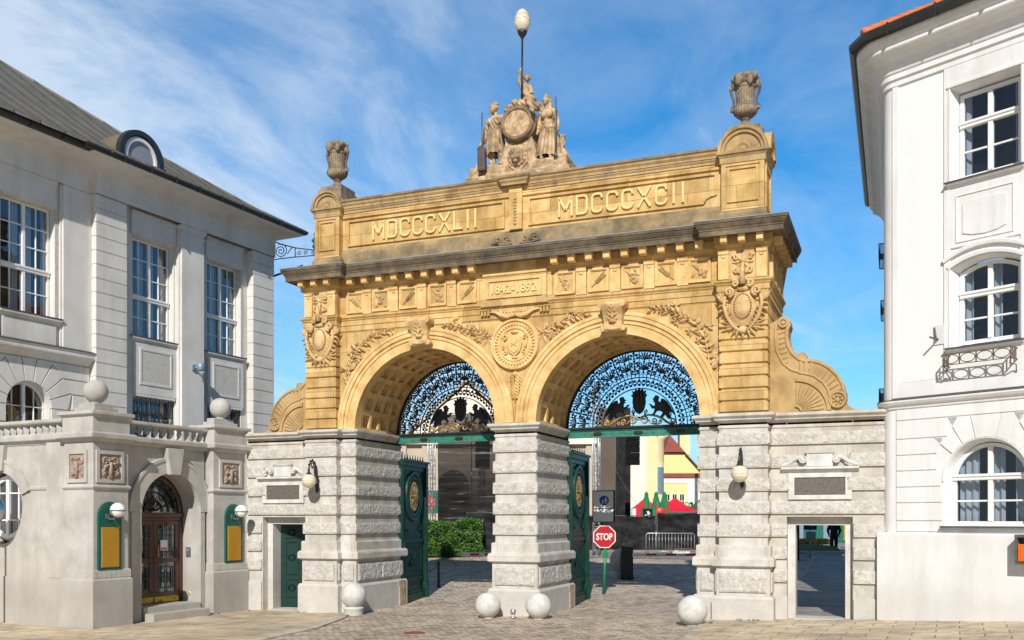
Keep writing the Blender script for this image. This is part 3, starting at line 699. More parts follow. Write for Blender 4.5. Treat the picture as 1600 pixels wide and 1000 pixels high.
for sx in (-1, 1):                                            # end pedestals of the attic
    a, b = (6.03, 7.17) if sx > 0 else (-6.85, -5.95); P = [(a, 1.25), (a, -.1), (b, -.1), (b, 1.25)]
    mb.box(a, b, -.1, 1.25, 11.08, 12.62)
    for p in ((a + .16, b - .16, 11.32, 11.38), (a + .16, b - .16, 12.20, 12.26), (a + .16, a + .22, 11.38, 12.20), (b - .22, b - .16, 11.38, 12.20)): mb.box(p[0], p[1], -.14, -.09, p[2], p[3])
    for p in ((a, b, 11.1, 11.26), (a, b, 12.30, 12.36), (a, a + .12, 11.26, 12.30), (b - .12, b, 11.26, 12.30)): mb.box(p[0], p[1], -.13, -.09, p[2], p[3])
    xo = b if sx > 0 else a; e = sorted((xo, xo + sx * .035))
    for p in ((.05, 1.1, 11.15, 11.25), (.05, 1.1, 12.25, 12.35), (.05, .15, 11.25, 12.25), (1.0, 1.1, 11.25, 12.25)): mb.box(e[0], e[1], *p)
mb.build('attic_wall', ['sandstone'], gate)
mb = MB()
mb.sweep(AP, [(.0, 12.45), (.03, 12.47), (.03, 12.52), (.07, 12.57), (.07, 12.60), (.0, 12.61)], 0)
cp = [(-6.02, .06), (-.30, .06), (-.30, -.06), (.30, -.06), (.30, .06), (6.02, .06)]
mb.sweep(cp, [(-.03, 12.60), (.09, 12.605), (.10, 12.66), (.15, 12.72), (.16, 12.76), (.19, 12.785), (.19, 12.79)], 0, caps=False)
mb.sweep(cp, [(.19, 12.79), (.205, 12.795), (.205, 12.86), (-.1, 12.90), (-1.2, 12.905)], 1)
mb.box(-6.0, 6.0, .3, 1.3, 12.4, 12.85, 1)
mb.build('coping', ['sandstone_worn', 'weathered_base'], gate)
for sx in (-1, 1):                                            # round-headed pediments on the pedestals
    mb = MB(); a, b = (6.03, 7.17) if sx > 0 else (-6.85, -5.95); xm = (a + b) / 2; P = [(a, 1.25), (a, -.1), (b, -.1), (b, 1.25)]
    mb.sweep(P, [(.0, 12.36), (.04, 12.38), (.04, 12.52), (.08, 12.58), (.12, 12.61), (.13, 12.68), (.0, 12.70)], 0); mb.box(a, b, -.09, 1.24, 12.5, 12.69)
    r = .66 if sx > 0 else .53
    mb.plate([(xm + r * .86 * math.cos(t), 12.68 + r * .86 * math.sin(t)) for t in [PI * i / 24 for i in range(25)]], -.1, 1.2)
    mb.ring(xm, 12.68, [(r * .72, -.1), (r * .74, -.16), (r * .86, -.17), (r * .88, -.22), (r, -.23), (r * 1.02, -.18), (r * 1.02, 1.3)], 0, PI, 28)
    mb.ring(xm, 12.70, [(0, -.19), (.10, -.18), (.12, -.14), (.17, -.17), (.22, -.16), (.24, -.10)], 0, PI, 18)
    xo = b if sx > 0 else a                                   # and on the outer flank
    for i in range(16):
        a0, a1 = PI * i / 16, PI * (i + 1) / 16
        vs = [(x, .58 - rr * math.cos(t), 12.68 + rr * math.sin(t)) for t in (a0, a1) for rr in (.36, .62) for x in (xo - sx * .4, xo + sx * .16)]
        mb.add(vs, [(1, 5, 7, 3), (2, 3, 7, 6), (0, 4, 5, 1), (0, 2, 6, 4)])
    hw = .5 if sx > 0 else .42; mb.prism([(xm - hw, .02), (xm + hw, .02), (xm + hw, 1.05), (xm - hw, 1.05)], 12.69, 13.32, 1)
    mb.prism([(xm - .40, .10), (xm + .40, .10), (xm + .40, .92), (xm - .40, .92)], 13.32, 13.46, 1)
    mb.build('round_pediment', ['sandstone_worn', 'urn_stone'], gate)
# big letters of the two dates
for st, xm, w in (('MDCCCXLII', -3.05, 3.62), ('MDCCCXCII', 3.17, 3.72)):
    mb = MB(); x = -w / 2; n = len(st); 
    ws = {'I': .16, 'M': .44, 'X': .42, 'D': .36, 'C': .35, 'L': .31}
    tot = sum(ws[c] for c in st); gap = (w - tot) / (n - 1)
    H = .57; t = .064; zz = 11.83 - H / 2
    for c in st:
        q = ws[c]; X = xm + x
        def bar(x0, z0, x1, z1, tw=t):
            dx, dz = x1 - x0, z1 - z0; L = math.hypot(dx, dz); px, pz = -dz / L * tw / 2, dx / L * tw / 2
            mb.plate([(X + x0 - px, zz + z0 - pz), (X + x1 - px, zz + z1 - pz), (X + x1 + px, zz + z1 + pz), (X + x0 + px, zz + z0 + pz)][::1 if True else -1], .035, .105)
        h = t / 2
        if c == 'I': bar(q / 2, 0, q / 2, H)
        elif c == 'M': bar(h, 0, h, H); bar(q - h, 0, q - h, H); bar(h + .01, H - .05, q / 2, H * .32, .075); bar(q - h - .01, H - .05, q / 2, H * .32, .0752)
        elif c == 'X': bar(h, 0, q - h, H); bar(q - h, 0, h, H, t + .001)
        elif c == 'L': bar(h, 0, h, H); bar(t, h, q, h)
        elif c in 'DC':
            k = .10
            bar(h, (0 if c == 'D' else k), h, (H if c == 'D' else H - k))
            bar(t if c == 'D' else k, H - h, q - k, H - h); bar(t if c == 'D' else k, h, q - k, h)
            if c == 'C':
                bar(h * .9, k, k, h * .9, t * .98); bar(h * .9, H - k, k, H - h * .9, t * .98)
                bar(q - h, H - k, q - h, H - k - .06); bar(q - h, k, q - h, k + .06)
            else: bar(q - h, k, q - h, H - k)
            bar(q - k, h * .9, q - h * .9, k, t * .97); bar(q - k, H - h * .9, q - h * .9, H - k, t * .97)
        x += q + gap
    mb.build('roman_numerals', ['letter_gold'], gate, bevel=.008)

# ---- centre medallion, cartouches, spandrel sprays
mb = MB(); zc = 7.93
mb.ring(0, zc, [(0, -.05), (.44, -.05), (.46, -.09), (.50, -.09), (.52, -.06), (.66, -.07), (.68, -.12), (.74, -.12), (.77, -.0)], 0, 2 * PI, 48)
for k in range(40):
    a = 2 * PI * k / 40; mb.blob(.59 * math.cos(a), zc + .59 * math.sin(a), .055, .03, -.06, .06, a)
sh = [(0, -.36), (.17, -.22), (.24, 0), (.2, .2), (0, .27), (-.2, .2), (-.24, 0), (-.17, -.22)]
mb.plate([(x, zc + z) for x, z in sh], -.12, -.04); mb.plate([(x * .78, zc + z * .78) for x, z in sh], -.15, -.04)
for q in (-1, 1):
    mb.spiral(q * .32, zc + .22, .02, .09, 1.3, 0, -.09, .025, q); mb.spiral(q * .30, zc - .22, .02, .08, 1.3, 0, -.09, .025, -q)
    mb.tube([(q * .38, -.09, zc + .15), (q * .36, -.10, zc), (q * .34, -.09, zc - .14)], .03, 6)
    mb.leaf(0, zc - .05, .17, .07, PI / 2 + q * .7, -.15, .04); mb.leaf(0, zc + .02, .17, .07, -PI / 2 + q * .7, -.15, .04)
mb.blob(0, zc + .36, .14, .06, -.05, .08); mb.blob(0, zc - .39, .12, .05, -.05, .07)
mb.build('medallion', ['sandstone_plain'], gate)
mb = MB()                                                     # pendant below, swag above
for k in range(8):
    z = 7.12 - k * .1
    for q in (-1, 1): mb.leaf(0, z, .26 - k * .012, .12, -PI / 2 + q * .75, -.03, .07)
mb.tube([(0, -.03, 7.2), (.03, -.04, 6.9), (-.02, -.04, 6.6), (0, -.03, 6.25)], .025, 6); mb.blob(0, 7.05, .13, .08, -.02, .09)
for q in (-1, 1):
    mb.tube([(0, -.10, 8.80), (q * .22, -.12, 8.74), (q * .42, -.11, 8.80), (q * .60, -.10, 8.90), (q * .80, -.09, 8.92)], [.06, .075, .06, .04, .02], 8)
    for k in range(4): mb.leaf(q * (.06 + k * .1), 8.76, .16, .07, PI / 2 - q * .3, -.15, .04)
mb.parts('pendant_swag', ['sandstone_plain'], gate, 0, .03)
def spray(pts, seed, sx, n=20):
    mb = MB(); r2 = random.Random(seed); pts = [Vector((p[0], 0, p[1])) for p in pts]
    def at(t):
        f = t * (len(pts) - 1); i = min(int(f), len(pts) - 2); return pts[i].lerp(pts[i + 1], f - i)
    path = [at(i / 24) for i in range(25)]
    mb.tube([(p.x * sx, -.02, p.z) for p in path], [.030 - .018 * i / 24 for i in range(25)], 6)
    for k in range(n):
        t = (k + .5) / n; p = at(t); d = at(min(1, t + .03)) - at(max(0, t - .03)); a = math.atan2(d.z, d.x * sx)
        for q in (-1, 1):
            L = r2.uniform(.18, .38) * (1.2 - .55 * t); off = r2.uniform(.0, .06)
            mb.leaf(p.x * sx, p.z, L, L * .44, a + q * r2.uniform(.35, 1.35), -.005 - off, .07)
        if r2.random() < .45 and t < .75:
            b = a + r2.choice((-1, 1)) * r2.uniform(.8, 1.5); ln = r2.uniform(.16, .27)
            e = (p.x * sx + ln * math.cos(b), p.z + ln * math.sin(b)); mb.tube([(p.x * sx, -.02, p.z), (e[0], -.03, e[1])], .012, 5)
            for c in range(4): mb.leaf(e[0], e[1], .17, .09, b + (c - 1.5) * .9, -.03, .06)
    mb.build('spandrel_spray', ['relief_sand'], gate)
for sx in (-1, 1):
    spray([(5.72, 6.75), (5.66, 7.3), (5.58, 7.75), (5.32, 8.15), (4.9, 8.42), (4.45, 8.58), (4.05, 8.66)], 5 + sx, sx)
    spray([(.86, 8.22), (1.15, 8.36), (1.55, 8.52), (1.95, 8.62), (2.30, 8.66)], 15 + sx, sx, 11)
    mb = MB(); mb.M = Matrix.Translation((sx * .86, 0, 8.2))
    for k in range(7): mb.leaf(0, 0, .34, .11, PI * (.2 + k * .28), -.005, .05)
    mb.build('leaf_cluster', ['relief_sand'], gate)
    # cartouche on the pilaster
    mb = MB(); cx, cz = (6.63 if sx > 0 else -6.55), 8.45; mb.M = Matrix.Translation((cx, -.25, cz))
    el = lambda a, b, k=1: [(a * math.cos(2 * PI * i / 28), b * math.sin(2 * PI * i / 28)) for i in range(28)]
    mb.blob(0, 0, .34, .50, 0, .10, 0, n=24)
    mb.blob(0, .02, .21, .31, -.09, .09, 0, n=24)
    for i in range(26): a = 2 * PI * i / 26; mb.blob(.225 * math.cos(a), .02 + .325 * math.sin(a), .026, .022, -.09, .06, 0, n=6)
    for q in (-1, 1):
        mb.spiral(q * .36, .40, .02, .13, 1.5, PI / 2, -.10, .045, q); mb.spiral(q * .20, .62, .02, .10, 1.4, 0, -.12, .04, -q)
        mb.tube([(q * x, -.08, z) for x, z in ((.46, .30), (.50, .05), (.42, -.25), (.28, -.48), (.08, -.66))], [.03, .05, .055, .05, .04], 8)
        for k in range(7): mb.leaf(q * (.42 - k * .045), .10 - k * .11, .30, .10, -PI / 2 + q * (1.25 - k * .10), -.03, .08); mb.leaf(q * (.36 - k * .04), .02 - k * .10, .26, .09, -PI / 2 + q * (.55 - k * .05), -.06, .07)
        for k in range(4): mb.leaf(q * .12, -.52, .50, .10, PI / 2 - q * (1.0 + k * .27), -.03, .06)
        for k in range(3): mb.leaf(q * .5, .1, .4, .10, PI / 2 - q * (.1 + .28 * k), -.02, .05)
    mb.blob(0, -.62, .14, .12, -.02, .12); mb.leaf(0, -.66, .22, .08, -PI / 2, -.04, .04); mb.blob(0, .48, .17, .09, -.05, .10)
    mb.tube([(0, -.16, .58), (0, -.19, .85), (0, -.19, 1.05)], [.10, .06, .035], 10); mb.blob(0, .72, .13, .08, -.14, .05)
    mb.build('cartouche', ['relief_sand'], gate)
    mb = MB(); mb.M = Matrix.Translation((cx, -.25, 9.58))
    mb.box(-.33, .33, -.012, .02, -.36, .34)
    for k in range(4):
        a = PI / 2 * k + PI / 4; mb.leaf(0, .06, .30, .16, a, -.02, .07); mb.leaf(0, .06, .30, .12, a + PI / 4, -.02, .06)
    for q in (-1, 1): mb.spiral(q * .17, -.16, .02, .10, 1.4, PI / 2, -.04, .035, q); mb.spiral(q * .2, .2, .02, .08, 1.2, PI / 2, -.05, .03, -q)
    mb.blob(0, .1, .09, .09, -.03, .12); mb.tube([(0, -.08, .1), (0, -.10, -.12), (0, -.08, -.35)], [.04, .05, .07], 8)
    mb.build('lily_relief', ['relief_sand'], gate)

# ---- scrolled buttresses on the wings
VB = [(7.25, 5.63), (9.50, 5.63), (9.32, 5.72), (9.20, 5.86), (9.22, 6.1), (9.16, 6.35), (9.02, 6.60), (8.82, 6.82), (8.58, 6.98), (8.36, 7.05), (8.22, 7.06), (8.18, 7.22), (8.10, 7.25), (7.98, 7.19), (7.86, 7.32), (7.78, 7.50), (7.74, 7.68), (7.75, 7.85), (7.80, 7.98), (7.78, 8.12), (7.68, 8.22), (7.54, 8.22), (7.45, 8.14), (7.25, 8.05)]
for sx in (-1, 1):
    mb = MB(); y0, y1 = .30, .95
    if sx < 0: mb.M = Matrix.Translation((.35, 0, 0))
    P = [(sx * x, z) for x, z in VB]; P = P if sx > 0 else P[::-1]
    mb.plate(P, y0, y1)
    def rib(pts, w, y=-.05): 
        mb.tube([(sx * x, y0 + .0, z) for x, z in pts], w, 7)
    rib([(9.16, 5.80), (9.17, 6.1), (9.11, 6.34), (8.98, 6.57), (8.79, 6.77), (8.56, 6.92), (8.34, 6.99), (8.16, 6.99), (8.0, 7.06), (7.82, 7.24), (7.72, 7.45), (7.68, 7.66), (7.70, 7.85), (7.73, 8.0), (7.68, 8.12), (7.58, 8.15)], .045)
    rib([(7.42, 8.05), (7.40, 7.7), (7.44, 7.3), (7.60, 6.97), (7.82, 6.78), (8.10, 6.68), (8.38, 6.60), (8.62, 6.42), (8.76, 6.2), (8.80, 6.0), (8.86, 5.86), (8.98, 5.80)], .04)
    for k in range(11):                                       # flutes between the ribs
        a = .28 + k * .125; r0, r1 = .93, 1.30
        x0, z0 = 8.02 + r0 * .92 * math.cos(a), 5.72 + r0 * math.sin(a) * 1.0; x1, z1 = 8.02 + r1 * .88 * math.cos(a), 5.72 + r1 * .98 * math.sin(a)
        if k > 0: mb.tube([(sx * x0, y0 - .0, z0), (sx * x1, y0 - .0, z1)], [.035, .05], 7)
    for k in range(8):
        t = k / 7; x = 7.50 + .06 * math.sin(t * 3) + .30 * max(0, .45 - t) ; z = 6.98 + t * .95
        mb.tube([(sx * (x - .05), y0, z - .03), (sx * (x + .11), y0, z + .03)], .032, 6)
    mb.ring(sx * 7.61, 8.05, [(0, y0 - .09), (.05, y0 - .08), (.06, y0 - .03), (.09, y0 - .07), (.13, y0 - .07), (.15, y0 + .02)], 0, 2 * PI, 20)
    mb.ring(sx * 9.0, 5.93, [(0, y0 - .08), (.05, y0 - .08), (.06, y0 - .03), (.17, y0 - .05), (.18, y0 - .09), (.22, y0 - .09), (.25, y0 + .02)], 0, 2 * PI, 24)
    for k in range(7): a = 2 * PI * k / 7; mb.blob(sx * 9.0 + .11 * math.cos(a), 5.93 + .11 * math.sin(a), .045, .035, y0 - .03, .06, a, n=8)
    fx0 = 7.93                                                # shell fan
    for k in range(9):
        a = PI / 2 * (k + .5) / 9; r0, r1 = .20, .73; w0, w1 = .02, .055
        ca, sa = math.cos(a), math.sin(a); c0 = (fx0 + r0 * ca, 5.66 + r0 * sa); c1 = (fx0 + r1 * ca, 5.66 + r1 * sa)
        mb.tube([(sx * c0[0], y0, c0[1]), (sx * (c0[0] * .3 + c1[0] * .7), y0, c0[1] * .3 + c1[1] * .7), (sx * c1[0], y0, c1[1])], [w0, w1, w1 * .6], 7)
    mb.ring(sx * fx0, 5.66, [(.80, y0 + .01), (.80, y0 - .05), (.90, y0 - .06), (.92, y0 + .01)], 0 if sx > 0 else PI / 2, PI / 2 if sx > 0 else PI, 18)
    mb.ring(sx * fx0, 5.66, [(.12, y0 + .01), (.12, y0 - .06), (.17, y0 - .06), (.19, y0 + .01)], 0 if sx > 0 else PI / 2, PI / 2 if sx > 0 else PI, 10)
    mb.build('scroll_buttress', ['volute_stone'], gate, bevel=.01)

# ---- ironwork lunettes over the openings
def grille(xc):
    Y = 2.72; t = .018; mb = MB()
    pol = lambda r, a: (xc + r * math.cos(a), ZS + .04 + r * math.sin(a))
    def quad(p): 
        ar = sum(p[i][0] * p[(i + 1) % len(p)][1] - p[(i + 1) % len(p)][0] * p[i][1] for i in range(len(p)))
        mb.plate(p if ar > 0 else p[::-1], Y - t, Y + t)
    def bar(p, q, w): 
        dx, dz = q[0] - p[0], q[1] - p[1]; L = math.hypot(dx, dz) or 1; nx, nz = -dz / L * w / 2, dx / L * w / 2
        quad([(p[0] + nx, p[1] + nz), (p[0] - nx, p[1] - nz), (q[0] - nx, q[1] - nz), (q[0] + nx, q[1] + nz)])
    def petal(p, ang, L, w):
        ca, sa = math.cos(ang), math.sin(ang)
        quad([p, (p[0] + L * .6 * ca + w * sa, p[1] + L * .6 * sa - w * ca), (p[0] + L * ca, p[1] + L * sa), (p[0] + L * .6 * ca - w * sa, p[1] + L * .6 * sa + w * ca)])
    def curl(r, a, rad, a0, turns, w=.014, d=1):
        c = pol(r, a); pr = None
        for i in range(9):
            q = a0 + a + d * turns * 2 * PI * i / 8; rr = rad * (1 - .5 * i / 8); p = (c[0] + rr * math.cos(q), c[1] + rr * math.sin(q))
            if pr: bar(pr, p, w)
            pr = p
    for r, w in ((2.345, .10), (1.50, .03), (1.16, .03), (2.0, .0)):
        if w: mb.ring(xc, ZS + .04, [(r - w / 2, Y + t), (r - w / 2, Y - t), (r + w / 2, Y - t), (r + w / 2, Y + t)], 0, PI, 64, smooth=False)
    N = 20
    for k in range(N + 1):
        a = PI * k / N; bar(pol(1.42, a), pol(2.34, a), .022)
        petal(pol(1.50, a), a + PI, .14, .02)
    for k in range(N):
        a = PI * (k + .5) / N
        if k % 2:
            for r0, sc in ((2.06, 1.0), (1.74, .85)):
                for j in range(-3, 4): petal(pol(r0 - .02, a), a + j * .40, (.32 - .02 * abs(j)) * sc, .025)
                petal(pol(r0, a), a + PI, .14, .036)
            bar(pol(1.50, a), pol(1.80, a), .02)
            for q in (-1, 1): curl(1.93, a + q * .045, .05, 0, .9, .014, q); curl(1.62, a + q * .05, .055, 0, .9, .014, q)
        else:
            for r0 in (2.17, 1.92, 1.68):
                for j in range(3): petal(pol(r0, a), a + (j - 1) * 1.25, .155, .042)
                petal(pol(r0, a), a + PI, .13, .036)
                for q in (-1, 1): curl(r0 - .02, a + q * .055, .06, 0, .8, .014, q)
            bar(pol(1.52, a), pol(2.2, a), .016)
            for q in (-1, 1): petal(pol(1.80, a + q * .02), a + q * .8, .17, .036); petal(pol(1.58, a + q * .02), a + q * .9, .14, .03); petal(pol(2.05, a + q * .02), a + q * .9, .15, .032)
    M = 30
    for k in range(M):
        a = PI * (k + .5) / M; p = pol(1.33, a)
        for j in range(4): petal(p, a + PI / 4 + j * PI / 2, .14, .034)
    g = mb.build('lunette_grille', ['iron_black'], gate)
    z0 = ZS + .06
    gr = [(.40, .80), (.46, .82), (.50, .90), (.58, .90), (.63, .84), (.60, .74), (.66, .68), (.70, .80), (.78, .78), (.88, .70), (.98, .55), (1.06, .40), (1.10, .28), (1.02, .36), (.94, .42), (.96, .30), (1.02, .18), (.92, .16), (.86, .22), (.82, .30), (.74, .22), (.62, .20), (.68, .27), (.74, .36), (.66, .42), (.56, .42), (.47, .30), (.36, .28), (.46, .38), (.49, .50), (.40, .50), (.36, .58), (.30, .66), (.38, .64), (.44, .58), (.50, .60), (.48, .70), (.42, .72), (.47, .76)]
    for s in (-1, 1):
        mb = MB(); P = [(xc + s * x, z0 + z) for x, z in gr]
        ar = sum(P[i][0] * P[(i + 1) % len(P)][1] - P[(i + 1) % len(P)][0] * P[i][1] for i in range(len(P)))
        mb.plate(P if ar > 0 else P[::-1], Y - .03, Y + .03)
        for k in range(4): mb.tube([(xc + s * (.70 + .07 * k), Y - .035, z0 + .76 - .05 * k), (xc + s * (.80 + .07 * k), Y - .035, z0 + .50 - .06 * k)], .012, 5)
        mb.spiral(xc + s * .92, z0 + .30, .02, .10, 1.3, 0, Y - .02, .018, s)
        mb.build('griffin_figure', ['iron_black'], g)
    mb = MB()
    cr = [(0, .34), (.10, .40), (.17, .52), (.21, .70), (.20, .86), (.26, .94), (.20, .96), (.22, 1.08), (.14, 1.04), (.12, 1.14), (.05, 1.08), (0, 1.18)]
    P = cr + [(-x, z) for x, z in cr[::-1][1:-1]]; mb.plate([(xc + x, z0 + z) for x, z in P], Y - .03, Y + .03)
    mb.tube([(xc, Y - .04, z0 + 1.1), (xc, Y - .04, z0 + .4)], .02, 6)
    for s in (-1, 1):
        mb.tube([(xc + s * .10, Y - .04, z0 + 1.05), (xc + s * .14, Y - .04, z0 + .75), (xc + s * .08, Y - .04, z0 + .45)], .016, 6)
        pts = [(xc + s * .19 * math.cos(PI / 2 * k / 8) , Y, z0 + .36 - .12 * math.sin(PI / 2 * k / 8)) for k in range(9)]
        mb.tube(pts, .020, 6); mb.spiral(xc + s * .2, z0 + .42, .02, .06, 1.2, 0, Y, .016, s)
        for k in range(0, 9, 2): mb.ball(pts[k], .032, 8, 6)
    mb.build('crest', ['iron_black'], g)
    mb = MB()
    for s in (-1, 1):
        X = lambda x: xc + s * x
        c = [(1.08, .02), (.98, .02), (.86, .08), (.74, .18), (.58, .26), (.42, .30), (.28, .31), (.14, .27), (.06, .19)]
        mb.tube([(X(x), Y - .03, z0 + z) for x, z in c], [.03, .035, .04, .04, .038, .035, .03, .028, .025], 7)
        mb.spiral(X(.17), z0 + .15, .03, .14, 1.5, 0 if s > 0 else PI, Y - .03, .028, s); mb.spiral(X(.48), z0 + .12, .02, .10, 1.4, 0 if s > 0 else PI, Y - .03, .022, -s)
        mb.spiral(X(.66), z0 + .08, .02, .06, 1.3, 0, Y - .03, .018, s); mb.spiral(X(1.05), z0 + .10, .02, .10, 1.3, 0, Y - .03, .026, -s)
        mb.tube([(X(.31), Y - .03, z0 + .15), (X(.36), Y - .03, z0 + .06), (X(.48), Y - .03, z0 + .02), (X(.62), Y - .03, z0 + .02)], .022, 6)
    mb.build('gilded_scrollwork', ['gilt'], g)
    mb = MB(); a, b = xc - 2.42, xc + 2.42
    mb.box(a, b, 2.52, 2.80, 5.60, 5.655, 1)
    mb.add([(a, 2.52, 5.60), (b, 2.52, 5.60), (b - .0, 2.60, 5.56), (a, 2.60, 5.56)], [(0, 3, 2, 1)], 1)
    mb.plate([(a + .02, 5.34), (b - .02, 5.34), (b + .0, 5.598), (a, 5.598)], 2.62, 2.78)
    mb.box(a, b, 2.585, 2.63, 5.545, 5.585); mb.box(a, b, 2.585, 2.63, 5.335, 5.365)
    for k in range(11):
        x = a + .25 + k * (4.84 - .5) / 10
        if k in (2, 5, 8):
            mb.plate([(x - .15, 5.45), (x - .1, 5.41), (x + .1, 5.41), (x + .15, 5.45), (x + .1, 5.50), (x - .1, 5.50)], 2.575, 2.625, 1)
            for q in (-1, 1): mb.plate([(x + q * .22 - .04, 5.455), (x + q * .22, 5.41), (x + q * .22 + .04, 5.455), (x + q * .22, 5.50)], 2.60, 2.625)
        else: mb.ring(x, 5.455, [(0, 2.595), (.03, 2.597), (.045, 2.625)], 0, 2 * PI, 10)
    mb.build('transom_beam', ['beam_green', 'iron_black'], g)
for sx in (-1, 1): grille(sx * XC)
# ---- open leaves of the great gates
def leaf(hx, ang):
    M = Matrix.Translation((hx, 2.86, gz(hx, 3) + .02)) @ Matrix.Rotation(R(ang), 4, 'Z'); W = 2.30; H = 5.12
    mb = MB(); mb.M = M                                       # local x along the leaf, -y is the face we see
    mb.box(0, W, 0, .06, .02, 4.75)
    def fr(x0, x1, z0, z1, t, y): 
        for p in ((x0, x1, z0, z0 + t), (x0, x1, z1 - t, z1), (x0, x0 + t, z0 + t, z1 - t), (x1 - t, x1, z0 + t, z1 - t)): mb.box(p[0], p[1], y, .001, p[2], p[3])
    fr(0, W, .02, 4.75, .14, -.06); mb.box(.14, W - .14, -.04, .001, .72, .86); mb.box(0, W, -.075, .001, .30, .36); mb.box(0, W, -.085, .001, .02, .28)
    fr(.26, W - .26, .98, 2.02, .05, -.03); fr(.36, W - .36, 1.08, 1.92, .03, -.02); mb.box(.14, W - .14, -.05, .001, 2.08, 2.2)
    fr(.26, W - .26, 2.28, 4.65, .05, -.03); fr(.36, W - .36, 2.38, 4.55, .03, -.02)
    mb.box(W - .12, W + .06, -.13, .10, .0, 4.9); mb.box(W - .15, W + .10, -.16, .13, .0, .7); mb.box(-.02, W + .08, -.12, .12, 4.75, 4.90); mb.box(-.02, W + .14, -.17, .16, 4.90, 4.97)
    for k in range(22): mb.ball((W + .07, -.1, .8 + k * .17), .028, 6, 4)
    def ell(prof):
        for (r0, y0), (r1, y1) in zip(prof, prof[1:]):
            vs = []
            for i in range(33):
                a = 2 * PI * i / 32
                for r, y in ((r0, y0), (r1, y1)): vs.append((W / 2 + r * math.cos(a), y, 3.70 + r * 1.12 * math.sin(a)))
            mb.add(vs, [(2 * i + 1, 2 * i, 2 * i + 2, 2 * i + 3) for i in range(32)], 0, True)
    ell([(.52, -.02), (.55, -.07), (.62, -.08), (.66, -.05), (.70, -.08), (.78, -.08), (.81, 0)])
    for q in (-1, 1):
        for qz in (-1, 1):
            mb.spiral(W / 2 + q * .28, 1.5 + qz * .2, .02, .13, 1.3, 0, -.02, .016, q * qz)
            mb.leaf(W / 2, 1.5, .4, .12, math.atan2(qz * .6, q), -.01, .03)
        mb.spiral(W / 2 + q * .6, 2.55, .02, .1, 1.2, 0, -.03, .02, q)
    for k in range(11): mb.ball((.2 + k * .19, -.06, .93), .02, 6, 4)
    o = mb.build('gate_leaf', ['gate_green'], gate)
    mb = MB(); mb.M = M
    def disc(r, y, n=32): return [(W / 2 + r * math.cos(2 * PI * i / n), 3.70 + r * 1.25 * math.sin(2 * PI * i / n)) for i in range(n)]
    mb.plate(disc(.42, 0), -.055, -.005)
    for k in range(8):
        a = PI / 4 * k; mb.leaf(W / 2 + .05 * math.cos(a), 3.70 + .05 * math.sin(a), .34, .16, a, -.055, .05)
    for i in range(24): a = 2 * PI * i / 24; mb.blob(W / 2 + .38 * math.cos(a), 3.7 + .47 * math.sin(a), .03, .03, -.05, .03, n=6)
    mb.blob(W / 2, 3.7, .12, .14, -.05, .09); mb.build('gilded_medallion', ['gilt'], o)
    mb = MB(); mb.M = M                                       # open cresting
    for k in range(9):
        x = .14 + k * .25; mb.spiral(x, 4.36, .02, .09, 1.3, PI / 2, -.03, .014, 1 if k % 2 else -1)
        mb.leaf(x, 4.99, .20, .09, PI / 2, 0, .02); mb.ball((x, .0, 5.02), .035, 8, 6)
    mb.parts('cresting_ornament', ['iron_black'], o)
leaf(-5.36, 96.5); leaf(.72, 94.5)
# ================================================================== shared facade helpers
def arch_z(h, x):
    if not h.get('arch'): return h['z1']
    xm = (h['x0'] + h['x1']) / 2; w = (h['x1'] - h['x0']) / 2
    if h['arch'] == 'semi': return h['z1'] - w + math.sqrt(max(0, w * w - (x - xm) ** 2))
    r = h['arch']; rad = (w * w + r * r) / (2 * r); return h['z1'] - rad + math.sqrt(max(0, rad * rad - (x - xm) ** 2))
def H(x0, x1, z0, z1, arch=None): return dict(x0=x0, x1=x1, z0=z0, z1=z1, arch=arch)
def facade(mb, x0, x1, z0, z1, holes, y=0, reveal=.25, mi=0, rmi=None, splay=0):
    rmi = mi if rmi is None else rmi
    xs = sorted({x0, x1, *[h[k] for h in holes for k in ('x0', 'x1')]}); zs = sorted({z0, z1, *[h[k] for h in holes for k in ('z0', 'z1')]})
    for a, b in zip(xs, xs[1:]):
        for c, d in zip(zs, zs[1:]):
            xm, zm = (a + b) / 2, (c + d) / 2
            if any(h['x0'] < xm < h['x1'] and h['z0'] < zm < h['z1'] for h in holes): continue
            mb.add([(a, y, c), (b, y, c), (b, y, d), (a, y, d)], [(0, 1, 2, 3)], mi)
    for h in holes:
        n = 24 if h.get('arch') else 1
        X = [h['x0'] + (h['x1'] - h['x0']) * (.5 - .5 * math.cos(PI * i / n)) for i in range(n + 1)]
        top = [(x, arch_z(h, x)) for x in X]
        if h.get('arch'):
            for (xa, za), (xb, zb) in zip(top, top[1:]):
                mb.add([(xa, y, za), (xb, y, zb), (xb, y, h['z1']), (xa, y, h['z1'])], [(0, 1, 2, 3)], mi)
        xm = (h['x0'] + h['x1']) / 2; zm = (h['z0'] + h['z1']) / 2
        loop = [(h['x0'], h['z0']), (h['x1'], h['z0'])] + top[::-1]
        k = 1 - splay
        m = len(loop); vs = [(x, y, z) for x, z in loop] + [(xm + (x - xm) * k, y + reveal, zm + (z - zm) * (1 - splay * .6)) for x, z in loop]
        for i in range(m):
            j = (i + 1) % m
            mb.add([vs[i], vs[j], vs[m + j], vs[m + i]], [(3, 2, 1, 0)], rmi)
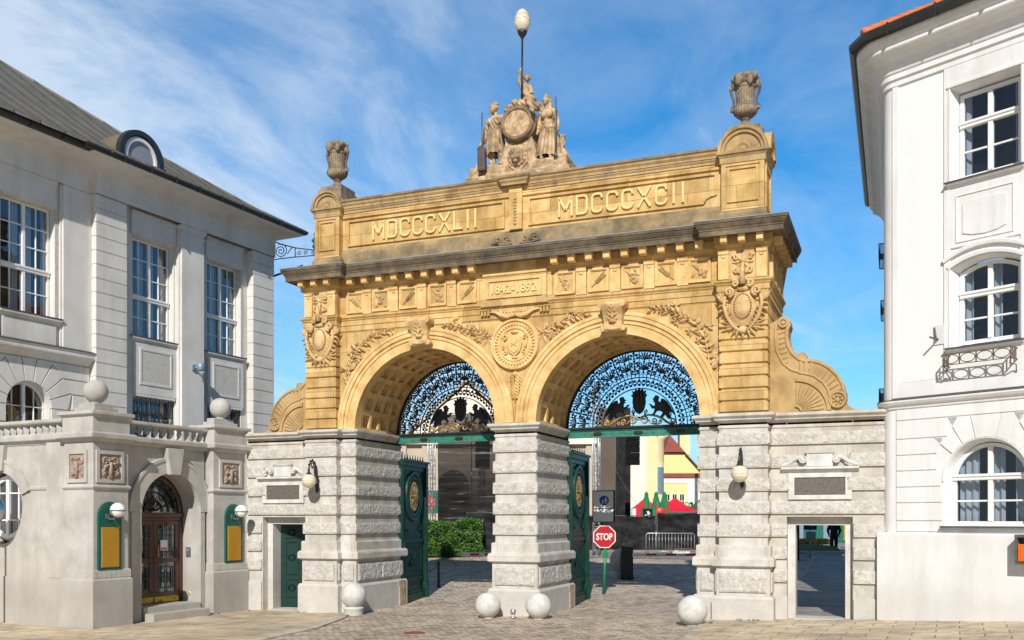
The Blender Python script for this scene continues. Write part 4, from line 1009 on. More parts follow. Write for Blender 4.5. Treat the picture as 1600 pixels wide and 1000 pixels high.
def window(parent, h, y, cols, rows, fw=.07, mw=.03, thick=None, transom=None, mull=None, fm='window_paint', curtain=True, label=None, tw=.10):
    """painted frame with glazing bars; cols/rows are bar positions; returns frame object (> window_pane, curtain)"""
    mb = MB(); x0, x1, z0, z1 = h['x0'], h['x1'], h['z0'], h['z1']; xm = (x0 + x1) / 2
    sp = z1 if not h.get('arch') else arch_z(h, x0)
    n = 20 if h.get('arch') else 1
    out_ = [(x0, z0), (x1, z0)] + [(x0 + (x1 - x0) * (.5 - .5 * math.cos(PI * i / n)), 0) for i in range(n, -1, -1)]
    out_ = out_[:2] + [(x, arch_z(h, x)) for x, _ in out_[2:]]
    hi = dict(h); hi.update(x0=x0 + fw, x1=x1 - fw, z0=z0 + fw, z1=z1 - fw)
    if h.get('arch') not in (None, 'semi'): hi['arch'] = h['arch'] * .9
    in_ = [(hi['x0'], hi['z0']), (hi['x1'], hi['z0'])] + [(hi['x0'] + (hi['x1'] - hi['x0']) * (.5 - .5 * math.cos(PI * i / n)), 0) for i in range(n, -1, -1)]
    in_ = in_[:2] + [(x, arch_z(hi, x)) for x, _ in in_[2:]]
    m = len(out_)
    vs = [(x, y, z) for x, z in out_] + [(x, y, z) for x, z in in_] + [(x, y + .08, z) for x, z in in_]
    for i in range(m):
        j = (i + 1) % m; mb.add([vs[i], vs[j], vs[m + j], vs[m + i]], [(0, 1, 2, 3)]); mb.add([vs[m + i], vs[m + j], vs[2 * m + j], vs[2 * m + i]], [(0, 1, 2, 3)])
    for k, x in enumerate(cols):
        t = arch_z(hi, x); big = mull and k in mull; w = .055 if big else mw / 2
        mb.cbox(x - w, x + w, y - (.03 if big else -.012), y + .06, z0 + fw, t - .002, .008)
    for k, z in enumerate(rows):
        if h.get('arch') and z > sp:
            aa = [x for x in [hi['x0'] + (hi['x1'] - hi['x0']) * i / 60 for i in range(61)] if arch_z(hi, x) >= z]; a, b = (aa[0], aa[-1]) if aa else (xm, xm)
        else: a, b = hi['x0'], hi['x1']
        big = transom is not None and k == transom; w = tw / 2 if big else mw / 2
        if big: mb.cbox(x0 - .0, x1 + .0, y - .05, y + .06, z - w, z + w, .012); mb.cbox(x0, x1, y - .075, y + .02, z + w * .3, z + w + .02, .008)
        else: mb.cbox(a, b, y + .010, y + .062, z - w, z + w, .006)
    f = mb.build('window', [fm], parent)
    if label: f['label'] = label
    mb = MB(); mb.add([(x, y + .045, z) for x, z in in_], [tuple(range(m))]); mb.build('window_pane', ['window_glass'], f)
    mb = MB()
    mb.box(x0 - .3, x1 + .3, y + 1.2, y + 1.25, z0 - .3, z1 + .2)
    mb.add([(x0 - .01, y + .09, z0), (x0 - .3, y + 1.2, z0 - .3), (x0 - .3, y + 1.2, z1 + .2), (x0 - .01, y + .09, z1)], [(0, 1, 2, 3)])
    mb.add([(x1 + .01, y + .09, z0), (x1 + .3, y + 1.2, z0 - .3), (x1 + .3, y + 1.2, z1 + .2), (x1 + .01, y + .09, z1)], [(3, 2, 1, 0)])
    mb.add([(x0 - .01, y + .09, z1), (x1 + .01, y + .09, z1), (x1 + .3, y + 1.2, z1 + .2), (x0 - .3, y + 1.2, z1 + .2)], [(0, 1, 2, 3)])
    mb.add([(x0 - .01, y + .09, z0), (x1 + .01, y + .09, z0), (x1 + .3, y + 1.2, z0 - .3), (x0 - .3, y + 1.2, z0 - .3)], [(3, 2, 1, 0)])
    mb.build('dark_room', ['room_dark'], f)
    if curtain:
        mb = MB()
        for a, b in curtain if isinstance(curtain, list) else ((x0 + .02, x0 + (x1 - x0) * .34), (x1 - (x1 - x0) * .30, x1 - .02)):
            def g(u, v, a=a, b=b): x = a + (b - a) * u; return (x, y + .22 + .035 * math.sin(x * 38) + .012 * math.sin(x * 91 + v * 2), z0 + .03 + (z1 - z0 - .05) * v)
            mb.grid(g, 40, 2)
        mb.parts('curtain', ['curtain'], f)
    return f
def frame_lines(mb, x0, x1, z0, z1, t, y0, y1, mi=0):
    for p in ((x0, x1, z0, z0 + t), (x0, x1, z1 - t, z1), (x0, x0 + t, z0 + t, z1 - t), (x1 - t, x1, z0 + t, z1 - t)): mb.box(p[0], p[1], y0, y1, p[2], p[3], mi)

# ================================================================== LEFT BUILDING
LA = math.atan2(.996, .0877)
lb = thing('stone_office_building', 'large grey rendered building with dark metal roof and tall white windows, left of gateway', 'building', (-14.53, .51, 0), LA)
mb = MB()
w2, w3, w1, w0 = H(-.35, 1.55, 9.25, 12.78), H(3.22, 5.08, 9.25, 12.78), H(-5.38, -3.48, 9.25, 12.78), H(-9.6, -7.7, 9.25, 12.78)
g2, g3 = H(-.35, 1.57, 5.2, 7.12), H(3.22, 5.08, 5.2, 7.12)
aw = H(-5.20, -3.66, 5.2, 7.10, 'semi'); aw0 = H(-9.42, -7.88, 5.2, 7.10, 'semi')
facade(mb, -2.15, 6.6, -.6, 14.7, [w2, w3, g2, g3], 0, .32, 0)
facade(mb, -14, -2.15, -.6, 14.7, [w1, aw, w0, aw0], .02, .32, 0)
mb.box(-14, 6.58, 13.6, 13.7, -.6, 14.7); mb.box(6.5, 6.6, 0.02, 13.6, -.6, 14.7); mb.box(-14.0, -13.9, .03, 13.6, -.6, 14.7); mb.box(-14, 6.6, .03, 13.6, 14.72, 14.8)
mb.build('wall', ['plaster_grey'], lb)
mb = MB()                                                     # banded corner strips
def quoin(x0, x1, z0, z1, y=-.32, pitch=.47):
    mb.box(x0 + .02, x1 - .02, y + .04, .3, z0, z1); z = z0
    P = [(x0, .02), (x0, y), (x1, y), (x1, .3)]
    z = z1
    while z > z0 + .1:
        a = max(z0, z - pitch); mb.sweep(P, [(-.03, a), (0, a + .025), (0, z - .012), (-.03, z - .011)], 0); z = a
quoin(-2.15, -.88, 5.0, 13.66); quoin(5.47, 6.72, -.6, 13.66)
mb.parts('corner_strip', ['plaster_grey'], lb)
mb = MB()
mb.box(1.66, 2.78, -.30, .02, 4.5, 13.3); mb.box(1.60, 1.66, -.2, .02, 4.5, 13.3); mb.box(2.78, 2.84, -.2, .02, 4.5, 13.3)
mb.sweep([(1.66, .02), (1.66, -.30), (2.78, -.30), (2.78, .02)], [(0, 13.28), (.03, 13.30), (.03, 13.36), (0, 13.37), (0, 13.48), (.05, 13.5), (.05, 13.56), (.08, 13.58), (.08, 13.65), (0, 13.66)])
mb.box(-3.25, -2.15, -.10, .03, 8.35, 13.66); mb.box(-3.33, -3.25, -.05, .03, 8.35, 13.66); mb.box(-7.65, -5.55, -.10, .03, 8.35, 13.66); mb.box(-14, -9.8, -.10, .03, 8.35, 13.66)
mb.parts('pilaster', ['plaster_grey'], lb, .01)
mb = MB()                                                     # lintel and apron panels, rough recess margins
for h, y in ((w2, 0), (w3, 0), (w1, .02), (w0, .02)):
    a, b = h['x0'], h['x1']
    mb.box(a - .12, b + .02, y - .10, y, 12.82, 13.50); mb.box(a - .12, b + .02, y - .13, y, 13.50, 13.56); mb.box(a - .12, b + .02, y - .155, y, 13.56, 13.645); mb.box(a, b, y - .07, y, 12.79, 12.82)
    mb.sweep([(a - .12, y), (b + .18, y)], [(0, 9.02), (.05, 9.04), (.08, 9.10), (.17, 9.15), (.17, 9.215), (0, 9.225)])
    if y == 0:
        mb.box(a - .02, b + .06, y - .10, y, 7.22, 9.02); frame_lines(mb, a + .22, b - .18, 7.55, 8.85, .09, -.125, -.10)
        for k in range(24): mb.box(a + .02 + k * (b - a - .06) / 23 - .014, a + .02 + k * (b - a - .06) / 23 + .022, y - .10, y, 7.13, 7.22)
        mb.box(a, b, y - .075, y + .01, 7.12, 7.22)
    else: mb.box(a + .0, b, y - .08, y, 8.34, 9.02)
mb.parts('window_surround', ['plaster_grey'], lb, .008)
mb = MB()
for h in (w2, w3): mb.box(h['x0'] + .31, h['x1'] - .27, -.108, -.101, 7.64, 8.76)
for h, y in ((w2, 0), (w3, 0), (w1, .02)): mb.box(h['x1'] + .008, h['x1'] + (.10 if y == 0 else .14), y - .012, y + .002, 9.23, 13.66); 
mb.parts('rough_panel', ['plaster_rough'], lb)
mb = MB()                                                     # lead sills
for h, y in ((w2, 0), (w3, 0), (w1, .02), (w0, .02)): mb.box(h['x0'] - .14, h['x1'] + .20, y - .19, y + .32, 9.226, 9.25)
mb.add([(-14, .02, 8.42), (-2.16, .02, 8.42), (-2.16, -.34, 8.30), (-14, -.34, 8.30)], [(0, 3, 2, 1)])
mb.parts('sill', ['sill_metal'], lb)
mb = MB()                                                     # string course and radiating blockwork of the lower wall
mb.sweep([(-14, .02), (-2.155, .02)], [(0, 7.86), (.05, 7.88), (.09, 7.95), (.20, 8.04), (.30, 8.08), (.31, 8.12), (.31, 8.24), (.34, 8.28), (.0, 8.41)])
xm, zs = -4.43, 6.33
def block(poly): mb.plate(poly, -.04, .03)
rows = [5.2, 5.70, 6.20, 6.70, 7.20, 7.84]
def arcx(z, R_): return math.sqrt(max(0, R_ * R_ - max(0, z - zs) ** 2))
for c in (xm, -8.65):
    Ro = 1.02; Ri = .79
    for k in range(9):
        a0, a1 = PI * k / 9 + .012, PI * (k + 1) / 9 - .012
        inn = [(c + Ri * math.cos(a), zs + Ri * math.sin(a)) for a in (a0, (a0 + a1) / 2, a1)]
        o0 = (c + 1.62 * math.cos(a0), zs + 1.62 * math.sin(a0)); o1 = (c + 1.62 * math.cos(a1), zs + 1.62 * math.sin(a1))
        cl = lambda p: (p[0], min(p[1], 7.84))
        if k in (3, 4, 5): o0 = (c + (7.84 - zs) / math.tan(a0), 7.84); o1 = (c + (7.84 - zs) / math.tan(a1), 7.84)
        if k == 0: o0, o1 = (c + 1.4, zs + .015), (c + 1.55 , o1[1])
        if k == 8: o1, o0 = (c - 1.4, zs + .015), (c - 1.55, o0[1])
        block([inn[0], cl(o0), cl(o1), inn[2], inn[1]])
    for z0, z1, e0, e1 in ((5.2, 5.75, .80, .80), (5.78, 6.32, .80, .80), (6.345, 6.85, 1.57, 1.58), (6.87, 7.33, 1.56, 1.26), (7.35, 7.84, 1.22, .78)):
        xr = -2.18 if c == xm else -6.56; xl = -6.52 if c == xm else -12
        block([(c + e0, z0 + .012), (xr, z0 + .012), (xr, z1 - .008), (c + e1, z1 - .008)])
        block([(xl, z0 + .012), (c - e0, z0 + .012), (c - e1, z1 - .008), (xl, z1 - .008)])
mb.build('blockwork', ['plaster_grey'], lb, bevel=.012)
mb = MB()                                                     # frieze and cornice
LP = [(-14, -.11), (-2.16, -.11), (-2.16, -.36), (6.76, -.36), (6.76, 13.6)]
mb.sweep(LP, [(.0, 13.66), (.0, 14.34), (.03, 14.36), (.03, 14.42), (.10, 14.46), (.20, 14.49), (.44, 14.57), (.74, 14.62), (.77, 14.65), (.80, 14.70), (0, 14.9)], 0)
mb.build('cornice', ['plaster_grey'], lb)
mb = MB()
LG = [(-14, -.10), (-2.3, -.10), (-2.3, -.30), (6.76, -.30), (6.76, 13.6)]
mb.sweep(LG, [(.70, 14.73), (.80, 14.69), (.94, 14.71), (.99, 14.79), (.99, 14.85), (.96, 14.86), (.7, 14.84)], 0)
for k in range(14): x = -8.5 + k * 1.12; y = -.30 if x > -2.3 else -.1; mb.box(x - .02, x + .02, y - 1.01, y - .85, 14.69, 14.88)
mb.tube([(-2.3, -1.25, 14.75), (-2.3, -1.27, 14.85)], .07, 8)
mb.build('gutter', ['gutter'], lb)
mb = MB(); mb.tube([(6.80, -.15, 15.0), (6.80, -.1, 14.5), (6.82, -.1, 12.0), (6.82, -.1, 4)], .05, 8); mb.tube([(6.82, -.12, 12.9), (7.3, -.9, 13.25), (7.5, -1.2, 13.4)], .045, 8); mb.build('downpipe', ['gutter'], lb)
mb = MB()                                                     # hipped metal roof with standing seams
ex0, ex1, ey0, ey1, ez = -14.6, 7.68, -1.22, 18.2, 14.82
def ridge(t, z): return [(ex0 + t, ey0 + t, z), (ex1 - t, ey0 + t, z), (ex1 - t, ey1 - t, z), (ex0 + t, ey1 - t, z)]
T_ = [(0, ez), (1.4, ez + .74), (4, ez + 2.45), (9.7, ez + 6.6)]
L_ = [ridge(t, z) for t, z in T_]
for A_, B_ in zip(L_, L_[1:]):
    for i in range(4): j = (i + 1) % 4; mb.add([A_[i], A_[j], B_[j], B_[i]], [(0, 1, 2, 3)])
def rz(t):
    for (a, z0), (b, z1) in zip(T_, T_[1:]):
        if t <= b: return z0 + (z1 - z0) * (t - a) / (b - a)
    return T_[-1][1]
def seam(pts): 
    for p, q in zip(pts, pts[1:]):
        d = Vector(q) - Vector(p); sd = Vector((-d.y, d.x, 0)).normalized() * .03; u = Vector((0, 0, .085))
        p, q = Vector(p), Vector(q); mb.add([p - sd, p + sd, q + sd, q - sd, p - sd + u, p + sd + u, q + sd + u, q - sd + u], [(4, 5, 6, 7), (0, 1, 5, 4), (1, 2, 6, 5), (2, 3, 7, 6), (3, 0, 4, 7)], 1)
x = ex1 - .3
while x > ex0 + .3:
    m_ = min(9.7, ex1 - x, x - ex0); ts = [t for t, _ in T_ if t < m_] + [m_]; seam([(x, ey0 + t, rz(t)) for t in ts]); x -= .88
y = ey0 + .3
while y < ey1 - .3:
    m_ = min(9.7, y - ey0, ey1 - y); ts = [t for t, _ in T_ if t < m_] + [m_]; seam([(ex1 - t, y, rz(t)) for t in ts]); y += .88
mb.tube([(ex1 - t, ey0 + t, z + .02) for t, z in T_], .06, 6); mb.tube([(ex0 + t, ey0 + t, z + .02) for t, z in T_], .06, 6)
roof = mb.build('roof', ['metal_roof', 'roof_seam'], lb)
mb = MB(); dx, dy, dz, r = .06, .05, 15.62, .93                # barrel dormer with round window
arc = [(r * math.cos(a), r * math.sin(a)) for a in [PI * i / 20 for i in range(21)]]
prof = [(r, -.75)] + arc + [(-r, -.75)]
vs = [(dx + x, dy, dz + z) for x, z in prof] + [(dx + x, dy + 3.4, dz + z) for x, z in prof]; n = len(prof)
mb.add(vs, [(i, n + i, n + i + 1, i + 1) for i in range(n - 1)], 0, True)
dm = mb.build('dormer', ['dormer_copper'], roof)
mb = MB()
vs = [(dx + x * 1.06, dy - .10, dz + z * 1.02) for x, z in prof] + [(dx + x * .84, dy - .10, dz + max(-.75, z * .84)) for x, z in prof] + [(dx + x * 1.06, dy + .12, dz + z * 1.06) for x, z in prof] + [(dx + x * .80, dy + .05, dz + max(-.75, z * .80)) for x, z in prof]
for i in range(n - 1): mb.add([vs[i], vs[i + 1], vs[n + i + 1], vs[n + i], vs[2 * n + i], vs[2 * n + i + 1], vs[3 * n + i], vs[3 * n + i + 1]], [(0, 3, 2, 1), (0, 1, 5, 4), (3, 6, 7, 2)])
mb.plate([(dx - .7, dz - .75), (dx + .7, dz - .75), (dx + .7, dz), (dx + .5, dz + .5), (dx, dz + .7), (dx - .5, dz + .5), (dx - .7, dz)], dy + .06, dy + .1)
mb.build('dormer_hood', ['gutter'], roof)
mb = MB(); mb.ring(dx, dz - .02, [(.60, dy + .02), (.60, dy - .05), (.69, dy - .06), (.75, dy - .03), (.76, dy + .06)], 0, 2 * PI, 36); dwf = mb.build('dormer_window', ['window_paint'], roof)
mb = MB(); mb.plate([(dx + .62 * math.cos(2 * PI * i / 32), dz - .02 + .62 * math.sin(2 * PI * i / 32)) for i in range(32)], dy + .01, dy + .04); mb.build('dormer_pane', ['dull_pane'], roof)
# windows
def tall(h, y):
    hh = dict(h); hh.update(x0=h['x0'] + .02, x1=h['x1'] - .02, z0=9.26, z1=12.77); w = (hh['x1'] - hh['x0']); a = hh['x0']
    cols = [a + w * .25, a + w * .5, a + w * .75]; tz = 10.68; up = [tz + .08 + (12.70 - tz - .08) * k / 3 for k in (1, 2)]; lo = [9.33 + (tz - 9.4) * k / 2 for k in (1,)]
    return window(lb, hh, y + .24, cols, [tz] + up + lo, .07, .035, transom=0, mull=(1,), tw=.14, curtain=[(a, a + w * .12), (a + w * .30, a + w * .46), (a + w * .55, a + w * .72), (a + w * .9, a + w)])
for h, y in ((w2, 0), (w3, 0), (w1, .02), (w0, .02)): tall(h, y)
for h in (aw, aw0):
    w = h['x1'] - h['x0']; window(lb, h, .26, [h['x0'] + w * k for k in (.25, .5, .75)], [6.35], .07, .03, mull=(1,), curtain=False)
for h in (g2, g3):
    w = h['x1'] - h['x0']; f = window(lb, h, .22, [h['x0'] + w * k for k in (.25, .5, .75)], [6.4], .07, .03, mull=(1,), curtain=False)
    mb = MB(); y = .04; nb = 9
    for k in range(nb + 1): x = h['x0'] + .03 + (w - .06) * k / nb; mb.box(x - .012, x + .012, y - .012, y + .012, 5.2, 7.12)
    for z in (5.4, 6.2, 6.95): mb.box(h['x0'], h['x1'], y - .017, y + .017, z - .014, z + .014)
    for k in range(nb):
        xc = h['x0'] + .03 + (w - .06) * (k + .5) / nb
        for z in (5.8, 6.55): mb.spiral(xc, z, .015, .085, 1.4, PI / 2 * k, y, .012, 1 if k % 2 else -1, 14); mb.tube([(xc, y, z - .3), (xc + .06, y, z - .12), (xc, y, z), (xc - .06, y, z + .12), (xc, y, z + .3)], .01, 5)
        mb.ball((xc, y, 7.03), .03, 6, 5)
    mb.build('window_grille', ['iron_black'], lb)

# ================================================================== ENTRANCE PAVILION
AX, AY = -9.55, .07
an = thing('entrance_pavilion', 'low stone entrance pavilion with balustrade and arched brown door before the grey building', 'pavilion', (AX, AY, 0), LA)
S0 = -6.19
mb = MB(); pd = H(-4.18, -1.82, -.6, 4.18, 'semi')
facade(mb, -4.9, -1.6, -.6, 5.0, [pd], .40, .75, 0)
# front flank seen from the square, local frame turned a quarter
fw_ = MB(); ov = H(2.85, 4.5, 2.05, 4.28, None)
# oval window wall: x runs leftwards along the flank
def oval_wall(m_, x0, x1, z0, z1, cx, cz, rx, rz, y):
    n = 48; angs = [2 * PI * i / n for i in range(n)]
    def edge(a):
        c, s_ = math.cos(a), math.sin(a); t = min((x1 - cx) / c if c > 1e-6 else 9e9, (x0 - cx) / c if c < -1e-6 else 9e9, (z1 - cz) / s_ if s_ > 1e-6 else 9e9, (z0 - cz) / s_ if s_ < -1e-6 else 9e9)
        return (cx + c * t, cz + s_ * t)
    crn = sorted([math.atan2(z - cz, x - cx) % (2 * PI) for x in (x0, x1) for z in (z0, z1)]); angs = sorted(angs + crn); n = len(angs)
    vs = [(cx + rx * math.cos(a), y, cz + rz * math.sin(a)) for a in angs] + [(edge(a)[0], y, edge(a)[1]) for a in angs] + [(cx + rx * math.cos(a), y + .35, cz + rz * math.sin(a)) for a in angs]
    m_.add(vs, [(i, (i + 1) % n, n + (i + 1) % n, n + i) for i in range(n)] + [(i, 2 * n + i, 2 * n + (i + 1) % n, (i + 1) % n) for i in range(n)])
# flank frame: local x -> -(distance from corner), y -> into the pavilion
FM = Matrix.Translation((S0 + .22, 0, 0)) @ Matrix.Rotation(-PI / 2, 4, 'Z')   # maps (x, y) so that x = -d
mb.M = FM; oval_wall(mb, -8.0, -1.0, -.6, 5.0, -4.15, 3.13, .93, 1.10, 0.0); mb.M = None
mb.box(-6.0, -.05, .5, .6, 4.9, 5.02)
mb.box(-6.0, -.02, .45, 5.0, 4.93, 5.03)
mb.box(-.4, -.04, .30, 5.0, -.6, 4.95)
mb.build('wall', ['portal_stone'], an)
mb = MB()                                                     # corner piers with plinths and necking
def apier(x0, x1, y0, y1):
    P = [(x0, y0), (x1, y0), (x1, y1), (x0, y1)]
    ip = offset(P, -.09, True); mb.prism(ip, -.6, 5.0)
    mb.sweep(P, [(.0, -.6), (.0, 1.08), (-.04, 1.11), (-.05, 1.12), (-.05, 1.36), (-.09, 1.37)], 0, True)
    mb.sweep(ip, [(0, 3.60), (.03, 3.62), (.06, 3.66), (.06, 3.70), (.02, 3.74), (0, 3.75)], 0, True)
apier(S0, -4.80, 0, 1.35); apier(-1.62, 0.01, 0.0, .9)
for k in range(30):                                           # fluted bands
    x = S0 + .08 + k * .043; mb.box(x, x + .024, .035, .06, 1.13, 1.35)
    x = -1.50 + k * .049; mb.box(x, x + .027, .035, .06, 1.13, 1.35)
mb.parts('pier', ['portal_stone'], an, .012)
mb = MB()                                                     # arch ring, keystone, impost band
mb.ring(-3.0, 3.0, [(1.18, .41), (1.18, .33), (1.55, .33), (1.57, .30), (1.66, .30), (1.67, .41)], 0, PI, 40)
mb.box(-4.82, -4.66, .33, .41, -.6, 3.0) if False else None
mb.box(-4.55, -4.18, .34, .41, -.6, 3.0); mb.box(-1.82, -1.62, .345, .41, -.6, 3.0)
mb.plate([(-3.20, 4.13), (-2.80, 4.13), (-2.66, 4.93), (-3.34, 4.93)], .18, .45)
mb.M = FM
mb.ring(-4.15, 3.13, [(1.02, .01), (1.02, -.05), (1.30, -.06), (1.32, -.09), (1.40, -.09), (1.41, .01)], .35, PI - .35, 40)
mb.sweep([(-8, 0), (-5.35, 0)], [(0, 3.60), (.04, 3.63), (.05, 3.70), (0, 3.74)]); mb.sweep([(-2.95, 0), (-1.0, 0)], [(0, 3.60), (.04, 3.63), (.05, 3.70), (0, 3.74)])
mb.plate([(-4.35, 4.2), (-3.95, 4.2), (-3.85, 4.95), (-4.45, 4.95)], -.14, .02)
mb.box(-8, -1.05, -.05, .02, -.6, 1.1); mb.box(-2.1, -1.03, -.06, .02, 1.1, 4.99); 
mb.M = None
mb.parts('arch_surround', ['portal_stone'], an, .01, .02)
mb = MB()                                                     # relief panels
def relief(x0, x1, y, sd):
    z0, z1 = 3.90, 4.58; r2 = random.Random(sd)
    frame_lines(mb, x0 - .12, x1 + .12, z0 - .10, z1 + .12, .10, y - .05, y + .01)
    mp.box(x0, x1, y - .012, y + .01, z0, z1); xm = (x0 + x1) / 2
    mp.tube([(xm, y - .04, z0 + .02), (xm, y - .06, z1 - .2)], .05, 7)
    for q in (-1, 1):
        for k in range(9): mp.leaf(xm + q * r2.uniform(.05, .22), r2.uniform(z0 + .08, z1 - .15), .16, .09, r2.uniform(0, 6.3), y - .02, .06)
        mp.spiral(xm + q * .16, z1 - .18, .02, .12, 1.2, PI / 2, y - .03, .03, q); mp.blob(xm + q * .2, z0 + .16, .08, .10, y - .01, .06)
mp = MB(); relief(-5.90, -5.20, .09, 3); relief(-1.16, -.40, .09, 4)
FM2 = Matrix.Translation((S0 + .09, 0, 0)) @ Matrix.Rotation(-PI / 2, 4, 'Z'); mb.M = FM2; mp.M = FM2; relief(-.98, -.42, 0, 5); mb.M = mp.M = None
mb.parts('relief_frame', ['portal_stone'], an, 0, .01); mp.parts('carved_relief', ['relief_stone'], an, 0, .03)
mb = MB()                                                     # entablature and balustrade
AP_ = [(S0 + .22, 8.0), (S0 + .22, 1.25), (S0 + .05, 1.25), (S0 + .05, .05), (-4.90, .05), (-4.90, .34), (-1.52, .34), (-1.52, .05), (-.05, .05), (-.05, .9)]
mb.sweep(AP_, [(.0, 4.93), (.02, 4.95), (.06, 5.0), (.16, 5.04), (.17, 5.16), (.12, 5.20), (-.4, 5.21)], 0)
mb.sweep([(S0 + .22, 8.0), (S0 + .22, 1.25)], [(-.30, 5.52), (.03, 5.52), (.06, 5.56), (.06, 5.64), (-.3, 5.65)]); mb.sweep([(-4.9, .36), (-1.52, .36)], [(-.30, 5.54), (.03, 5.54), (.06, 5.58), (.06, 5.66), (-.3, 5.67)])
for P in ([(S0 + .04, .04), (-4.88, .04), (-4.88, 1.28), (S0 + .04, 1.28)], [(-1.54, .04), (-.03, .04), (-.03, .95), (-1.54, .95)]):
    mb.prism(P, 5.18, 5.70); mb.sweep(P, [(0, 5.62), (.03, 5.66), (.10, 5.69), (.10, 5.78), (0, 5.80)], 0, True); mb.prism(P, 5.70, 5.795)
    c = offset(P, -.22, True); mb.prism(c, 5.79, 5.92); mb.prism(offset(c, -.08, True), 5.92, 6.04)
mb.parts('parapet', ['portal_stone'], an, .012)
pb = MB()
def baluster(x, y):
    pb.lathe([(.12, 5.20), (.12, 5.25), (.085, 5.27), (.105, 5.33), (.115, 5.40), (.085, 5.47), (.12, 5.51), (.12, 5.55)], 4, (x, y, 0), 0, False, None)
for k in range(11): baluster(-4.70 + k * .305, .50)
for k in range(22): baluster(S0 + .36, 1.50 + k * .285)
pb.parts('baluster', ['portal_stone'], an, 0, .001)
for x, y in ((-5.53, .66), (-.79, .50)):
    mb = MB(); mb.lathe([(.0, 6.03), (.16, 6.035), (.16, 6.06)] + [(.335 * math.sin(PI * t), 6.40 - .335 * math.cos(PI * t)) for t in [.14 + .86 * i / 16 for i in range(17)]], 28, (x, y, 0))
    mb.build('stone_ball', ['portal_stone'], an)
mb = MB()                                                     # steps
mb.box(-4.14, -1.86, .30, 1.2, -.5, .42 - .26); mb.box(-4.14, -1.86, -.10, 1.2, -.5, -.02)
mb.build('step', ['portal_stone'], an, bevel=.01)
# oval window
mb = MB(); mb.M = FM
mb.ring(-4.15, 3.13, [(.80, .30), (.80, .22), (.93, .20), (.95, .30)], 0, 2 * PI, 48)
mb.box(-4.21, -4.09, .20, .30, 2.2, 4.1); mb.box(-3.0, -2.95, .24, .29, 2.4, 3.9) if False else None
for z in (2.75, 3.55): mb.box(-4.95, -3.35, .235, .285, z - .02, z + .02)
for x in (-4.6, -3.7): mb.box(x - .02, x + .02, .236, .284, 2.3, 3.95)
ovf = mb.build('oval_window', ['window_paint'], an)
mb = MB(); mb.M = FM; mb.plate([(-4.15 + .9 * math.cos(2 * PI * i / 32), 3.13 + 1.0 * math.sin(2 * PI * i / 32)) for i in range(32)], .27, .272); mb.build('window_pane', ['window_glass'], ovf)
mb = MB(); mb.M = FM; mb.box(-5.2, -3.1, .9, .95, 1.8, 4.5); mb.box(-5.2, -3.1, .36, .9, 4.4, 4.45); mb.box(-5.2, -5.15, .36, .9, 1.8, 4.4); mb.box(-3.15, -3.1, .36, .9, 1.8, 4.4); mb.build('dark_room', ['room_dark'], ovf)
# arched double door
Y = 1.12; dr = MB()
hh = H(-4.18, -1.82, .15, 4.18, 'semi')
dr.ring(-3.0, 3.0, [(1.03, Y + .1), (1.03, Y), (1.10, Y - .02), (1.18, Y - .02)], 0, PI, 32)
dr.box(-4.18, -4.03, Y - .02, Y + .1, .15, 3.0); dr.box(-1.97, -1.82, Y - .02, Y + .1, .15, 3.0)
dr.cbox(-4.18, -1.82, Y - .09, Y + .1, 2.84, 2.98, .02); dr.cbox(-4.03, -1.97, Y - .04, Y + .1, 2.74, 2.84, .015)
door = dr.build('entrance_door', ['door_brown'], an, bevel=.006)
for x0, x1 in ((-4.03, -3.005), (-2.995, -1.97)):
    mb = MB(); fr = .16
    for p in ((x0, x1, .17, .50), (x0, x1, 1.42, 1.56), (x0, x1, 2.58, 2.74), (x0, x0 + fr, .5, 1.42), (x1 - fr, x1, .5, 1.42), (x0, x0 + fr, 1.56, 2.58), (x1 - fr, x1, 1.56, 2.58)): mb.cbox(p[0], p[1], Y, Y + .07, p[2], p[3], .012)
    lf = mb.build('door_leaf', ['door_brown'], door)
    mb = MB(); mb.box(x0 + fr, x1 - fr, Y + .035, Y + .037, .5, 1.42); mb.box(x0 + fr, x1 - fr, Y + .035, Y + .037, 1.56, 2.58); mb.build('door_glass', ['window_glass'], door)
    mb = MB(); a, b = x0 + fr, x1 - fr; w = b - a
    for t in (.25, .5, .75): mb.box(a + w * t - .012, a + w * t + .012, Y - .02, Y + .01, 1.58, 2.70 if t == .5 else 2.56)
    for z in (1.75, 1.95, 2.28, 2.45): mb.box(a - .05, b + .05, Y - .026, Y - .002, z - .012, z + .012)
    frame_lines(mb, a + w * .14, b - w * .14, .62, 1.30, .026, Y - .02, Y + .01); frame_lines(mb, a + w * .32, b - w * .32, .80, 1.12, .026, Y - .02, Y + .01)
    mb.box(a - .05, b + .05, Y - .027, Y - .003, .95, .975); mb.box(a + w * .5 - .012, a + w * .5 + .012, Y - .018, Y + .008, .5, 1.42)
    mb.build('door_grille', ['iron_black'], door)
    mb = MB(); mb.box(x0 + .02, x1 - .02, Y - .012, Y, .19, .36); mb.build('kick_plate', ['kick_yellow'], door)
mb = MB(); mb.tube([(-2.88, Y - .06, 1.62), (-2.88, Y - .06, 2.0)], .018, 8); mb.build('door_handle', ['gilt'], door)
mb = MB(); mb.box(-2.76, -2.48, Y - .03, Y - .028, 1.80, 2.12); mb.box(-2.74, -2.50, Y - .034, Y - .030, 1.82, 1.89, 1); mb.build('door_notice', ['paper', 'paper_pink'], door)
mb = MB()
for r in (.36, .62, .86): mb.ring(-3.0, 3.0, [(r - .016, Y + .02), (r - .016, Y - .01), (r + .016, Y - .01), (r + .016, Y + .02)], 0, PI, 32, smooth=False)
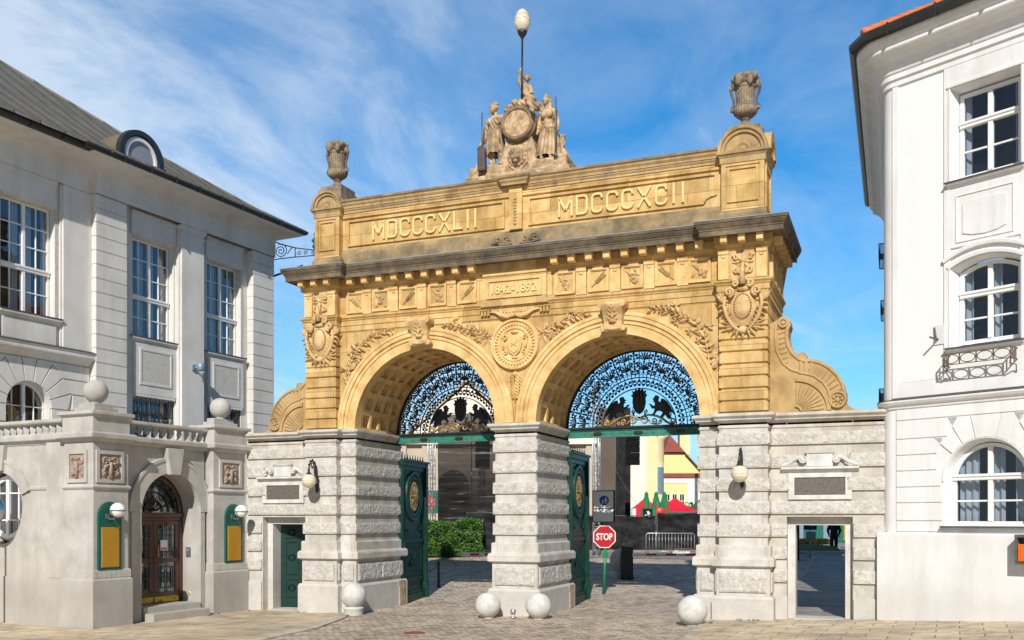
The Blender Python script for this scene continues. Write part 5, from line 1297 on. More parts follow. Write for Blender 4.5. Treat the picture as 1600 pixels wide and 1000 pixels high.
for k in range(1, 8): a = PI * k / 8; mb.tube([(-3 + .05 * math.cos(a), Y, 3.0 + .05 * math.sin(a)), (-3 + 1.04 * math.cos(a), Y, 3 + 1.04 * math.sin(a))], .014, 5)
mb.build('fanlight_grille', ['iron_black'], door)
mb = MB(); mb.plate([(-3 + 1.04 * math.cos(PI * i / 24), 2.98 + 1.04 * math.sin(PI * i / 24)) for i in range(25)], Y + .04, Y + .042); mb.build('fanlight_glass', ['window_glass'], door)
mb = MB(); mb.box(-4.6, -1.5, 2.4, 2.45, 0, 4.4); mb.box(-4.15, -1.85, 1.2, 2.4, .10, .14); mb.box(-4.2, -4.15, 1.2, 2.4, .1, 4.3); mb.box(-1.85, -1.8, 1.2, 2.4, .1, 4.3); mb.build('dark_lobby', ['room_dark'], door)
mb = MB()
for x in (-3.75, -2.5): mb.box(x - .2, x + .2, Y + .12, Y + .13, .55, 2.5)
mb.parts('lobby_blind', ['curtain'], door)
# ---- pieces fixed to the pavilion
LM = Matrix.Translation((AX, AY, 0)) @ Matrix.Rotation(LA, 4, 'Z')
def lpos(x, y, z): return tuple(LM @ Vector((x, y, z)))
def notice(x, label, glabel):
    t = thing('notice_board', label, 'notice board', lpos(x, .09, 1.35), LA, 'notice boards beside the entrance door')
    w = .40; pts = [(-w, 0), (w, 0)] + [(w * math.cos(PI * i / 16), 1.52 + w * math.sin(PI * i / 16)) for i in range(17)]
    mb = MB(); mb.plate(pts, -.06, 0); mb.build('back_board', ['board_green'], t, bevel=.01)
    mb = MB(); mb.cbox(-.30, .30, -.085, -.062, .08, 1.20, .01); mb.build('notice_panel', ['notice_ochre'], t)
    t = thing('globe_wall_lamp', glabel, 'wall lamp', lpos(x, .03, 2.75), LA, 'round white lamps on the notice boards')
    mb = MB(); mb.lathe([(.21 * math.sin(PI * i / 18), .28 - .21 * math.cos(PI * i / 18)) for i in range(19)], 24, (.0, -.30, 0)); mb.build('globe', ['globe_white'], t)
    mb = MB(); mb.ring(.10, .28, [], 0, 1) if False else None
    mb.lathe([(.213, .262), (.228, .262), (.228, .285), (.213, .285)], 24, (0, -.30, 0)); mb.tube([(-.10, -.01, .10), (-.12, -.10, .03), (-.06, -.24, .03), (0, -.30, .07)], .022, 8); mb.tube([(.22 * math.cos(q), -.30, .27 - .22 * math.sin(q)) for q in [PI * i / 16 for i in range(17)]], .012, 6)
    mb.lathe([(.0, .05), (.07, .06), (.09, .09)], 14, (0, -.30, 0)); mb.box(-.16, -.04, -.05, 0, .04, .18); mb.build('bracket', ['iron_grey'], t)
    for k in range(2): pass
notice(-5.58, 'green notice board with ochre panel on the near corner pier of the pavilion', 'white globe lamp on the board of the near corner pier, left of the brown door')
notice(-.65, 'green notice board with ochre panel on the far pier, between brown door and gateway', 'white globe lamp on the far notice board, right of the brown door')
t = thing('intercom', 'small grey keypad on the stone reveal right of the brown entrance door', 'intercom', lpos(-1.825, .85, 1.58), LA)
mb = MB(); mb.box(-.035, 0, -.09, .09, 0, .30); mb.build('housing', ['keypad_grey'], t, bevel=.006); mb = MB(); mb.box(-.04, -.036, -.06, .06, .18, .26); mb.build('screen', ['steel_blue'], t)
t = thing('door_bell', 'round brass bell push low on the reveal beside the entrance steps', 'bell', lpos(-1.822, .80, .42), LA)
mb = MB(); mb.ball((-.01, 0, 0), (.02, .06, .06), 12, 8); mb.build('bell_plate', ['letter_gold'], t); mb = MB(); mb.ball((-.028, 0, 0), (.012, .03, .03), 10, 6); mb.build('button', ['keypad_grey'], t)
t = thing('traffic_mirror', 'round convex mirror with grey rim on a bracket, cut by the left edge', 'mirror', lpos(-6.75, 3.62, 2.1), LA)
mb = MB(); mb.M = Matrix.Translation((0, 0, 1.0)) @ Matrix.Rotation(R(-68), 4, 'Z')
mb.lathe([(0, 0), (.30, .02), (.55, .07), (.58, .12)], 32); 
mb2 = MB(); rot = Matrix.Rotation(R(-58), 4, 'Z') @ Matrix.Rotation(R(90), 4, 'X')
mb = MB(); mb.M = Matrix.Translation((0, 0, .95)) @ rot; mb.lathe([(0, .05), (.2, .04), (.36, .015), (.44, -.02)], 32); mb.build('mirror_face', ['mirror'], t)
mb = MB(); mb.M = Matrix.Translation((0, 0, .95)) @ rot; mb.lathe([(.44, -.04), (.48, -.02), (.48, .03), (.44, .0)], 32); mb.lathe([(0, -.10), (.3, -.08), (.44, -.03)], 24); mb.build('rim', ['iron_grey'], t)
mb = MB(); mb.tube([(0, .05, -2.4), (0, .05, 1.6)], .04, 10); mb.build('post', ['iron_grey'], t)
# spotlight on the grey building's pilaster
BM = Matrix.Translation((-14.53, .51, 0)) @ Matrix.Rotation(LA, 4, 'Z')
def bpos(x, y, z): return tuple(BM @ Vector((x, y, z)))
t = thing('spotlight', 'small blue-grey spotlight on the pilaster between two tall windows of the grey building', 'spotlight', bpos(2.20, -.30, 8.45), LA)
mb = MB(); mb.lathe([(0, -.14), (.13, -.14), (.14, -.12), (.14, .14), (.12, .15), (.12, .10), (0, .10)], 18, (.12, -.28, .02)); mb.build('lamp_body', ['steel_blue'], t)
mb = MB(); mb.box(-.06, .12, -.06, 0, -.10, .10); mb.tube([(.05, -.03, 0), (.1, -.2, 0)], .03, 8); mb.build('wall_bracket', ['steel_blue'], t)
# wrought-iron bracket and copper lantern between building and gateway
t = thing('hanging_lantern', 'green copper lantern on a scrolled iron bracket reaching from the grey building to the gateway', 'lantern', bpos(6.75, -.05, 13.5), LA)
mb = MB()
D_ = Vector((.62, -2.35, 0)).normalized()
def L3(u, z): return (D_.x * u, D_.y * u, z)
def sp3(u, z, r0, r1, turns, a0, d, tr): mb.tube([L3(u + (r0 + (r1 - r0) * i / 26) * math.cos(a0 + d * turns * 2 * PI * i / 26), z + (r0 + (r1 - r0) * i / 26) * math.sin(a0 + d * turns * 2 * PI * i / 26)) for i in range(27)], tr, 6)
mb.tube([L3(0, .95), L3(.5, .72), L3(1.2, .52), L3(2.5, .30)], .024, 6); mb.tube([L3(-.1, .12), L3(.15, .08), L3(.5, .12), L3(1.2, .15), L3(2.5, .18)], .022, 6)
sp3(.50, .44, .03, .30, 2.3, 0, 1, .02); mb.tube([L3(.8, .3), L3(.95, .5), L3(1.05, .55)], .018, 6); mb.tube([L3(1.15, .15), L3(1.15, .52)], .022, 6)
for k in range(4): sp3(1.33 + k * .3, .33 - k * .025, .02, .11 - .012 * k, 1.5, k, 1 if k % 2 else -1, .014)
mb.build('iron_bracket', ['iron_black'], t)
mb = MB(); c = L3(2.22, .05); mb.lathe([(.05, -.35), (.16, -.3), (.2, -.1), (.17, .3), (.28, .42), (.30, .48), (.22, .55), (.30, .66), (.32, .72), (.2, .85), (.24, .95), (.2, 1.05), (.06, 1.12), (.03, 1.25)], 14, c); mb.build('lantern', ['verdigris'], t)

# ================================================================== RIGHT BUILDING
RA = math.atan2(-.469, .883)
rb = thing('white_town_house', 'white rendered house with rounded corner and orange tiled roof, right of the gateway', 'house', (10.25, -.1, 0), RA)
X1 = 9.6; SD = Vector((-.469, .883))
def corner(r, back=13.0):
    V = Vector((-.13, 0)); t = r * math.tan(R(31)); a = V + SD * t; res = [tuple(V + SD * back)]
    cx, cy = V.x + t, r
    a0 = math.atan2(a.y - cy, a.x - cx) % (2 * PI); a1 = 3 * PI / 2
    for i in range(11): q = a0 + (a1 - a0) * i / 10; res.append((cx + r * math.cos(q), cy + r * math.sin(q)))
    return res
CP = corner(.42) + [(X1, 0)]
bays = [2.42 + 3.1 * k for k in range(3)]
R1 = [H(c - .82, c + .82, 10.92, 13.18) for c in bays]; R2 = [H(c - .82, c + .82, 6.92, 9.02, .22) for c in bays]; R3 = [H(c - .98, c + .98, 2.62, 4.68, 'semi') for c in bays]
mb = MB()
facade(mb, .12, X1, -.6, 14.2, R1 + R2 + R3, 0, .30, 0, splay=.10)
mb.sweep(CP[:-1], [(0, -.6), (0, 14.2)], 0); 
for a, b in zip(CP[:-1], CP[1:-1]): pass
bk = SD * 13; mb.box(X1 - .1, X1, .02, 11, -.6, 14.2)
mb.add([(*CP[0], 14.2)] + [(x, y, 14.2) for x, y in CP[1:]] + [(X1, 11.5, 14.2)], [tuple(range(len(CP) + 1))])
mb.build('wall', ['plaster_white'], rb)
mb = MB()                                                     # plinth
V = Vector((-.13, 0)); PP = [tuple(V + SD * 13), tuple(V), (X1, 0)]
mb.sweep(PP, [(.16, -.6), (.16, 2.40), (.14, 2.44), (-.02, 2.45)], 0); mb.build('plinth', ['plaster_white'], rb)
mb = MB()                                                     # ground-floor blockwork
for c in bays:
    xl, xr = (.22 if c == bays[0] else c - 1.54), c + 1.54; zs = 3.70
    J = [2.47, 2.74, 3.19, 3.585, 3.99, 4.385, 4.79, 5.26, 5.54]
    E0 = [1.06, 1.06, 1.06, 1.08, 1.10, 1.26, 1.02, .0]; E1 = [1.06, 1.06, 1.06, 1.24, 1.44, 1.03, .62, .0]
    for k in range(8):
        z0, z1 = J[k] + .011, J[k + 1] - .011; y = -.028
        if k < 7:
            e0 = [1.03, 1.03, 1.03, 1.06, 1.16, 1.17, .90][k]; e1 = [1.03, 1.03, 1.05, 1.18, 1.30, .99, .64][k]
            mb.plate([(xl, z0), (c - e0, z0), (c - e1, z1), (xl, z1)], y, .005); mb.plate([(c + e0, z0), (xr, z0), (xr, z1), (c + e1, z1)], y, .005)
        else: mb.plate([(xl, z0), (xr, z0), (xr, z1), (xl, z1)], y, .005)
    def vw(a0, a1, zt, rr=1.03):
        a0 += .010; a1 -= .010; inn = [(c + rr * math.cos(a), zs + rr * math.sin(a)) for a in (a0, (a0 + a1) / 2, a1)]
        o0, o1 = (c + (zt - zs) / math.tan(a0), zt), (c + (zt - zs) / math.tan(a1), zt); mb.plate([inn[0], o0, o1, inn[2], inn[1]], -.028, .005)
    vw(R(77), R(103), 5.25); vw(R(103), R(121), 5.25); vw(R(59), R(77), 5.25)
    vw(R(121.6), R(140), 4.775); vw(R(40), R(58.4), 4.775)
mb.build('blockwork', ['plaster_white'], rb, bevel=.008)
mb = MB()                                                     # string course, hoods, bay margins, panels
mb.sweep(CP, [(0, 5.55), (.04, 5.56), (.05, 5.62), (.11, 5.66), (.15, 5.72), (.15, 5.765), (0, 5.80)], 0)
mb.sweep([(.115, 0), (X1, 0)], [(0, 5.83), (.035, 5.83), (.035, 6.20), (0, 6.205)])
mb.box(.115, .27, -.035, .01, 6.2, 13.72)
for k, c in enumerate(bays):
    b0, b1 = c - .98, c + .94
    for p in ((b0, b0 + .16, 6.2, 13.72), (b1 - .14, b1, 6.2, 13.72), (b0 + .16, b1 - .14, 13.18, 13.72), (b0 + .16, b1 - .14, 9.32, 10.74), (b0 + .16, b1 - .14, 6.2, 6.76)): mb.box(p[0], p[1], -.04, .01, p[2], p[3])
    frame_lines(mb, c - .86, c + .86, 13.20, 13.34, .03, -.065, -.035) if False else None
    for q in (1.0, 1.0): pass
    # moulded window rims
    mb.box(c - .90, c + .90, -.075, -.03, 13.20, 13.27); mb.box(c - .86, c - .80 - .022, -.06, -.0, 10.9, 13.2); mb.box(c + .822, c + .88, -.06, 0, 10.9, 13.2)
    rad = (.82 ** 2 + .22 ** 2) / .44; zc = 9.02 - rad; ha = math.asin(.82 / rad)
    for r_, yy in ((rad + .03, -.06), (rad + .24, -.085)):
        mb.ring(c, zc, [(r_, .01), (r_, yy), (r_ + .07, yy - .01), (r_ + .10, yy + .02), (r_ + .10, .01)], PI / 2 - ha * 1.03, PI / 2 + ha * 1.03, 20)
    mb.box(c - .86, c - .822, -.055, 0, 6.9, 8.8); mb.box(c + .822, c + .86, -.055, 0, 6.9, 8.8)
    frame_lines(mb, c - .68, c + .66, 9.42, 10.56, .028, -.062, -.035)
    pn = [(c - .52, 9.62), (c - .3, 9.55), (c, 9.52), (c + .3, 9.55), (c + .50, 9.62), (c + .50, 10.34), (c + .36, 10.37), (c - .38, 10.37), (c - .52, 10.30)]; mb.plate(pn, -.065, -.035)
    mb.ring(c, 3.70, [(.985, -.0), (1.0, -.035), (1.02, -.035), (1.025, 0)], 0, PI, 32)
mb.parts('moulding', ['plaster_white'], rb, .008)
mb = MB()
for a, b in ((.29, 1.425), (bays[0] + .955, bays[1] - .995), (bays[1] + .955, bays[2] - .995)): mb.box(a, b, -.012, .005, 6.22, 13.66)
mb.parts('bright_panel', ['plaster_bright'], rb)
mb = MB()                                                     # big coved cornice
mb.sweep(CP, [(0, 13.70), (.05, 13.72), (.05, 13.84), (.10, 13.88), (.10, 14.0), (.13, 14.03), (.16, 14.12), (.24, 14.26), (.38, 14.38), (.52, 14.44), (.54, 14.47), (.54, 14.55), (.60, 14.60), (.66, 14.70), (.67, 14.78), (0, 14.80)], 0)
mb.build('cornice', ['plaster_white'], rb)
GP = [tuple(V + SD * 13.0), tuple(V + SD * .1), tuple(V + Vector((.1, 0))), (X1, 0)]
mb = MB()
mb.sweep(GP, [(.60, 14.78), (.72, 14.74), (.80, 14.78), (.84, 14.88), (.84, 14.97), (.80, 14.98), (.6, 14.95)], 0)
for k in range(7): mb.box(.4 + k * 1.2, .43 + k * 1.2, -.86, -.7, 14.73, 15.0)
mb.build('gutter', ['gutter'], rb)
# tiled roof: rows of rounded tiles following the slope
mb = MB()
pit = math.tan(R(27)); e0 = .66
tw_ = .235
def slope(P0, P1, inward, run, hipL, hipR):
    """P0->P1 along the eave"""
    d = Vector((P1[0] - P0[0], P1[1] - P0[1])); L = d.length; d /= L; nrow = int(run / .33); ncol = int(L / tw_)
    for r_ in range(nrow):
        t0, t1 = r_ * .33, (r_ + 1) * .33 + .05
        for c_ in range(ncol):
            s0 = c_ * tw_; xm = s0 + tw_ / 2
            if xm < hipL * t0 or xm > L - hipR * t0: continue
            vs = []
            for t, lift in ((t0, .055), (t1, .02)):
                for i in range(6):
                    a = PI * i / 5; u = s0 + tw_ * (.5 - .5 * math.cos(a)); h = .05 * math.sin(a) + lift
                    p = Vector(P0) + d * u + inward * t; vs.append((p.x, p.y, 14.93 + t * pit + h))
            fs = [(i, i + 1, 7 + i, 6 + i) for i in range(5)] + [(0, 5, 4, 3, 2, 1)]
            mb.add(vs, fs, 0, False)
fr0 = offset(GP, .78); 
slope(fr0[2], fr0[3], Vector((0, 1)), 4.2, .55, 0)
mb.add([(fr0[2][0], fr0[2][1], 14.93), (fr0[3][0], fr0[3][1], 14.93), (fr0[3][0], fr0[3][1] + 6.5, 14.93 + 6.5 * pit), (fr0[2][0] + 3.6, fr0[2][1] + 6.5, 14.93 + 6.5 * pit)], [(0, 1, 2, 3)])
mb.add([(fr0[0][0], fr0[0][1], 14.93), (fr0[1][0], fr0[1][1], 14.93), (fr0[2][0], fr0[2][1], 14.93), (fr0[2][0] + 3.6, fr0[2][1] + 6.5, 14.93 + 6.5 * pit), (fr0[0][0] + 6, fr0[0][1], 14.93 + 6.5 * pit)], [(0, 1, 2, 3, 4)])
for i in range(30): 
    p = Vector((fr0[2][0], fr0[2][1], 15.0)).lerp(Vector((fr0[2][0] + 3.6, fr0[2][1] + 6.5, 15.0 + 6.5 * pit)), i / 30); q = Vector((fr0[2][0], fr0[2][1], 15.0)).lerp(Vector((fr0[2][0] + 3.6, fr0[2][1] + 6.5, 15.0 + 6.5 * pit)), (i + 1.1) / 30); mb.tube([p, q], [.13, .10], 8)
mb.build('roof', ['tile'], rb)
for h1, h2, h3 in zip(R1, R2, R3):
    c = (h1['x0'] + h1['x1']) / 2
    k = H(c - .72, c + .72, 11.0, 13.07); window(rb, k, .27, [c], [12.30, 11.66], .09, .045, mull=(0,), transom=0, tw=.13, curtain=[(c - .70, c - .52), (c + .5, c + .70)])
    k = H(c - .72, c + .72, 7.0, 8.93, .20); window(rb, k, .27, [c], [8.18, 7.60], .09, .045, mull=(0,), transom=0, tw=.13, curtain=[(c - .70, c - .48), (c + .02, c + .2)])
    k = H(c - .90, c + .90, 2.64, 4.60, 'semi'); window(rb, k, .27, [c], [3.78, 3.22], .09, .045, mull=(0,), transom=0, tw=.13, curtain=[(c - .82, c - .35), (c - .1, c + .25), (c + .5, c + .82)])
mb = MB()
for c in bays:
    for z in (10.88, 6.88): mb.box(c - .92, c + .92, -.17, .28, z, z + .03); 
    mb.box(c - 1.04, c + 1.04, -.13, .28, 2.575, 2.615)
mb.sweep(CP, [(.0, 5.812), (.165, 5.775), (.165, 5.77)], 0)
mb.parts('sill', ['sill_metal'], rb)
mb = MB()
for c in bays:
    for z in (10.88, 6.88): mb.sweep([(c - .90, 0), (c + .90, 0)], [(0, z - .13), (.04, z - .12), (.08, z - .05), (.14, z - .03), (.14, z - .002), (0, z - .001)])
mb.parts('sill_moulding', ['plaster_white'], rb)
RM = Matrix.Translation((10.25, -.1, 0)) @ Matrix.Rotation(RA, 4, 'Z')
def rpos(x, y, z): return tuple(RM @ Vector((x, y, z)))
# things fixed to the white house
def flower_rail(name, label, pos, rot, w, grp=None, oval=True):
    t = thing(name, label, 'window rail', pos, rot, grp); mb = MB(); y = -.36 if oval else -.14; h = .26 if oval else .42
    for z in (0, h): mb.box(-w, w, y - .009, y + .009, z - .009, z + .009)
    n = 4 if oval else 8
    for k in range(n + 1): x = -w + 2 * w * k / n; mb.box(x - .012, x + .012, y - .014, y + .014, 0, h)
    if oval:
        for k in range(4):
            xc = -w + 2 * w * (k + .5) / 4; pts = [(xc + w / 4.6 * math.cos(2 * PI * i / 20), y, h / 2 + .105 * math.sin(2 * PI * i / 20)) for i in range(21)]; mb.tube(pts, .012, 6)
    for s in (-1, 1):
        for z in (0, h): mb.box(s * w - .012, s * w + .012, y, 0, z - .012, z + .012)
        for k in range(3): mb.box(s * w - .01, s * w + .01, y * (k + 1) / 4 - .01, y * (k + 1) / 4 + .01, 0, h)
        if oval: mb.tube([(s * w, y + .02, -.01), (s * (w - .06), y + .08, -.10), (s * (w + .03), y * .4, -.14), (s * (w - .02), -.02, -.30)], .014, 6)
    mb.build('rail', ['iron_rusty' if oval else 'iron_black'], t)
    return t
flower_rail('flower_box_rail', 'rusty blue wrought-iron flower box rail below the arched window of the white house', rpos(bays[0] - .05, -.02, 6.46), RA, .78)
t = thing('bracket_plate', 'pale blue metal plate with a thin peg on the white house wall', 'bracket', rpos(1.32, -.02, 7.05), RA)
mb = MB(); mb.box(-.13, .13, -.02, 0, 0, .46); mb.build('plate', ['sign_grey'], t); mb = MB(); mb.tube([(-.10, -.03, .42), (-.02, -.10, .12)], .018, 6); mb.tube([(-.02, -.02, .12), (-.05, -.36, .14)], .025, 7); mb.build('peg', ['iron_grey'], t)
sa = math.atan2(SD.y, SD.x)
for d_, z, lab in ((2.2, 9.85, 'black iron rail on the shadowed side of the white house, highest of the three'), (5.5, 9.0, 'black iron rail on the shadowed side of the white house, middle of the three'), (2.6, 5.95, 'black iron rail on the side of the white house, lowest, just above the granite wing')):
    p = V + SD * d_; flower_rail('side_window_rail', lab, rpos(p.x, p.y, z), RA - R(62), .55, 'iron rails on the side of the white house', False)
t = thing('letter_box', 'orange wall box in a grey frame on the white plinth, cut by the right edge', 'box', rpos(3.52, -.16, 1.76), RA)
mb = MB(); frame_lines(mb, -.26, .26, 0, .66, .05, -.30, 0); mb.box(-.21, .21, -.04, 0, .05, .61); mb.box(-.26, .26, -.30, 0, .66, .675); mb.build('case', ['iron_grey'], t)
mb = MB(); mb.cbox(-.205, .205, -.27, -.045, .06, .46, .015); mb.build('orange_front', ['orange_box'], t)
# ================================================================== urns, statues, lamps on the gateway
def urn(x, label):
    t = thing('stone_urn', label, 'urn', (x, .5, 13.44), 0, 'stone urns on the attic ends')
    mb = MB()
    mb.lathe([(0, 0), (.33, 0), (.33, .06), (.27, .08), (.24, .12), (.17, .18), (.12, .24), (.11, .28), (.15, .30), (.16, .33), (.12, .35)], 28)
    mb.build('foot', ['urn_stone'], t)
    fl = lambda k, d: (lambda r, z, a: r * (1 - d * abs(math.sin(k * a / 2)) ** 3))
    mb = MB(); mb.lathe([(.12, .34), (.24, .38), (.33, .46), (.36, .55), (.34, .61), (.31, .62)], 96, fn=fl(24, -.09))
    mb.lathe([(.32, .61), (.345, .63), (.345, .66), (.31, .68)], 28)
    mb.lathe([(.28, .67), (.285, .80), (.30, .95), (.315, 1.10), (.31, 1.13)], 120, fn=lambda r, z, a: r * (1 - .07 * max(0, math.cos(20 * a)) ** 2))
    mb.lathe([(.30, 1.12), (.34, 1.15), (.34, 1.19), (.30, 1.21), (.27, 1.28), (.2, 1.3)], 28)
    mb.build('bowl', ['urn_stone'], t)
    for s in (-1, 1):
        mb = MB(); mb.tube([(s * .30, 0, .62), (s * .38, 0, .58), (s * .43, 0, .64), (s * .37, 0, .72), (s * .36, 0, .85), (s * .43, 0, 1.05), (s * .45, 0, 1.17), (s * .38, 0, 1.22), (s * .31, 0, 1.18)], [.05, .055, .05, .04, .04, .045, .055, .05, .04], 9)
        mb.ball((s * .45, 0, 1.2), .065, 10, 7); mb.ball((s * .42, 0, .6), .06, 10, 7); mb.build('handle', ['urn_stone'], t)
    mb = MB(); r2 = random.Random(4)
    mb.ball((0, 0, 1.34), (.38, .38, .17), 20, 10)
    for k in range(60):
        a = r2.uniform(0, 2 * PI); rr = .42 * math.sqrt(r2.random()); mb.ball((rr * math.cos(a), rr * math.sin(a), 1.37 + .10 * (1 - (rr / .46) ** 2) + r2.uniform(-.02, .03)), r2.uniform(.07, .10), 8, 6)
    for k in range(6): a = k * 1.05; mb.ball((.36 * math.cos(a), .36 * math.sin(a), 1.27), (.11, .11, .13), 8, 6)
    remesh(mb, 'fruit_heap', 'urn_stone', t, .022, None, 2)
    t.scale = (.86, .86, 1.0)
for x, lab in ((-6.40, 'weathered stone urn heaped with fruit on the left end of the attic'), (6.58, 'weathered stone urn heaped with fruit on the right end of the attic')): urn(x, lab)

st = thing('statue_group', 'carved stone worker, woman and girl around a barrel, crowning the gateway', 'sculpture', (0, .5, 12.9))
mb = MB()
mb.cbox(-1.72, 1.62, -.38, .72, -.05, .22, .03); mb.cbox(-1.60, 1.52, -.32, .66, .22, .50, .04)
for k in range(26):
    r2 = random.Random(k); mb.ball((r2.uniform(-1.4, 1.4), r2.uniform(-.22, .5), .50), (r2.uniform(.15, .3), .16, r2.uniform(.06, .14)), 10, 6)
mb.cap((-1.45, .1, .5), .16, (-1.35, .2, 1.0), .10); mb.cap((1.3, .2, .5), .20, (1.22, .2, .75), .14)
mb.cap((1.12, .1, .6), .10, (1.26, .15, 1.15), .05)
for k in range(16): r2 = random.Random(90 + k); mb.ball((1.20 + .1 * r2.uniform(-1, 1), .15, 1.0 + r2.uniform(-.2, .3)), r2.uniform(.035, .07), 8, 6)
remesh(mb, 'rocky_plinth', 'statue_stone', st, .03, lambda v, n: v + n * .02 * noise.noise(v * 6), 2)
mb = MB()                                                     # support under the barrel with lion mask
mb.plate([(-.62, .40), (.62, .40), (.55, .75), (.42, 1.15), (.40, 1.3), (-.40, 1.3), (-.42, 1.15), (-.55, .75)], -.25, .4)
mb.plate([(-.32, .42), (0, .12), (.32, .42), (.30, .8), (-.30, .8)], -.36, -.24)
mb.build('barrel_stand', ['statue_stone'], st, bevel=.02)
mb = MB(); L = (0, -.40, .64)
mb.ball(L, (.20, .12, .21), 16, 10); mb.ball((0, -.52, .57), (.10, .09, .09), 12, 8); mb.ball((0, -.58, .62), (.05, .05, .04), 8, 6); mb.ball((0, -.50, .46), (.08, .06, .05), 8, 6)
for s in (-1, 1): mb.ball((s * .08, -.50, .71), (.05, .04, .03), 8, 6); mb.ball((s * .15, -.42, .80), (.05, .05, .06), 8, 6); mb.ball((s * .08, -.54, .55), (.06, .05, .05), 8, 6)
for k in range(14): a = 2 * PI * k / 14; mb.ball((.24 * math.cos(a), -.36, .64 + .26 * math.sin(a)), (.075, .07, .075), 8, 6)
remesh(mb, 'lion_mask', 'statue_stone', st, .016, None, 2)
mb = MB(); BY = -.42; bz = 1.62                               # barrel, head towards the square
def bar_pt(r, y, a): return (r * math.cos(a), y, bz + r * math.sin(a))
prof = [(.0, BY + .045), (.40, BY + .045), (.41, BY), (.50, BY), (.52, BY + .03), (.55, BY + .3), (.56, BY + .45), (.55, BY + .65), (.50, BY + 1.0), (.0, BY + 1.0)]
for (r0, y0), (r1, y1) in zip(prof, prof[1:]):
    vs = [];
    for i in range(40): a = 2 * PI * i / 40; vs += [bar_pt(r0, y0, a), bar_pt(r1, y1, a)]
    mb.add(vs, [(2 * i + 1, 2 * i, (2 * i + 2) % 80, (2 * i + 3) % 80) for i in range(40)], 0, True)
for y in (BY + .12, BY + .8): mb.ring(0, bz, [(.53, y), (.565, y), (.575, y + .06), (.54, y + .07)], 0, 2 * PI, 40)
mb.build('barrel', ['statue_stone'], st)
def face(mb, c, r, s=1, turn=0):
    """nose, brows, chin, ears on a head centred at c looking towards -y"""
    q = Matrix.Rotation(turn, 3, 'Z'); P = lambda x, y, z: tuple(Vector(c) + q @ Vector((x * r, y * r, z * r)))
    mb.ball(P(0, 0, 0), (r * .80, r * .92, r * 1.08), 16, 12); mb.ball(P(0, -.35, -.55), (r * .5, r * .5, r * .45), 10, 8)
    mb.ball(P(0, -.98, -.12), (r * .14, r * .22, r * .24), 8, 6); mb.ball(P(0, -.86, .18), (r * .5, r * .16, r * .12), 8, 6)
    mb.ball(P(0, -.86, -.52), (r * .22, r * .12, r * .09), 8, 6); mb.ball(P(0, -.72, -.80), (r * .25, r * .2, r * .18), 8, 6)
    for s_ in (-1, 1): mb.ball(P(s_ * .78, -.02, -.08), (r * .12, r * .2, r * .26), 8, 6); mb.ball(P(s_ * .34, -.68, -.30), (r * .24, r * .24, r * .22), 8, 6); mb.ball(P(s_ * .3, -.84, .0), (r * .13, r * .08, r * .08), 8, 6)
    return P
def hand(mb, w, d, side, r=.045):
    w, d, side = Vector(w), Vector(d).normalized(), Vector(side).normalized(); n = d.cross(side)
    mb.cap(w, r * .8, w + d * .07, r); 
    for k in range(4):
        b = w + d * .085 + side * (k - 1.5) * .024; m_ = b + d * (.045 - .006 * abs(k - 1.2)) + n * .012; mb.cap(b, .013, m_, .012); mb.cap(m_, .012, m_ + d * .03 + n * .025, .010)
    b = w + d * .03 - side * .045; mb.cap(b, .015, b + d * .045 - side * .02 + n * .02, .012)
# worker
mb = MB(); y = .0
mb.cap((-.86, y + .02, 1.42), .19, (-.84, y, 1.62), .17); mb.cap((-.84, y, 1.62), .17, (-.82, y - .02, 1.88), .21); mb.cap((-1.0, y, 1.97), .10, (-.62, y, 1.99), .10); mb.cap((-.83, y - .01, 2.0), .085, (-.86, y - .04, 2.16), .075)
for s in (-1, 1): mb.ball((-.82 + s * .11, y - .15, 1.86), (.11, .08, .09), 10, 8)
P = face(mb, (-.875, y - .08, 2.30), .135, 1, -.25)
for k in range(22): r2 = random.Random(k + 300); a = r2.uniform(0, 2 * PI); e = r2.uniform(-.2, 1.4); mb.ball(P(.85 * math.cos(e) * math.cos(a), .1 + .85 * math.cos(e) * abs(math.sin(a)), .35 + .85 * math.sin(e)), .042, 8, 6)
for k in range(14): r2 = random.Random(k + 400); mb.ball(P(r2.uniform(-.5, .5), -.72 + r2.uniform(-.12, .1), -.82 + r2.uniform(-.3, .2)), .038, 8, 6)
mb.cap((-1.02, y, 1.97), .095, (-1.17, y + .05, 1.62), .075); mb.cap((-1.17, y + .05, 1.62), .072, (-1.24, y - .06, 1.34), .052); hand(mb, (-1.25, y - .07, 1.32), (-.25, -.1, -1), (0, -1, 0))
mb.cap((-.62, y, 1.98), .10, (-.42, y - .04, 1.86), .085); mb.cap((-.42, y - .04, 1.86), .08, (-.18, y - .08, 2.14), .058); hand(mb, (-.17, y - .08, 2.15), (1, -.1, .1), (0, -1, .2))
mb.cap((-.94, y + .02, 1.38), .145, (-.98, y, .98), .105); mb.cap((-.98, y, .98), .10, (-.96, y + .06, .58), .07); mb.cap((-.96, y + .03, .54), .06, (-.99, y - .16, .50), .05)
mb.cap((-.76, y, 1.38), .145, (-.66, y - .12, 1.00), .108); mb.cap((-.66, y - .12, 1.0), .10, (-.58, y - .05, .62), .07); mb.cap((-.58, y - .08, .56), .06, (-.58, y - .27, .53), .05)
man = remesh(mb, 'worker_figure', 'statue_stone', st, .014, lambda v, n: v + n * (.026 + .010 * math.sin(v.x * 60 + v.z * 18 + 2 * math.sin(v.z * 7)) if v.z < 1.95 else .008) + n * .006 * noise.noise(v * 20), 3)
mb = MB()                                                     # apron and sleeves
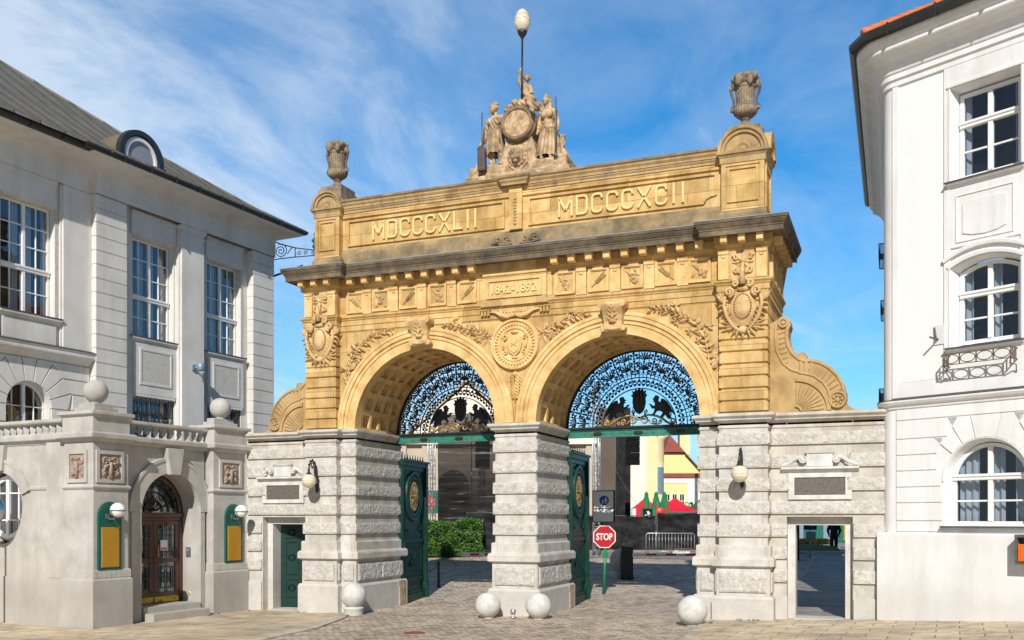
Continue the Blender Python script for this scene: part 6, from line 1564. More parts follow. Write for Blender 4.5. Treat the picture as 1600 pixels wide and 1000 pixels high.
def skirt(cx, cy, z0, z1, r0, r1, ry, k, dx=0, ph=0):
    def g(u, v):
        a = 2 * PI * u; r = r0 + (r1 - r0) * v ** .8; f = 1 + (.09 * math.sin(k * a + ph + 2 * v) + .05 * math.sin((k * 2 + 1) * a + 3 * v)) * (.25 + v)
        return (cx + dx * v + r * f * math.cos(a), cy + r * ry * f * math.sin(a), z0 + (z1 - z0) * v + .02 * math.sin(3 * a) * v)
    mb.grid(g, 72, 14, cu=True)
skirt(-.86, 0, 1.66, .90, .23, .31, .85, 7, .03); mb.build('apron', ['statue_stone'], man)
# woman
mb = MB(); wx = .86
mb.cap((wx, 0, 1.52), .15, (wx - .01, -.02, 1.72), .145); mb.cap((wx - .01, -.02, 1.72), .15, (wx - .02, -.03, 1.86), .165); mb.cap((wx - .17, 0, 1.95), .085, (wx + .14, 0, 1.95), .085); mb.cap((wx - .02, -.01, 1.98), .062, (wx - .03, -.03, 2.14), .058)
for s in (-1, 1): mb.ball((wx - .02 + s * .085, -.16, 1.80), (.085, .08, .085), 12, 8)
P = face(mb, (wx - .04, -.06, 2.27), .125, 1, -.35)
mb.ball(P(0, .25, .35), (.125, .13, .12), 12, 8); mb.cap(P(-.1, .55, 0), .10, P(0, .75, -1.9), .12); mb.cap(P(.6, .4, -.2), .06, P(.75, .3, -2.2), .07); mb.ball(P(0, -.1, 1.05), (.06, .06, .05), 8, 6)
for s, e, h in ((-1, (wx - .27, .0, 1.66), (wx - .28, -.12, 1.42)), (1, (wx + .25, .04, 1.68), (wx + .30, -.06, 1.42))):
    mb.cap((wx - .01 + s * .18, 0, 1.94), .078, e, .062); mb.cap(e, .06, h, .045); hand(mb, h, (0, -.2, -1), (s * .3, -1, 0))
mb.cap((wx - .12, -.1, .56), .05, (wx - .14, -.26, .52), .045); mb.cap((wx + .12, -.06, .56), .05, (wx + .14, -.22, .53), .045)
for s in (-1, 1): mb.cap((wx + s * .1, 0, 1.45), .13, (wx + s * .12, 0, .95), .09); mb.cap((wx + s * .12, 0, .95), .085, (wx + s * .12, 0, .58), .055)
for k in range(9): a = PI * (1.05 + .9 * k / 8); mb.cap((wx + .19 * math.cos(a), .15 * math.sin(a), 1.5 - .06 * math.sin(PI * k / 8)), .05, (wx + .21 * math.cos(a + .25), .17 * math.sin(a + .25), 1.44), .045)
wom = remesh(mb, 'woman_figure', 'statue_stone', st, .014, lambda v, n: v + n * (.018 if v.z < 1.98 else .006) + n * .010 * noise.noise(v * 16), 3)
mb = MB(); skirt(wx, 0, 1.58, .57, .19, .40, .85, 9, -.01, 1); mb.build('skirt', ['statue_stone'], wom)
# girl on the barrel
mb = MB(); gx, gy, g0 = .12, -.02, 2.20
mb.cap((gx - .06, gy, g0 + .12), .14, (gx + .0, gy, g0 + .35), .11); mb.cap((gx, gy, g0 + .35), .115, (gx + .03, gy, g0 + .56), .12); mb.cap((gx - .09, gy, g0 + .60), .062, (gx + .14, gy, g0 + .58), .062); mb.cap((gx + .03, gy, g0 + .62), .045, (gx + .05, gy - .02, g0 + .74), .045)
P = face(mb, (gx + .07, gy - .03, g0 + .84), .098, 1, .35)
for k in range(20): r2 = random.Random(k + 500); a = r2.uniform(0, 2 * PI); e = r2.uniform(-.3, 1.4); mb.ball(P(.85 * math.cos(e) * math.cos(a), .15 + .85 * math.cos(e) * abs(math.sin(a)), .3 + .85 * math.sin(e)), .032, 8, 6)
mb.cap((gx - .10, gy, g0 + .60), .058, (gx - .19, gy, g0 + .80), .048); mb.cap((gx - .19, gy, g0 + .80), .046, (gx - .13, gy - .06, g0 + 1.0), .036); hand(mb, (gx - .13, gy - .06, g0 + 1.0), (.3, -.4, .8), (1, 0, 0), .035)
mb.cap((gx + .15, gy, g0 + .57), .058, (gx + .24, gy - .05, g0 + .38), .048); mb.cap((gx + .24, gy - .05, g0 + .38), .046, (gx + .08, gy - .16, g0 + .34), .036); hand(mb, (gx + .08, gy - .16, g0 + .34), (-1, -.3, 0), (0, 0, 1), .035)
mb.cap((gx - .10, gy - .05, g0 + .10), .12, (gx - .22, gy - .34, g0 + .02), .09); mb.cap((gx - .22, gy - .34, g0 + .02), .085, (gx - .36, gy - .30, g0 - .14), .06)
mb.cap((gx + .06, gy - .05, g0 + .10), .12, (gx + .26, gy - .38, g0 + .02), .09); mb.cap((gx + .26, gy - .38, g0 + .02), .085, (gx + .40, gy - .42, g0 - .34), .055); mb.cap((gx + .40, gy - .44, g0 - .36), .05, (gx + .44, gy - .56, g0 - .40), .04)
for k in range(9): a = k / 8; mb.cap((gx - .5 + a * .9, gy - .12 - .12 * math.sin(PI * a), g0 - .08 + .1 * math.sin(PI * a)), .12, (gx - .45 + a * .9, gy + .1, g0 - .02 + .08 * math.sin(PI * a)), .12)
mb.cap((gx - .5, gy - .1, g0 - .1), .10, (gx - .66, gy - .05, g0 - .5), .07); mb.cap((gx + .5, gy, g0 - .05), .10, (gx + .62, gy - .0, g0 - .55), .09); mb.cap((gx + .15, gy - .2, g0 + .22), .10, (gx + .26, gy - .1, g0 + .12), .12)
remesh(mb, 'girl_figure', 'statue_stone', st, .014, lambda v, n: v + n * (.012 + .012 * math.sin(v.x * 34 + v.z * 40 + 2 * math.sin(v.x * 9)) if v.z < 2.5 else .010), 3)
# lamp on its tall pole, the two thin rods
t = thing('pole_lamp', 'cream egg-shaped glass lamp on a tall thin pole rising from the statue group', 'lamp', (.10, .24, 14.80))
mb = MB(); mb.tube([(0, 0, 0), (.02, 0, 2.26)], .030, 10); mb.lathe([(.03, 2.22), (.05, 2.26), (.07, 2.30), (.12, 2.36), (.15, 2.44), (.13, 2.45)], 16, (.02, 0, 0)); mb.build('pole', ['iron_black'], t)
mb = MB(); mb.lathe([(.0, 2.40)] + [(.235 * math.sin(PI * i / 20) * (1 + .10 * math.cos(PI * i / 20)), 2.76 - .36 * math.cos(PI * i / 20)) for i in range(1, 20)] + [(0, 3.12)], 28, (.02, 0, 0)); gl = mb.build('globe', ['globe_glass'], t)
def seams(mb, c, r, rz):
    for k in range(5):
        h = -.75 + k * .375; q = math.sqrt(1 - h * h) * 1.012
        mb.tube([(c[0] + r * q * math.cos(2 * PI * i / 36) , c[1] + r * q * math.sin(2 * PI * i / 36), c[2] + rz * (h + .05 * (1 if i % 6 < 3 else -1))) for i in range(37)], .0035, 4)
mb = MB(); seams(mb, (.02, 0, 2.76), .235, .36); mb.build('glass_seams', ['seam'], gl)
t = thing('metal_rod', 'thin dark metal rod in a tall brown box, left of the carved worker', 'rod', (-1.10, .05, 13.2))
mb = MB(); mb.tube([(0, 0, .2), (0, 0, 1.75)], .025, 8); mb.build('rod', ['iron_grey'], t)
mb = MB(); mb.box(-.12, .12, -.1, .1, 0, .62); mb.ring(0, .62, [(0, -.1), (.12, -.1), (.12, .1)], 0, PI, 12); mb.build('rod_box', ['rod_brown'], t, bevel=.02)
t = thing('metal_rod', 'thin dark metal rod standing right of the carved woman', 'rod', (1.20, .15, 13.35))
mb = MB(); mb.tube([(0, 0, 0), (0, 0, 1.75)], .025, 8); mb.build('rod', ['iron_grey'], t); mb = MB(); mb.lathe([(0, .0), (.07, .0), (.05, .1), (.025, .12)], 12); mb.build('socket', ['iron_grey'], t)
# bracket globe lamps on the piers
def wall_globe(x, label, side):
    t = thing('bracket_lamp', label, 'wall lamp', (x, -.31, 3.75), 0, 'globe lamps on the granite piers')
    mb = MB(); c = (0, -.50, .22); mb.lathe([(.225 * math.sin(PI * i / 20), -.225 * math.cos(PI * i / 20)) for i in range(21)], 28, c); g = mb.build('globe', ['globe_glass'], t)
    mb = MB(); seams(mb, c, .225, .225); mb.build('glass_seams', ['seam'], g)
    mb = MB()
    mb.lathe([(.09, 0), (.12, -.01), (.12, -.05)], 12) if False else None
    pts = [(0, -.03, .15), (0, -.08, .35), (0, -.10, .62), (0, -.16, .78), (0, -.28, .86), (0, -.40, .82), (0, -.48, .70), (0, -.50, .52), (0, -.50, .44)]
    mb.tube(pts, [.04, .035, .03, .03, .03, .028, .026, .03, .05], 8); mb.lathe([(.10, .42), (.08, .46), (.03, .50)], 14, (0, -.50, 0))
    for k, (a, b) in enumerate((((0, -.12, .70), (0, -.2, .66)), ((0, -.25, .70), (0, -.32, .62)), ((0, -.08, .45), (0, -.2, .5)))): mb.tube([a, b], .022, 6)
    for k in range(16): a = 2 * PI * k / 16; 
    mb.tube([(0, -.30 + .07 * math.cos(2 * PI * i / 16), .72 + .07 * math.sin(2 * PI * i / 16)) for i in range(17)], .018, 6); mb.tube([(0, -.16 + .06 * math.cos(2 * PI * i / 16), .58 + .06 * math.sin(2 * PI * i / 16)) for i in range(17)], .016, 6)
    for k in range(7): mb.ball((.0, pts[k + 1][1] - .02, pts[k + 1][2] + .03), .035, 7, 5)
    mb.ball((0, -.06, .12), (.08, .06, .12), 10, 8); mb.ball((0, -.05, -.05), (.06, .05, .08), 10, 8); mb.ball((.0, -.05, .30), (.06, .05, .09), 10, 8); mb.leaf(0, 0, .18, .09, -PI / 2, -.06, .04)
    mb.build('scroll_bracket', ['iron_black'], t)
wall_globe(-6.62, 'cream globe lamp on a black scrolled bracket on the left granite pier', -1); wall_globe(6.62, 'cream globe lamp on a black scrolled bracket on the right granite pier', 1)
# stone ball bollards
def bollard(x, y, r, label, base):
    t = thing('ball_bollard', label, 'bollard', (x, y, gz(x, y)), 0, 'stone ball bollards')
    zb = .22 if base else 0
    mb = MB(); mb.lathe([(r * math.sin(PI * i / 20), zb + r * .94 - r * math.cos(PI * i / 20)) for i in range(21)], 36); o = mb.build('stone_ball', ['ball_stone'], t)
    for v in o.data.vertices: v.co += v.normal * .012 * noise.noise(v.co * 4 + Vector((x, y, 0)))
    mb = MB()
    if base: mb.lathe([(.0, .24), (.26, .24), (.31, .22), (.32, .18), (.30, .16), (.30, -.1)], 28)
    else: mb.lathe([(.12, .05), (.15, .02), (.16, -.05)], 20)
    mb.build('foot', ['ball_stone'], t)
bollard(-5.13, -.62, .395, 'white stone ball on a round foot at the left pier corner', True)
bollard(-.55, -.78, .37, 'white stone ball left of the two at the central pier', False)
bollard(1.01, -.80, .37, 'white stone ball right of the two at the central pier', False)
bollard(5.56, -1.72, .39, 'largest white stone ball, at the foot of the right pier', False)
bollard(-.12, 12.2, .48, 'shaded stone ball inside the courtyard behind the black barrier post', True)
t = thing('ground_spotlight', 'small silver floodlight standing on the paving before the central pier', 'spotlight', (.23, -.78, gz(0, -.8)))
mb = MB(); mb.lathe([(0, 0), (.09, 0), (.09, .03), (.04, .05), (.035, .10)], 14); mb.build('stand', ['alu'], t); mb = MB(); mb.M = Matrix.Translation((0, 0, .17)) @ Matrix.Rotation(R(-20), 4, 'X'); mb.lathe([(0, -.08), (.07, -.07), (.085, .06), (.075, .07), (0, .04)], 14); mb.build('lamp_head', ['alu'], t)
t = thing('camera_box', 'small dark camera box on the inner jamb of the right-hand doorway', 'camera', (9.17, .42, 1.72))
mb = MB(); mb.box(-.07, 0, -.02, .12, 0, .13); mb.build('housing', ['keypad_grey'], t, bevel=.008); mb = MB(); mb.M = Matrix.Translation((-.035, -.02, .065)) @ Matrix.Rotation(R(90), 4, 'X'); mb.lathe([(0, .03), (.035, .03), (.04, 0)], 14); mb.build('lens', ['iron_black'], t)
# ================================================================== GROUND
def sheet(name, x0, x1, y0, y1, step, m, dz=0.0, inside=None):
    mb = MB(); nx = max(1, int((x1 - x0) / step)); ny = max(1, int((y1 - y0) / step))
    mb.grid(lambda u, v: (x0 + (x1 - x0) * u, y0 + (y1 - y0) * v, gz(x0 + (x1 - x0) * u, y0 + (y1 - y0) * v) + dz), nx, ny)
    o = mb.build(name, [m]); return tag(o, kind='structure')
mb = MB(); xs = [-900, -300, -80, -40] + [-30 + 1.0 * k for k in range(61)] + [40, 80, 300, 900]; ys = [-300, -80, -45] + [-40 + 1.0 * k for k in range(81)] + [60, 120, 300, 900]
mb.grid(lambda u, v: (xs[round(u * (len(xs) - 1))], ys[round(v * (len(ys) - 1))], gz(xs[round(u * (len(xs) - 1))], ys[round(v * (len(ys) - 1))]) - .03), len(xs) - 1, len(ys) - 1)
tag(mb.build('ground', ['cobbles']), kind='structure')
def strip(name, left, right, m, dz, n=40, thick=0):
    """sheet between two xy polylines sampled at the same count"""
    mb = MB()
    def at(P, t): f = t * (len(P) - 1); i = min(int(f), len(P) - 2); k = f - i; return (P[i][0] + (P[i + 1][0] - P[i][0]) * k, P[i][1] + (P[i + 1][1] - P[i][1]) * k)
    def g(u, v): a, b = at(left, v), at(right, v); x, y = a[0] + (b[0] - a[0]) * u, a[1] + (b[1] - a[1]) * u; return (x, y, gz(x, y) + dz)
    mb.grid(g, 14, n)
    if thick:
        for P, fl in ((left, False), (right, True)):
            def e(u, v): x, y = at(P, u); return (x, y, gz(x, y) + dz - thick * (1 - v))
            mb.grid(e, n, 1, flip=fl)
    return tag(mb.build(name, [m]), kind='structure')
RL = [(-3.2, -28), (-3.4, -14), (-3.72, -7.4), (-3.92, -4.5), (-4.75, -1.75), (-5.15, -.9), (-5.26, -.2)]
RR = [(6.7, -28), (6.3, -14), (6.0, -6.5), (5.90, -4.4), (5.72, -1.6), (5.60, -.9), (5.35, -.2)]
road = strip('road', RL + [(-5.30, 3.2)], RR + [(5.30, 3.2)], 'cobbles', -.020, 60)
kl = [(x - .22, y) for x, y in RL]; kr = [(x + .22, y) for x, y in RR]
strip('kerb_left', kl, RL, 'kerb_stone', .022, 50, .06); strip('kerb_right', RR, kr, 'kerb_stone', .022, 50, .06)
strip('pavement_left', [(-30, -28), (-30, -14), (-30, -6), (-30, .6)], [(-3.425, -28), (-3.63, -14), (-4.1, -4.8), (-5.5, .6)], 'slabs', .012, 60)
strip('pavement_right', [(6.93, -28), (6.53, -14), (6.10, -4.2), (5.7, .6)], [(30, -28), (30, -14), (30, -4.2), (30, .6)], 'slabs', .012, 60)
strip('doorway_paving', [(7.2, .5), (7.0, 14.0), (6.6, 30), (6.2, 60)], [(12.0, .5), (12.0, 14.0), (12, 30), (12, 60)], 'court_paving', .005, 60)
strip('courtyard_path', [(-5.9, 20.5), (-5.9, 24.0)], [(6.4, 20.5), (6.4, 24.0)], 'court_paving', -.008, 20)
t = tag((lambda m_: (m_.lathe([(0, .012), (.26, .012), (.28, .0), (.28, -.03)], 28), [m_.ball((.2 * math.cos(a), .2 * math.sin(a), .012), (.02, .02, .006), 6, 4) for a in [2 * PI * i / 10 for i in range(10)]], m_.build('manhole_cover', ['rust'], None, loc=(-.82, -4.85, gz(-.82, -4.85) - .015)))[-1])(MB()), 'small rusty round cover set in the cobbles left of the central pier', 'manhole cover')
r2 = random.Random(12); mb = MB()                             # weeds in the joints at the foot of the walls
def tuft(x, y, h): 
    for k in range(9):
        a = r2.uniform(0, 6.28); b = (x + r2.uniform(-.05, .05), y + r2.uniform(-.03, .03)); z = gz(*b) + .01; w = .008
        e = (b[0] + math.cos(a) * h * .6, b[1] + math.sin(a) * h * .6, z + h * r2.uniform(.5, 1)); mb.add([(b[0] - w, b[1], z), (b[0] + w, b[1], z), e], [(0, 1, 2)])
for x, y in ((6.5, -.55), (6.6, -.53), (6.8, -.54), (6.95, -.56), (7.05, -.55), (5.95, -1.35), (6.0, -1.4), (-7.2, -.5), (-7.0, -.52), (-.62, -1.2), (-.5, -1.22), (-9.3, -.25), (-9.45, -2.0), (-9.5, -1.5)): tuft(x, y, .07)
tag(mb.build('weeds', ['grass']), kind='stuff')

# ================================================================== INSIDE THE COURTYARD
t = thing('stop_sign', 'red octagonal STOP sign under a grey panel on a green post behind the right arch', 'traffic sign', (.80, 6.45, gz(.8, 6.45)), R(8))
mb = MB(); mb.M = Matrix.Rotation(R(2.5), 4, 'Y'); mb.tube([(0, .04, 0), (0, .04, 1.72)], .055, 10); mb.box(-.10, .10, -.02, .10, 1.30, 1.45); mb.build('post', ['post_green'], t)
mb = MB(); mb.tube([(.06, .05, 1.4), (.06, .05, 3.4)], .025, 8); mb.build('pole', ['iron_grey'], t)
oc = lambda r: [(.04 + r * math.cos(PI / 8 + PI / 4 * k), 2.02 + r * math.sin(PI / 8 + PI / 4 * k)) for k in range(8)]
mb = MB(); mb.plate(oc(.43), -.02, .01, 0); mb.plate(oc(.395), -.024, -.019, 1); vs, fs = text_poly('STOP', .33, .006, .04, 2.02, -.026, w=.58, bold=.009); mb.add(vs, fs, 0)
mb.build('stop_plate', ['sign_white', 'sign_red'], t)
mb = MB(); mb.cbox(-.40, .42, -.02, .012, 2.52, 3.66, .02, 0); mb.cbox(-.37, .36, -.026, -.018, 2.55, 3.63, .01, 1); mb.box(-.37, .36, -.030, -.024, 3.0, 3.025, 0)
pan = mb.build('info_panel', ['iron_black', 'sign_grey'], t)
mb = MB(); c = (.03, 3.30); mb.plate([(c[0] + .17 * math.cos(2 * PI * i / 28), c[1] + .17 * math.sin(2 * PI * i / 28)) for i in range(28)], -.032, -.027, 0)
for px, s in ((.06, 1.0), (-.05, .62)):                       # adult and child pictogram
    X = lambda x: c[0] + px + x * s; Z = lambda z: c[1] - .11 + z * s
    mb.plate([(X(.022 * math.cos(q)), Z(.195) + .022 * s * math.sin(q)) for q in [2 * PI * i / 10 for i in range(10)]], -.036, -.031, 1)
    mb.plate([(X(-.022), Z(.08)), (X(.022), Z(.08)), (X(.026), Z(.165)), (X(-.026), Z(.165))], -.036, -.031, 1)
    for a, b in ((-.04, -.012), (.012, .045)): mb.plate([(X(a), Z(0)), (X(a + .02), Z(0)), (X(b if a < 0 else .022), Z(.085)), (X(-.02 if a < 0 else .0), Z(.085))], -.0355, -.031, 1)
    mb.plate([(X(.02), Z(.15)), (X(.055), Z(.09)), (X(.065), Z(.10)), (X(.03), Z(.165))], -.0352, -.031, 1); mb.plate([(X(-.065), Z(.10)), (X(-.055), Z(.09)), (X(-.02), Z(.15)), (X(-.03), Z(.165))], -.0352, -.031, 1)
mb.build('footpath_roundel', ['sign_blue', 'sign_white'], pan)
t = thing('boom_barrier', 'black barrier post with amber lamp and red-white striped arm across the right archway', 'barrier', (.32, 11.43, gz(.3, 11.4)), R(21))
mb = MB(); mb.box(-.24, .24, -.2, .2, 0, 1.28); mb.box(-.27, .27, -.23, .23, 0, .08); mb.box(-.26, .26, -.22, .22, 1.25, 1.30); mb.build('cabinet', ['cabinet_black'], t, bevel=.012)
mb = MB(); mb.lathe([(.06, 1.29), (.07, 1.33), (.06, 1.42), (.0, 1.46)], 14, (-.12, 0, 0)); mb.build('warning_lamp', ['amber'], t)
mb = MB(); Lb = 4.6; mb.box(.2, Lb, -.26, -.22, .90, 1.02, 0)
for k in range(5): x = .75 + k * .78; mb.box(x, x + .42, -.265, -.215, .945, 1.02 + .001, 1)
mb.build('striped_arm', ['boom_white', 'boom_red'], t)
t = thing('boom_barrier', 'end of a red-white barrier arm reaching in from behind the central pier', 'barrier', (-3.0, 12.2, gz(-3, 12)), R(201))
mb = MB(); mb.box(-.24, .24, -.2, .2, 0, 1.2); mb.build('cabinet', ['gate_green'], t, bevel=.012)
mb = MB(); mb.box(.2, 3.98, -.04, .04, .80, .98, 0)
for k in range(4): x = 3.22 - k * .62; mb.box(x, x + .38, -.046, .046, .845, .94, 1)
mb.build('striped_arm', ['boom_white', 'boom_red'], t)
t = thing('chain_post', 'short black post with a drooping chain beside the left gate leaf', 'post', (-6.28, 7.7, gz(-6.3, 7.7)))
mb = MB(); mb.lathe([(0, 0), (.09, 0), (.09, .05), (.055, .08), (.05, .9), (.075, .93), (.06, .98), (.0, 1.03)], 14); mb.build('post', ['iron_black'], t)
mb = MB()
for k in range(26):
    u = k / 25; p = Vector((-.05 - .95 * u, -.9 * u * .4, .86 - .55 * 4 * u * (1 - u) * .5 - .02 * u)); 
    q = Matrix.Rotation(PI / 2 * (k % 2), 3, 'X'); pts = [tuple(p + q @ Vector((.032 * math.cos(2 * PI * i / 10), 0, .02 * math.sin(2 * PI * i / 10)))) for i in range(11)]; mb.tube(pts, .008, 5, caps=False)
mb.build('chain', ['iron_black'], t)
# hedge
t = thing('hedge', 'clipped dense green hedge in front of the dark stage screen, seen through the left arch', 'hedge', (-11.2, 20.2, gz(-11.2, 20.2) - .03), R(21))
r2 = random.Random(3); mb = MB()
def hz(x): return 1.86 + .10 * math.sin(x * 2.2) + .08 * noise.noise((x * 1.7, 0, 0))
for k in range(11000):
    x = r2.uniform(-2.5, 1.22); y = r2.uniform(-.6, .6); z = r2.uniform(.05, hz(x)); e = r2.random()
    if e < .55: y = -.62 + r2.uniform(-.10, .10) + .14 * noise.noise((x * 2.3, z * 2.3, 1))
    elif e < .8: z = hz(x) + r2.uniform(-.10, .07)
    elif e < .9: x = 1.22 + r2.uniform(-.08, .08) + .1 * noise.noise((z * 2, 1, 0))
    s = r2.uniform(.035, .075); n = Vector((r2.gauss(0, .6), r2.gauss(-.5, .6), r2.gauss(.5, .5))).normalized(); a = n.orthogonal().normalized(); a.rotate(Matrix.Rotation(r2.uniform(0, 6.28), 3, n)); b = n.cross(a); p = Vector((x, y, z))
    mb.add([p - a * s * 1.3, p - b * s * .6 + n * .01, p + a * s * 1.3, p + b * s * .6 + n * .01], [(0, 1, 2, 3)])
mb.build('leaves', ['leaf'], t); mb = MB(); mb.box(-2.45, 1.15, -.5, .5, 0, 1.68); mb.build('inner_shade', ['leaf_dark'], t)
# stage: gauze screens on truss towers
def truss(p, h, label, w=.30, m='alu', grp=None):
    t = thing('truss_tower', label, 'truss', (p[0], p[1], gz(*p)), 0, grp); mb = MB()
    for a, b in ((-1, -1), (1, -1), (1, 1), (-1, 1)): mb.tube([(a * w / 2, b * w / 2, 0), (a * w / 2, b * w / 2, h)], .025, 6)
    mb.build('chords', [m], t); mb = MB(); n = int(h / .5)
    for k in range(n):
        z0, z1 = k * h / n, (k + 1) * h / n; s = 1 if k % 2 else -1
        mb.tube([(-s * w / 2, -w / 2, z0), (s * w / 2, -w / 2, z1)], .013, 5); mb.tube([(-s * w / 2, w / 2, z0), (s * w / 2, w / 2, z1)], .013, 5)
        mb.tube([(-w / 2, -s * w / 2, z0), (-w / 2, s * w / 2, z1)], .013, 5); mb.tube([(w / 2, -s * w / 2, z0), (w / 2, s * w / 2, z1)], .013, 5); mb.tube([(-w / 2, -w / 2, z0), (w / 2, -w / 2, z0)], .013, 5)
    mb.build('braces', [m], t)
TG = 'stage truss towers'
truss((-13.3, 21.2), 9.0, 'aluminium lattice tower at the left edge of the dark stage screen, above the hedge', grp=TG)
truss((-11.55, 24.1), 7.5, 'lattice tower behind the stage gauze near the central pier', .26, grp=TG)
truss((-3.98, 21.5), 9.0, 'aluminium lattice tower just right of the right gate leaf', grp=TG)
A21 = R(21.7)
def fabric(name, label, p0, p1, z0, z1, m, amp=.06, cat='screen', kx=3.0, seg=True, sl=.45, sub=None):
    L = math.hypot(p1[0] - p0[0], p1[1] - p0[1]); ang = math.atan2(p1[1] - p0[1], p1[0] - p0[0])
    t = thing(name, label, cat, (p0[0], p0[1], z0), ang); mb = MB()
    def g(u, v): x = L * u; z = (z1 - z0) * v; d = amp * (math.sin(kx * (x + sl * z * 2)) * .6 + noise.noise((x * .8, z * 2.2 + x * .7, 5)) + .5 * noise.noise((x * 2.2, z * 5 + x * 2, 2))); return (x, d, z - .06 * math.sin(PI * ((u * max(1, round(L / 2.3))) % 1)) * v)
    mb.grid(g, max(24, int(L * 8)), 26); mb.build('fabric', [m], t)
    mb = MB(); n = max(1, round(L / 2.3))
    for k in range(n + 1): x = L * k / n; mb.tube([(x, .07, -.05), (x, .07, z1 - z0 + .05)], .024, 6)
    for z in (.05, (z1 - z0)): mb.tube([(0, .07, z), (L, .07, z)], .02, 6)
    mb.build('frame', ['iron_grey'], t)
    return t
g1 = gz(-12, 22)
fabric('gauze_screen', 'tall dark see-through gauze wrapped around the stage, above the hedge', (-13.1, 21.6), (-9.7, 23.0), g1 + 1.0, 8.6, 'gauze', .10)
fabric('tarp_screen', 'wrinkled black tarpaulin below the gauze beside the hedge', (-10.9, 20.6), (-8.4, 21.6), gz(-9, 21) + .05, gz(-9, 21) + 2.25, 'tarp_black', .10)
fabric('tarp_fence', 'long black tarpaulin on fence panels behind the STOP sign', (-6.3, 27.1), (-2.55, 28.6), .95, 2.95, 'tarp_black', .09, 'fence', 1.5)
fabric('tarp_fence', 'draped black tarpaulin on fence panels behind the steel crowd barrier', (-2.45, 28.62), (1.2, 30.05), .98, 3.12, 'tarp_black', .16, 'fence', 1.2)
fabric('stage_drape', 'tall brown and black cloth hanging beside the loudspeakers, behind the STOP sign', (-6.25, 29.2), (-4.45, 29.9), 2.4, 9.4, 'gauze_brown', .05, 'drape', 2.5)
mb = None
fabric('stage_drape', 'narrow black cloth strip right of the brown drape', (-5.15, 29.45), (-4.35, 29.78), 2.4, 9.4, 'tarp_black', .06, 'drape', 3)
def speakers(p, z, n, label, w=1.0):
    t = thing('loudspeaker_stack', label, 'loudspeaker', (p[0], p[1], z), A21, 'hanging loudspeaker stacks')
    for k in range(n):
        mb = MB(); mb.M = Matrix.Translation((0, 0, -.34 * k)) @ Matrix.Rotation(R(1.5 * k), 4, 'X'); mb.box(-w / 2, w / 2, 0, .6, -.32, 0); mb.box(-w / 2 + .05, w / 2 - .05, -.02, .0, -.29, -.03)
        for q in range(5): mb.box(-w / 2 + .06, w / 2 - .06, -.03, -.018, -.27 + q * .05, -.25 + q * .05)
        mb.build('speaker_box', ['speaker_black'], t)
    mb = MB(); mb.box(-w / 2, w / 2, .1, .2, .02, .1); mb.tube([(0, .15, .1), (0, .15, 1.5)], .02, 6); mb.build('rigging_bar', ['iron_black'], t)
speakers((-2.75, 24.3), 7.35, 5, 'hanging stack of black loudspeakers left of the cream house', .72)
speakers((-11.0, 22.9), 7.2, 5, 'black loudspeaker stack showing through the stage gauze', .8)
t = thing('crowd_barrier', 'galvanised steel crowd barrier with upright bars in front of the draped tarpaulin', 'barrier', (-1.6, 22.5, gz(-1, 22.7)), A21)
mb = MB(); mb.tube([(0, 0, .16), (0, 0, 1.02), (.08, 0, 1.1), (2.42, 0, 1.1), (2.5, 0, 1.02), (2.5, 0, .16), (2.5, 0, .16), (0, 0, .16)], .022, 8)
mb.build('frame', ['alu'], t); mb = MB()
for k in range(1, 15): mb.tube([(2.5 * k / 15, 0, .16), (2.5 * k / 15, 0, 1.1)], .011, 6)
mb.build('bars', ['alu'], t)
for x in (.25, 2.25):
    mb = MB(); mb.box(x - .03, x + .03, -.32, .32, 0, .03); mb.box(x - .02, x + .02, -.02, .02, .03, .17); mb.build('foot', ['alu'], t)
t = thing('crowd_barrier', 'second steel crowd barrier turned edge-on beside the right pier', 'barrier', (.95, 23.5, gz(1, 23.5)), R(62)); 
mb = MB(); mb.tube([(0, 0, .16), (0, 0, 1.02), (.08, 0, 1.1), (2.1, 0, 1.1), (2.2, 0, 1.02), (2.2, 0, .16), (0, 0, .16)], .022, 8); mb.build('frame', ['alu'], t); mb = MB()
for k in range(1, 14): mb.tube([(2.2 * k / 14, 0, .16), (2.2 * k / 14, 0, 1.1)], .011, 6)
mb.build('bars', ['alu'], t)
t = thing('pallet', 'pale concrete block lying under the steel crowd barrier', 'block', (-.3, 22.9, gz(0, 23)), A21); mb = MB(); mb.cbox(0, .9, 0, .5, 0, .14, .02); mb.build('slab', ['granite'], t); mb = MB(); mb.box(.1, .3, .05, .4, .14, .2); mb.build('lug', ['granite'], t)
t = thing('guy_cable', 'thin steel cable slanting down from the stage rigging across the right archway', 'cable', (-3.2, 24.0, 1.0)); mb = MB(); mb.tube([(-2.4, 0, 7.6), (.4, 1.0, 2.6), (1.9, 1.6, .0)], .008, 5); mb.build('wire', ['iron_grey'], t); mb = MB(); mb.tube([(1.85, 1.58, .06), (1.95, 1.62, -.02)], .05, 6); mb.build('anchor', ['iron_grey'], t)
for x, y, lab, m in ((-4.6, 31.0, 'white upright menu board left of the closed parasols', 'sign_white'), (-3.7, 31.4, 'black menu board with white marks before the closed parasols', 'room_dark')):
    t = thing('menu_board', lab, 'menu board', (x, y, 1.05), A21, 'menu boards by the parasols'); mb = MB(); mb.cbox(-.28, .28, -.03, .03, .9, 2.35, .01); mb.build('panel', [m], t); mb = MB(); mb.box(-.24, -.2, 0, .04, 0, 1.0); mb.box(.2, .24, 0, .04, 0, 1.0); mb.parts('leg', ['alu'], t)
    if m == 'room_dark':
        mb = MB(); r2 = random.Random(5)
        for k in range(5): mb.blob(r2.uniform(-.12, .12), 2.15 - k * .07, r2.uniform(.05, .1), .045, -.032, .004, n=8)
        mb.build('chalk_lettering', ['paper'], t)
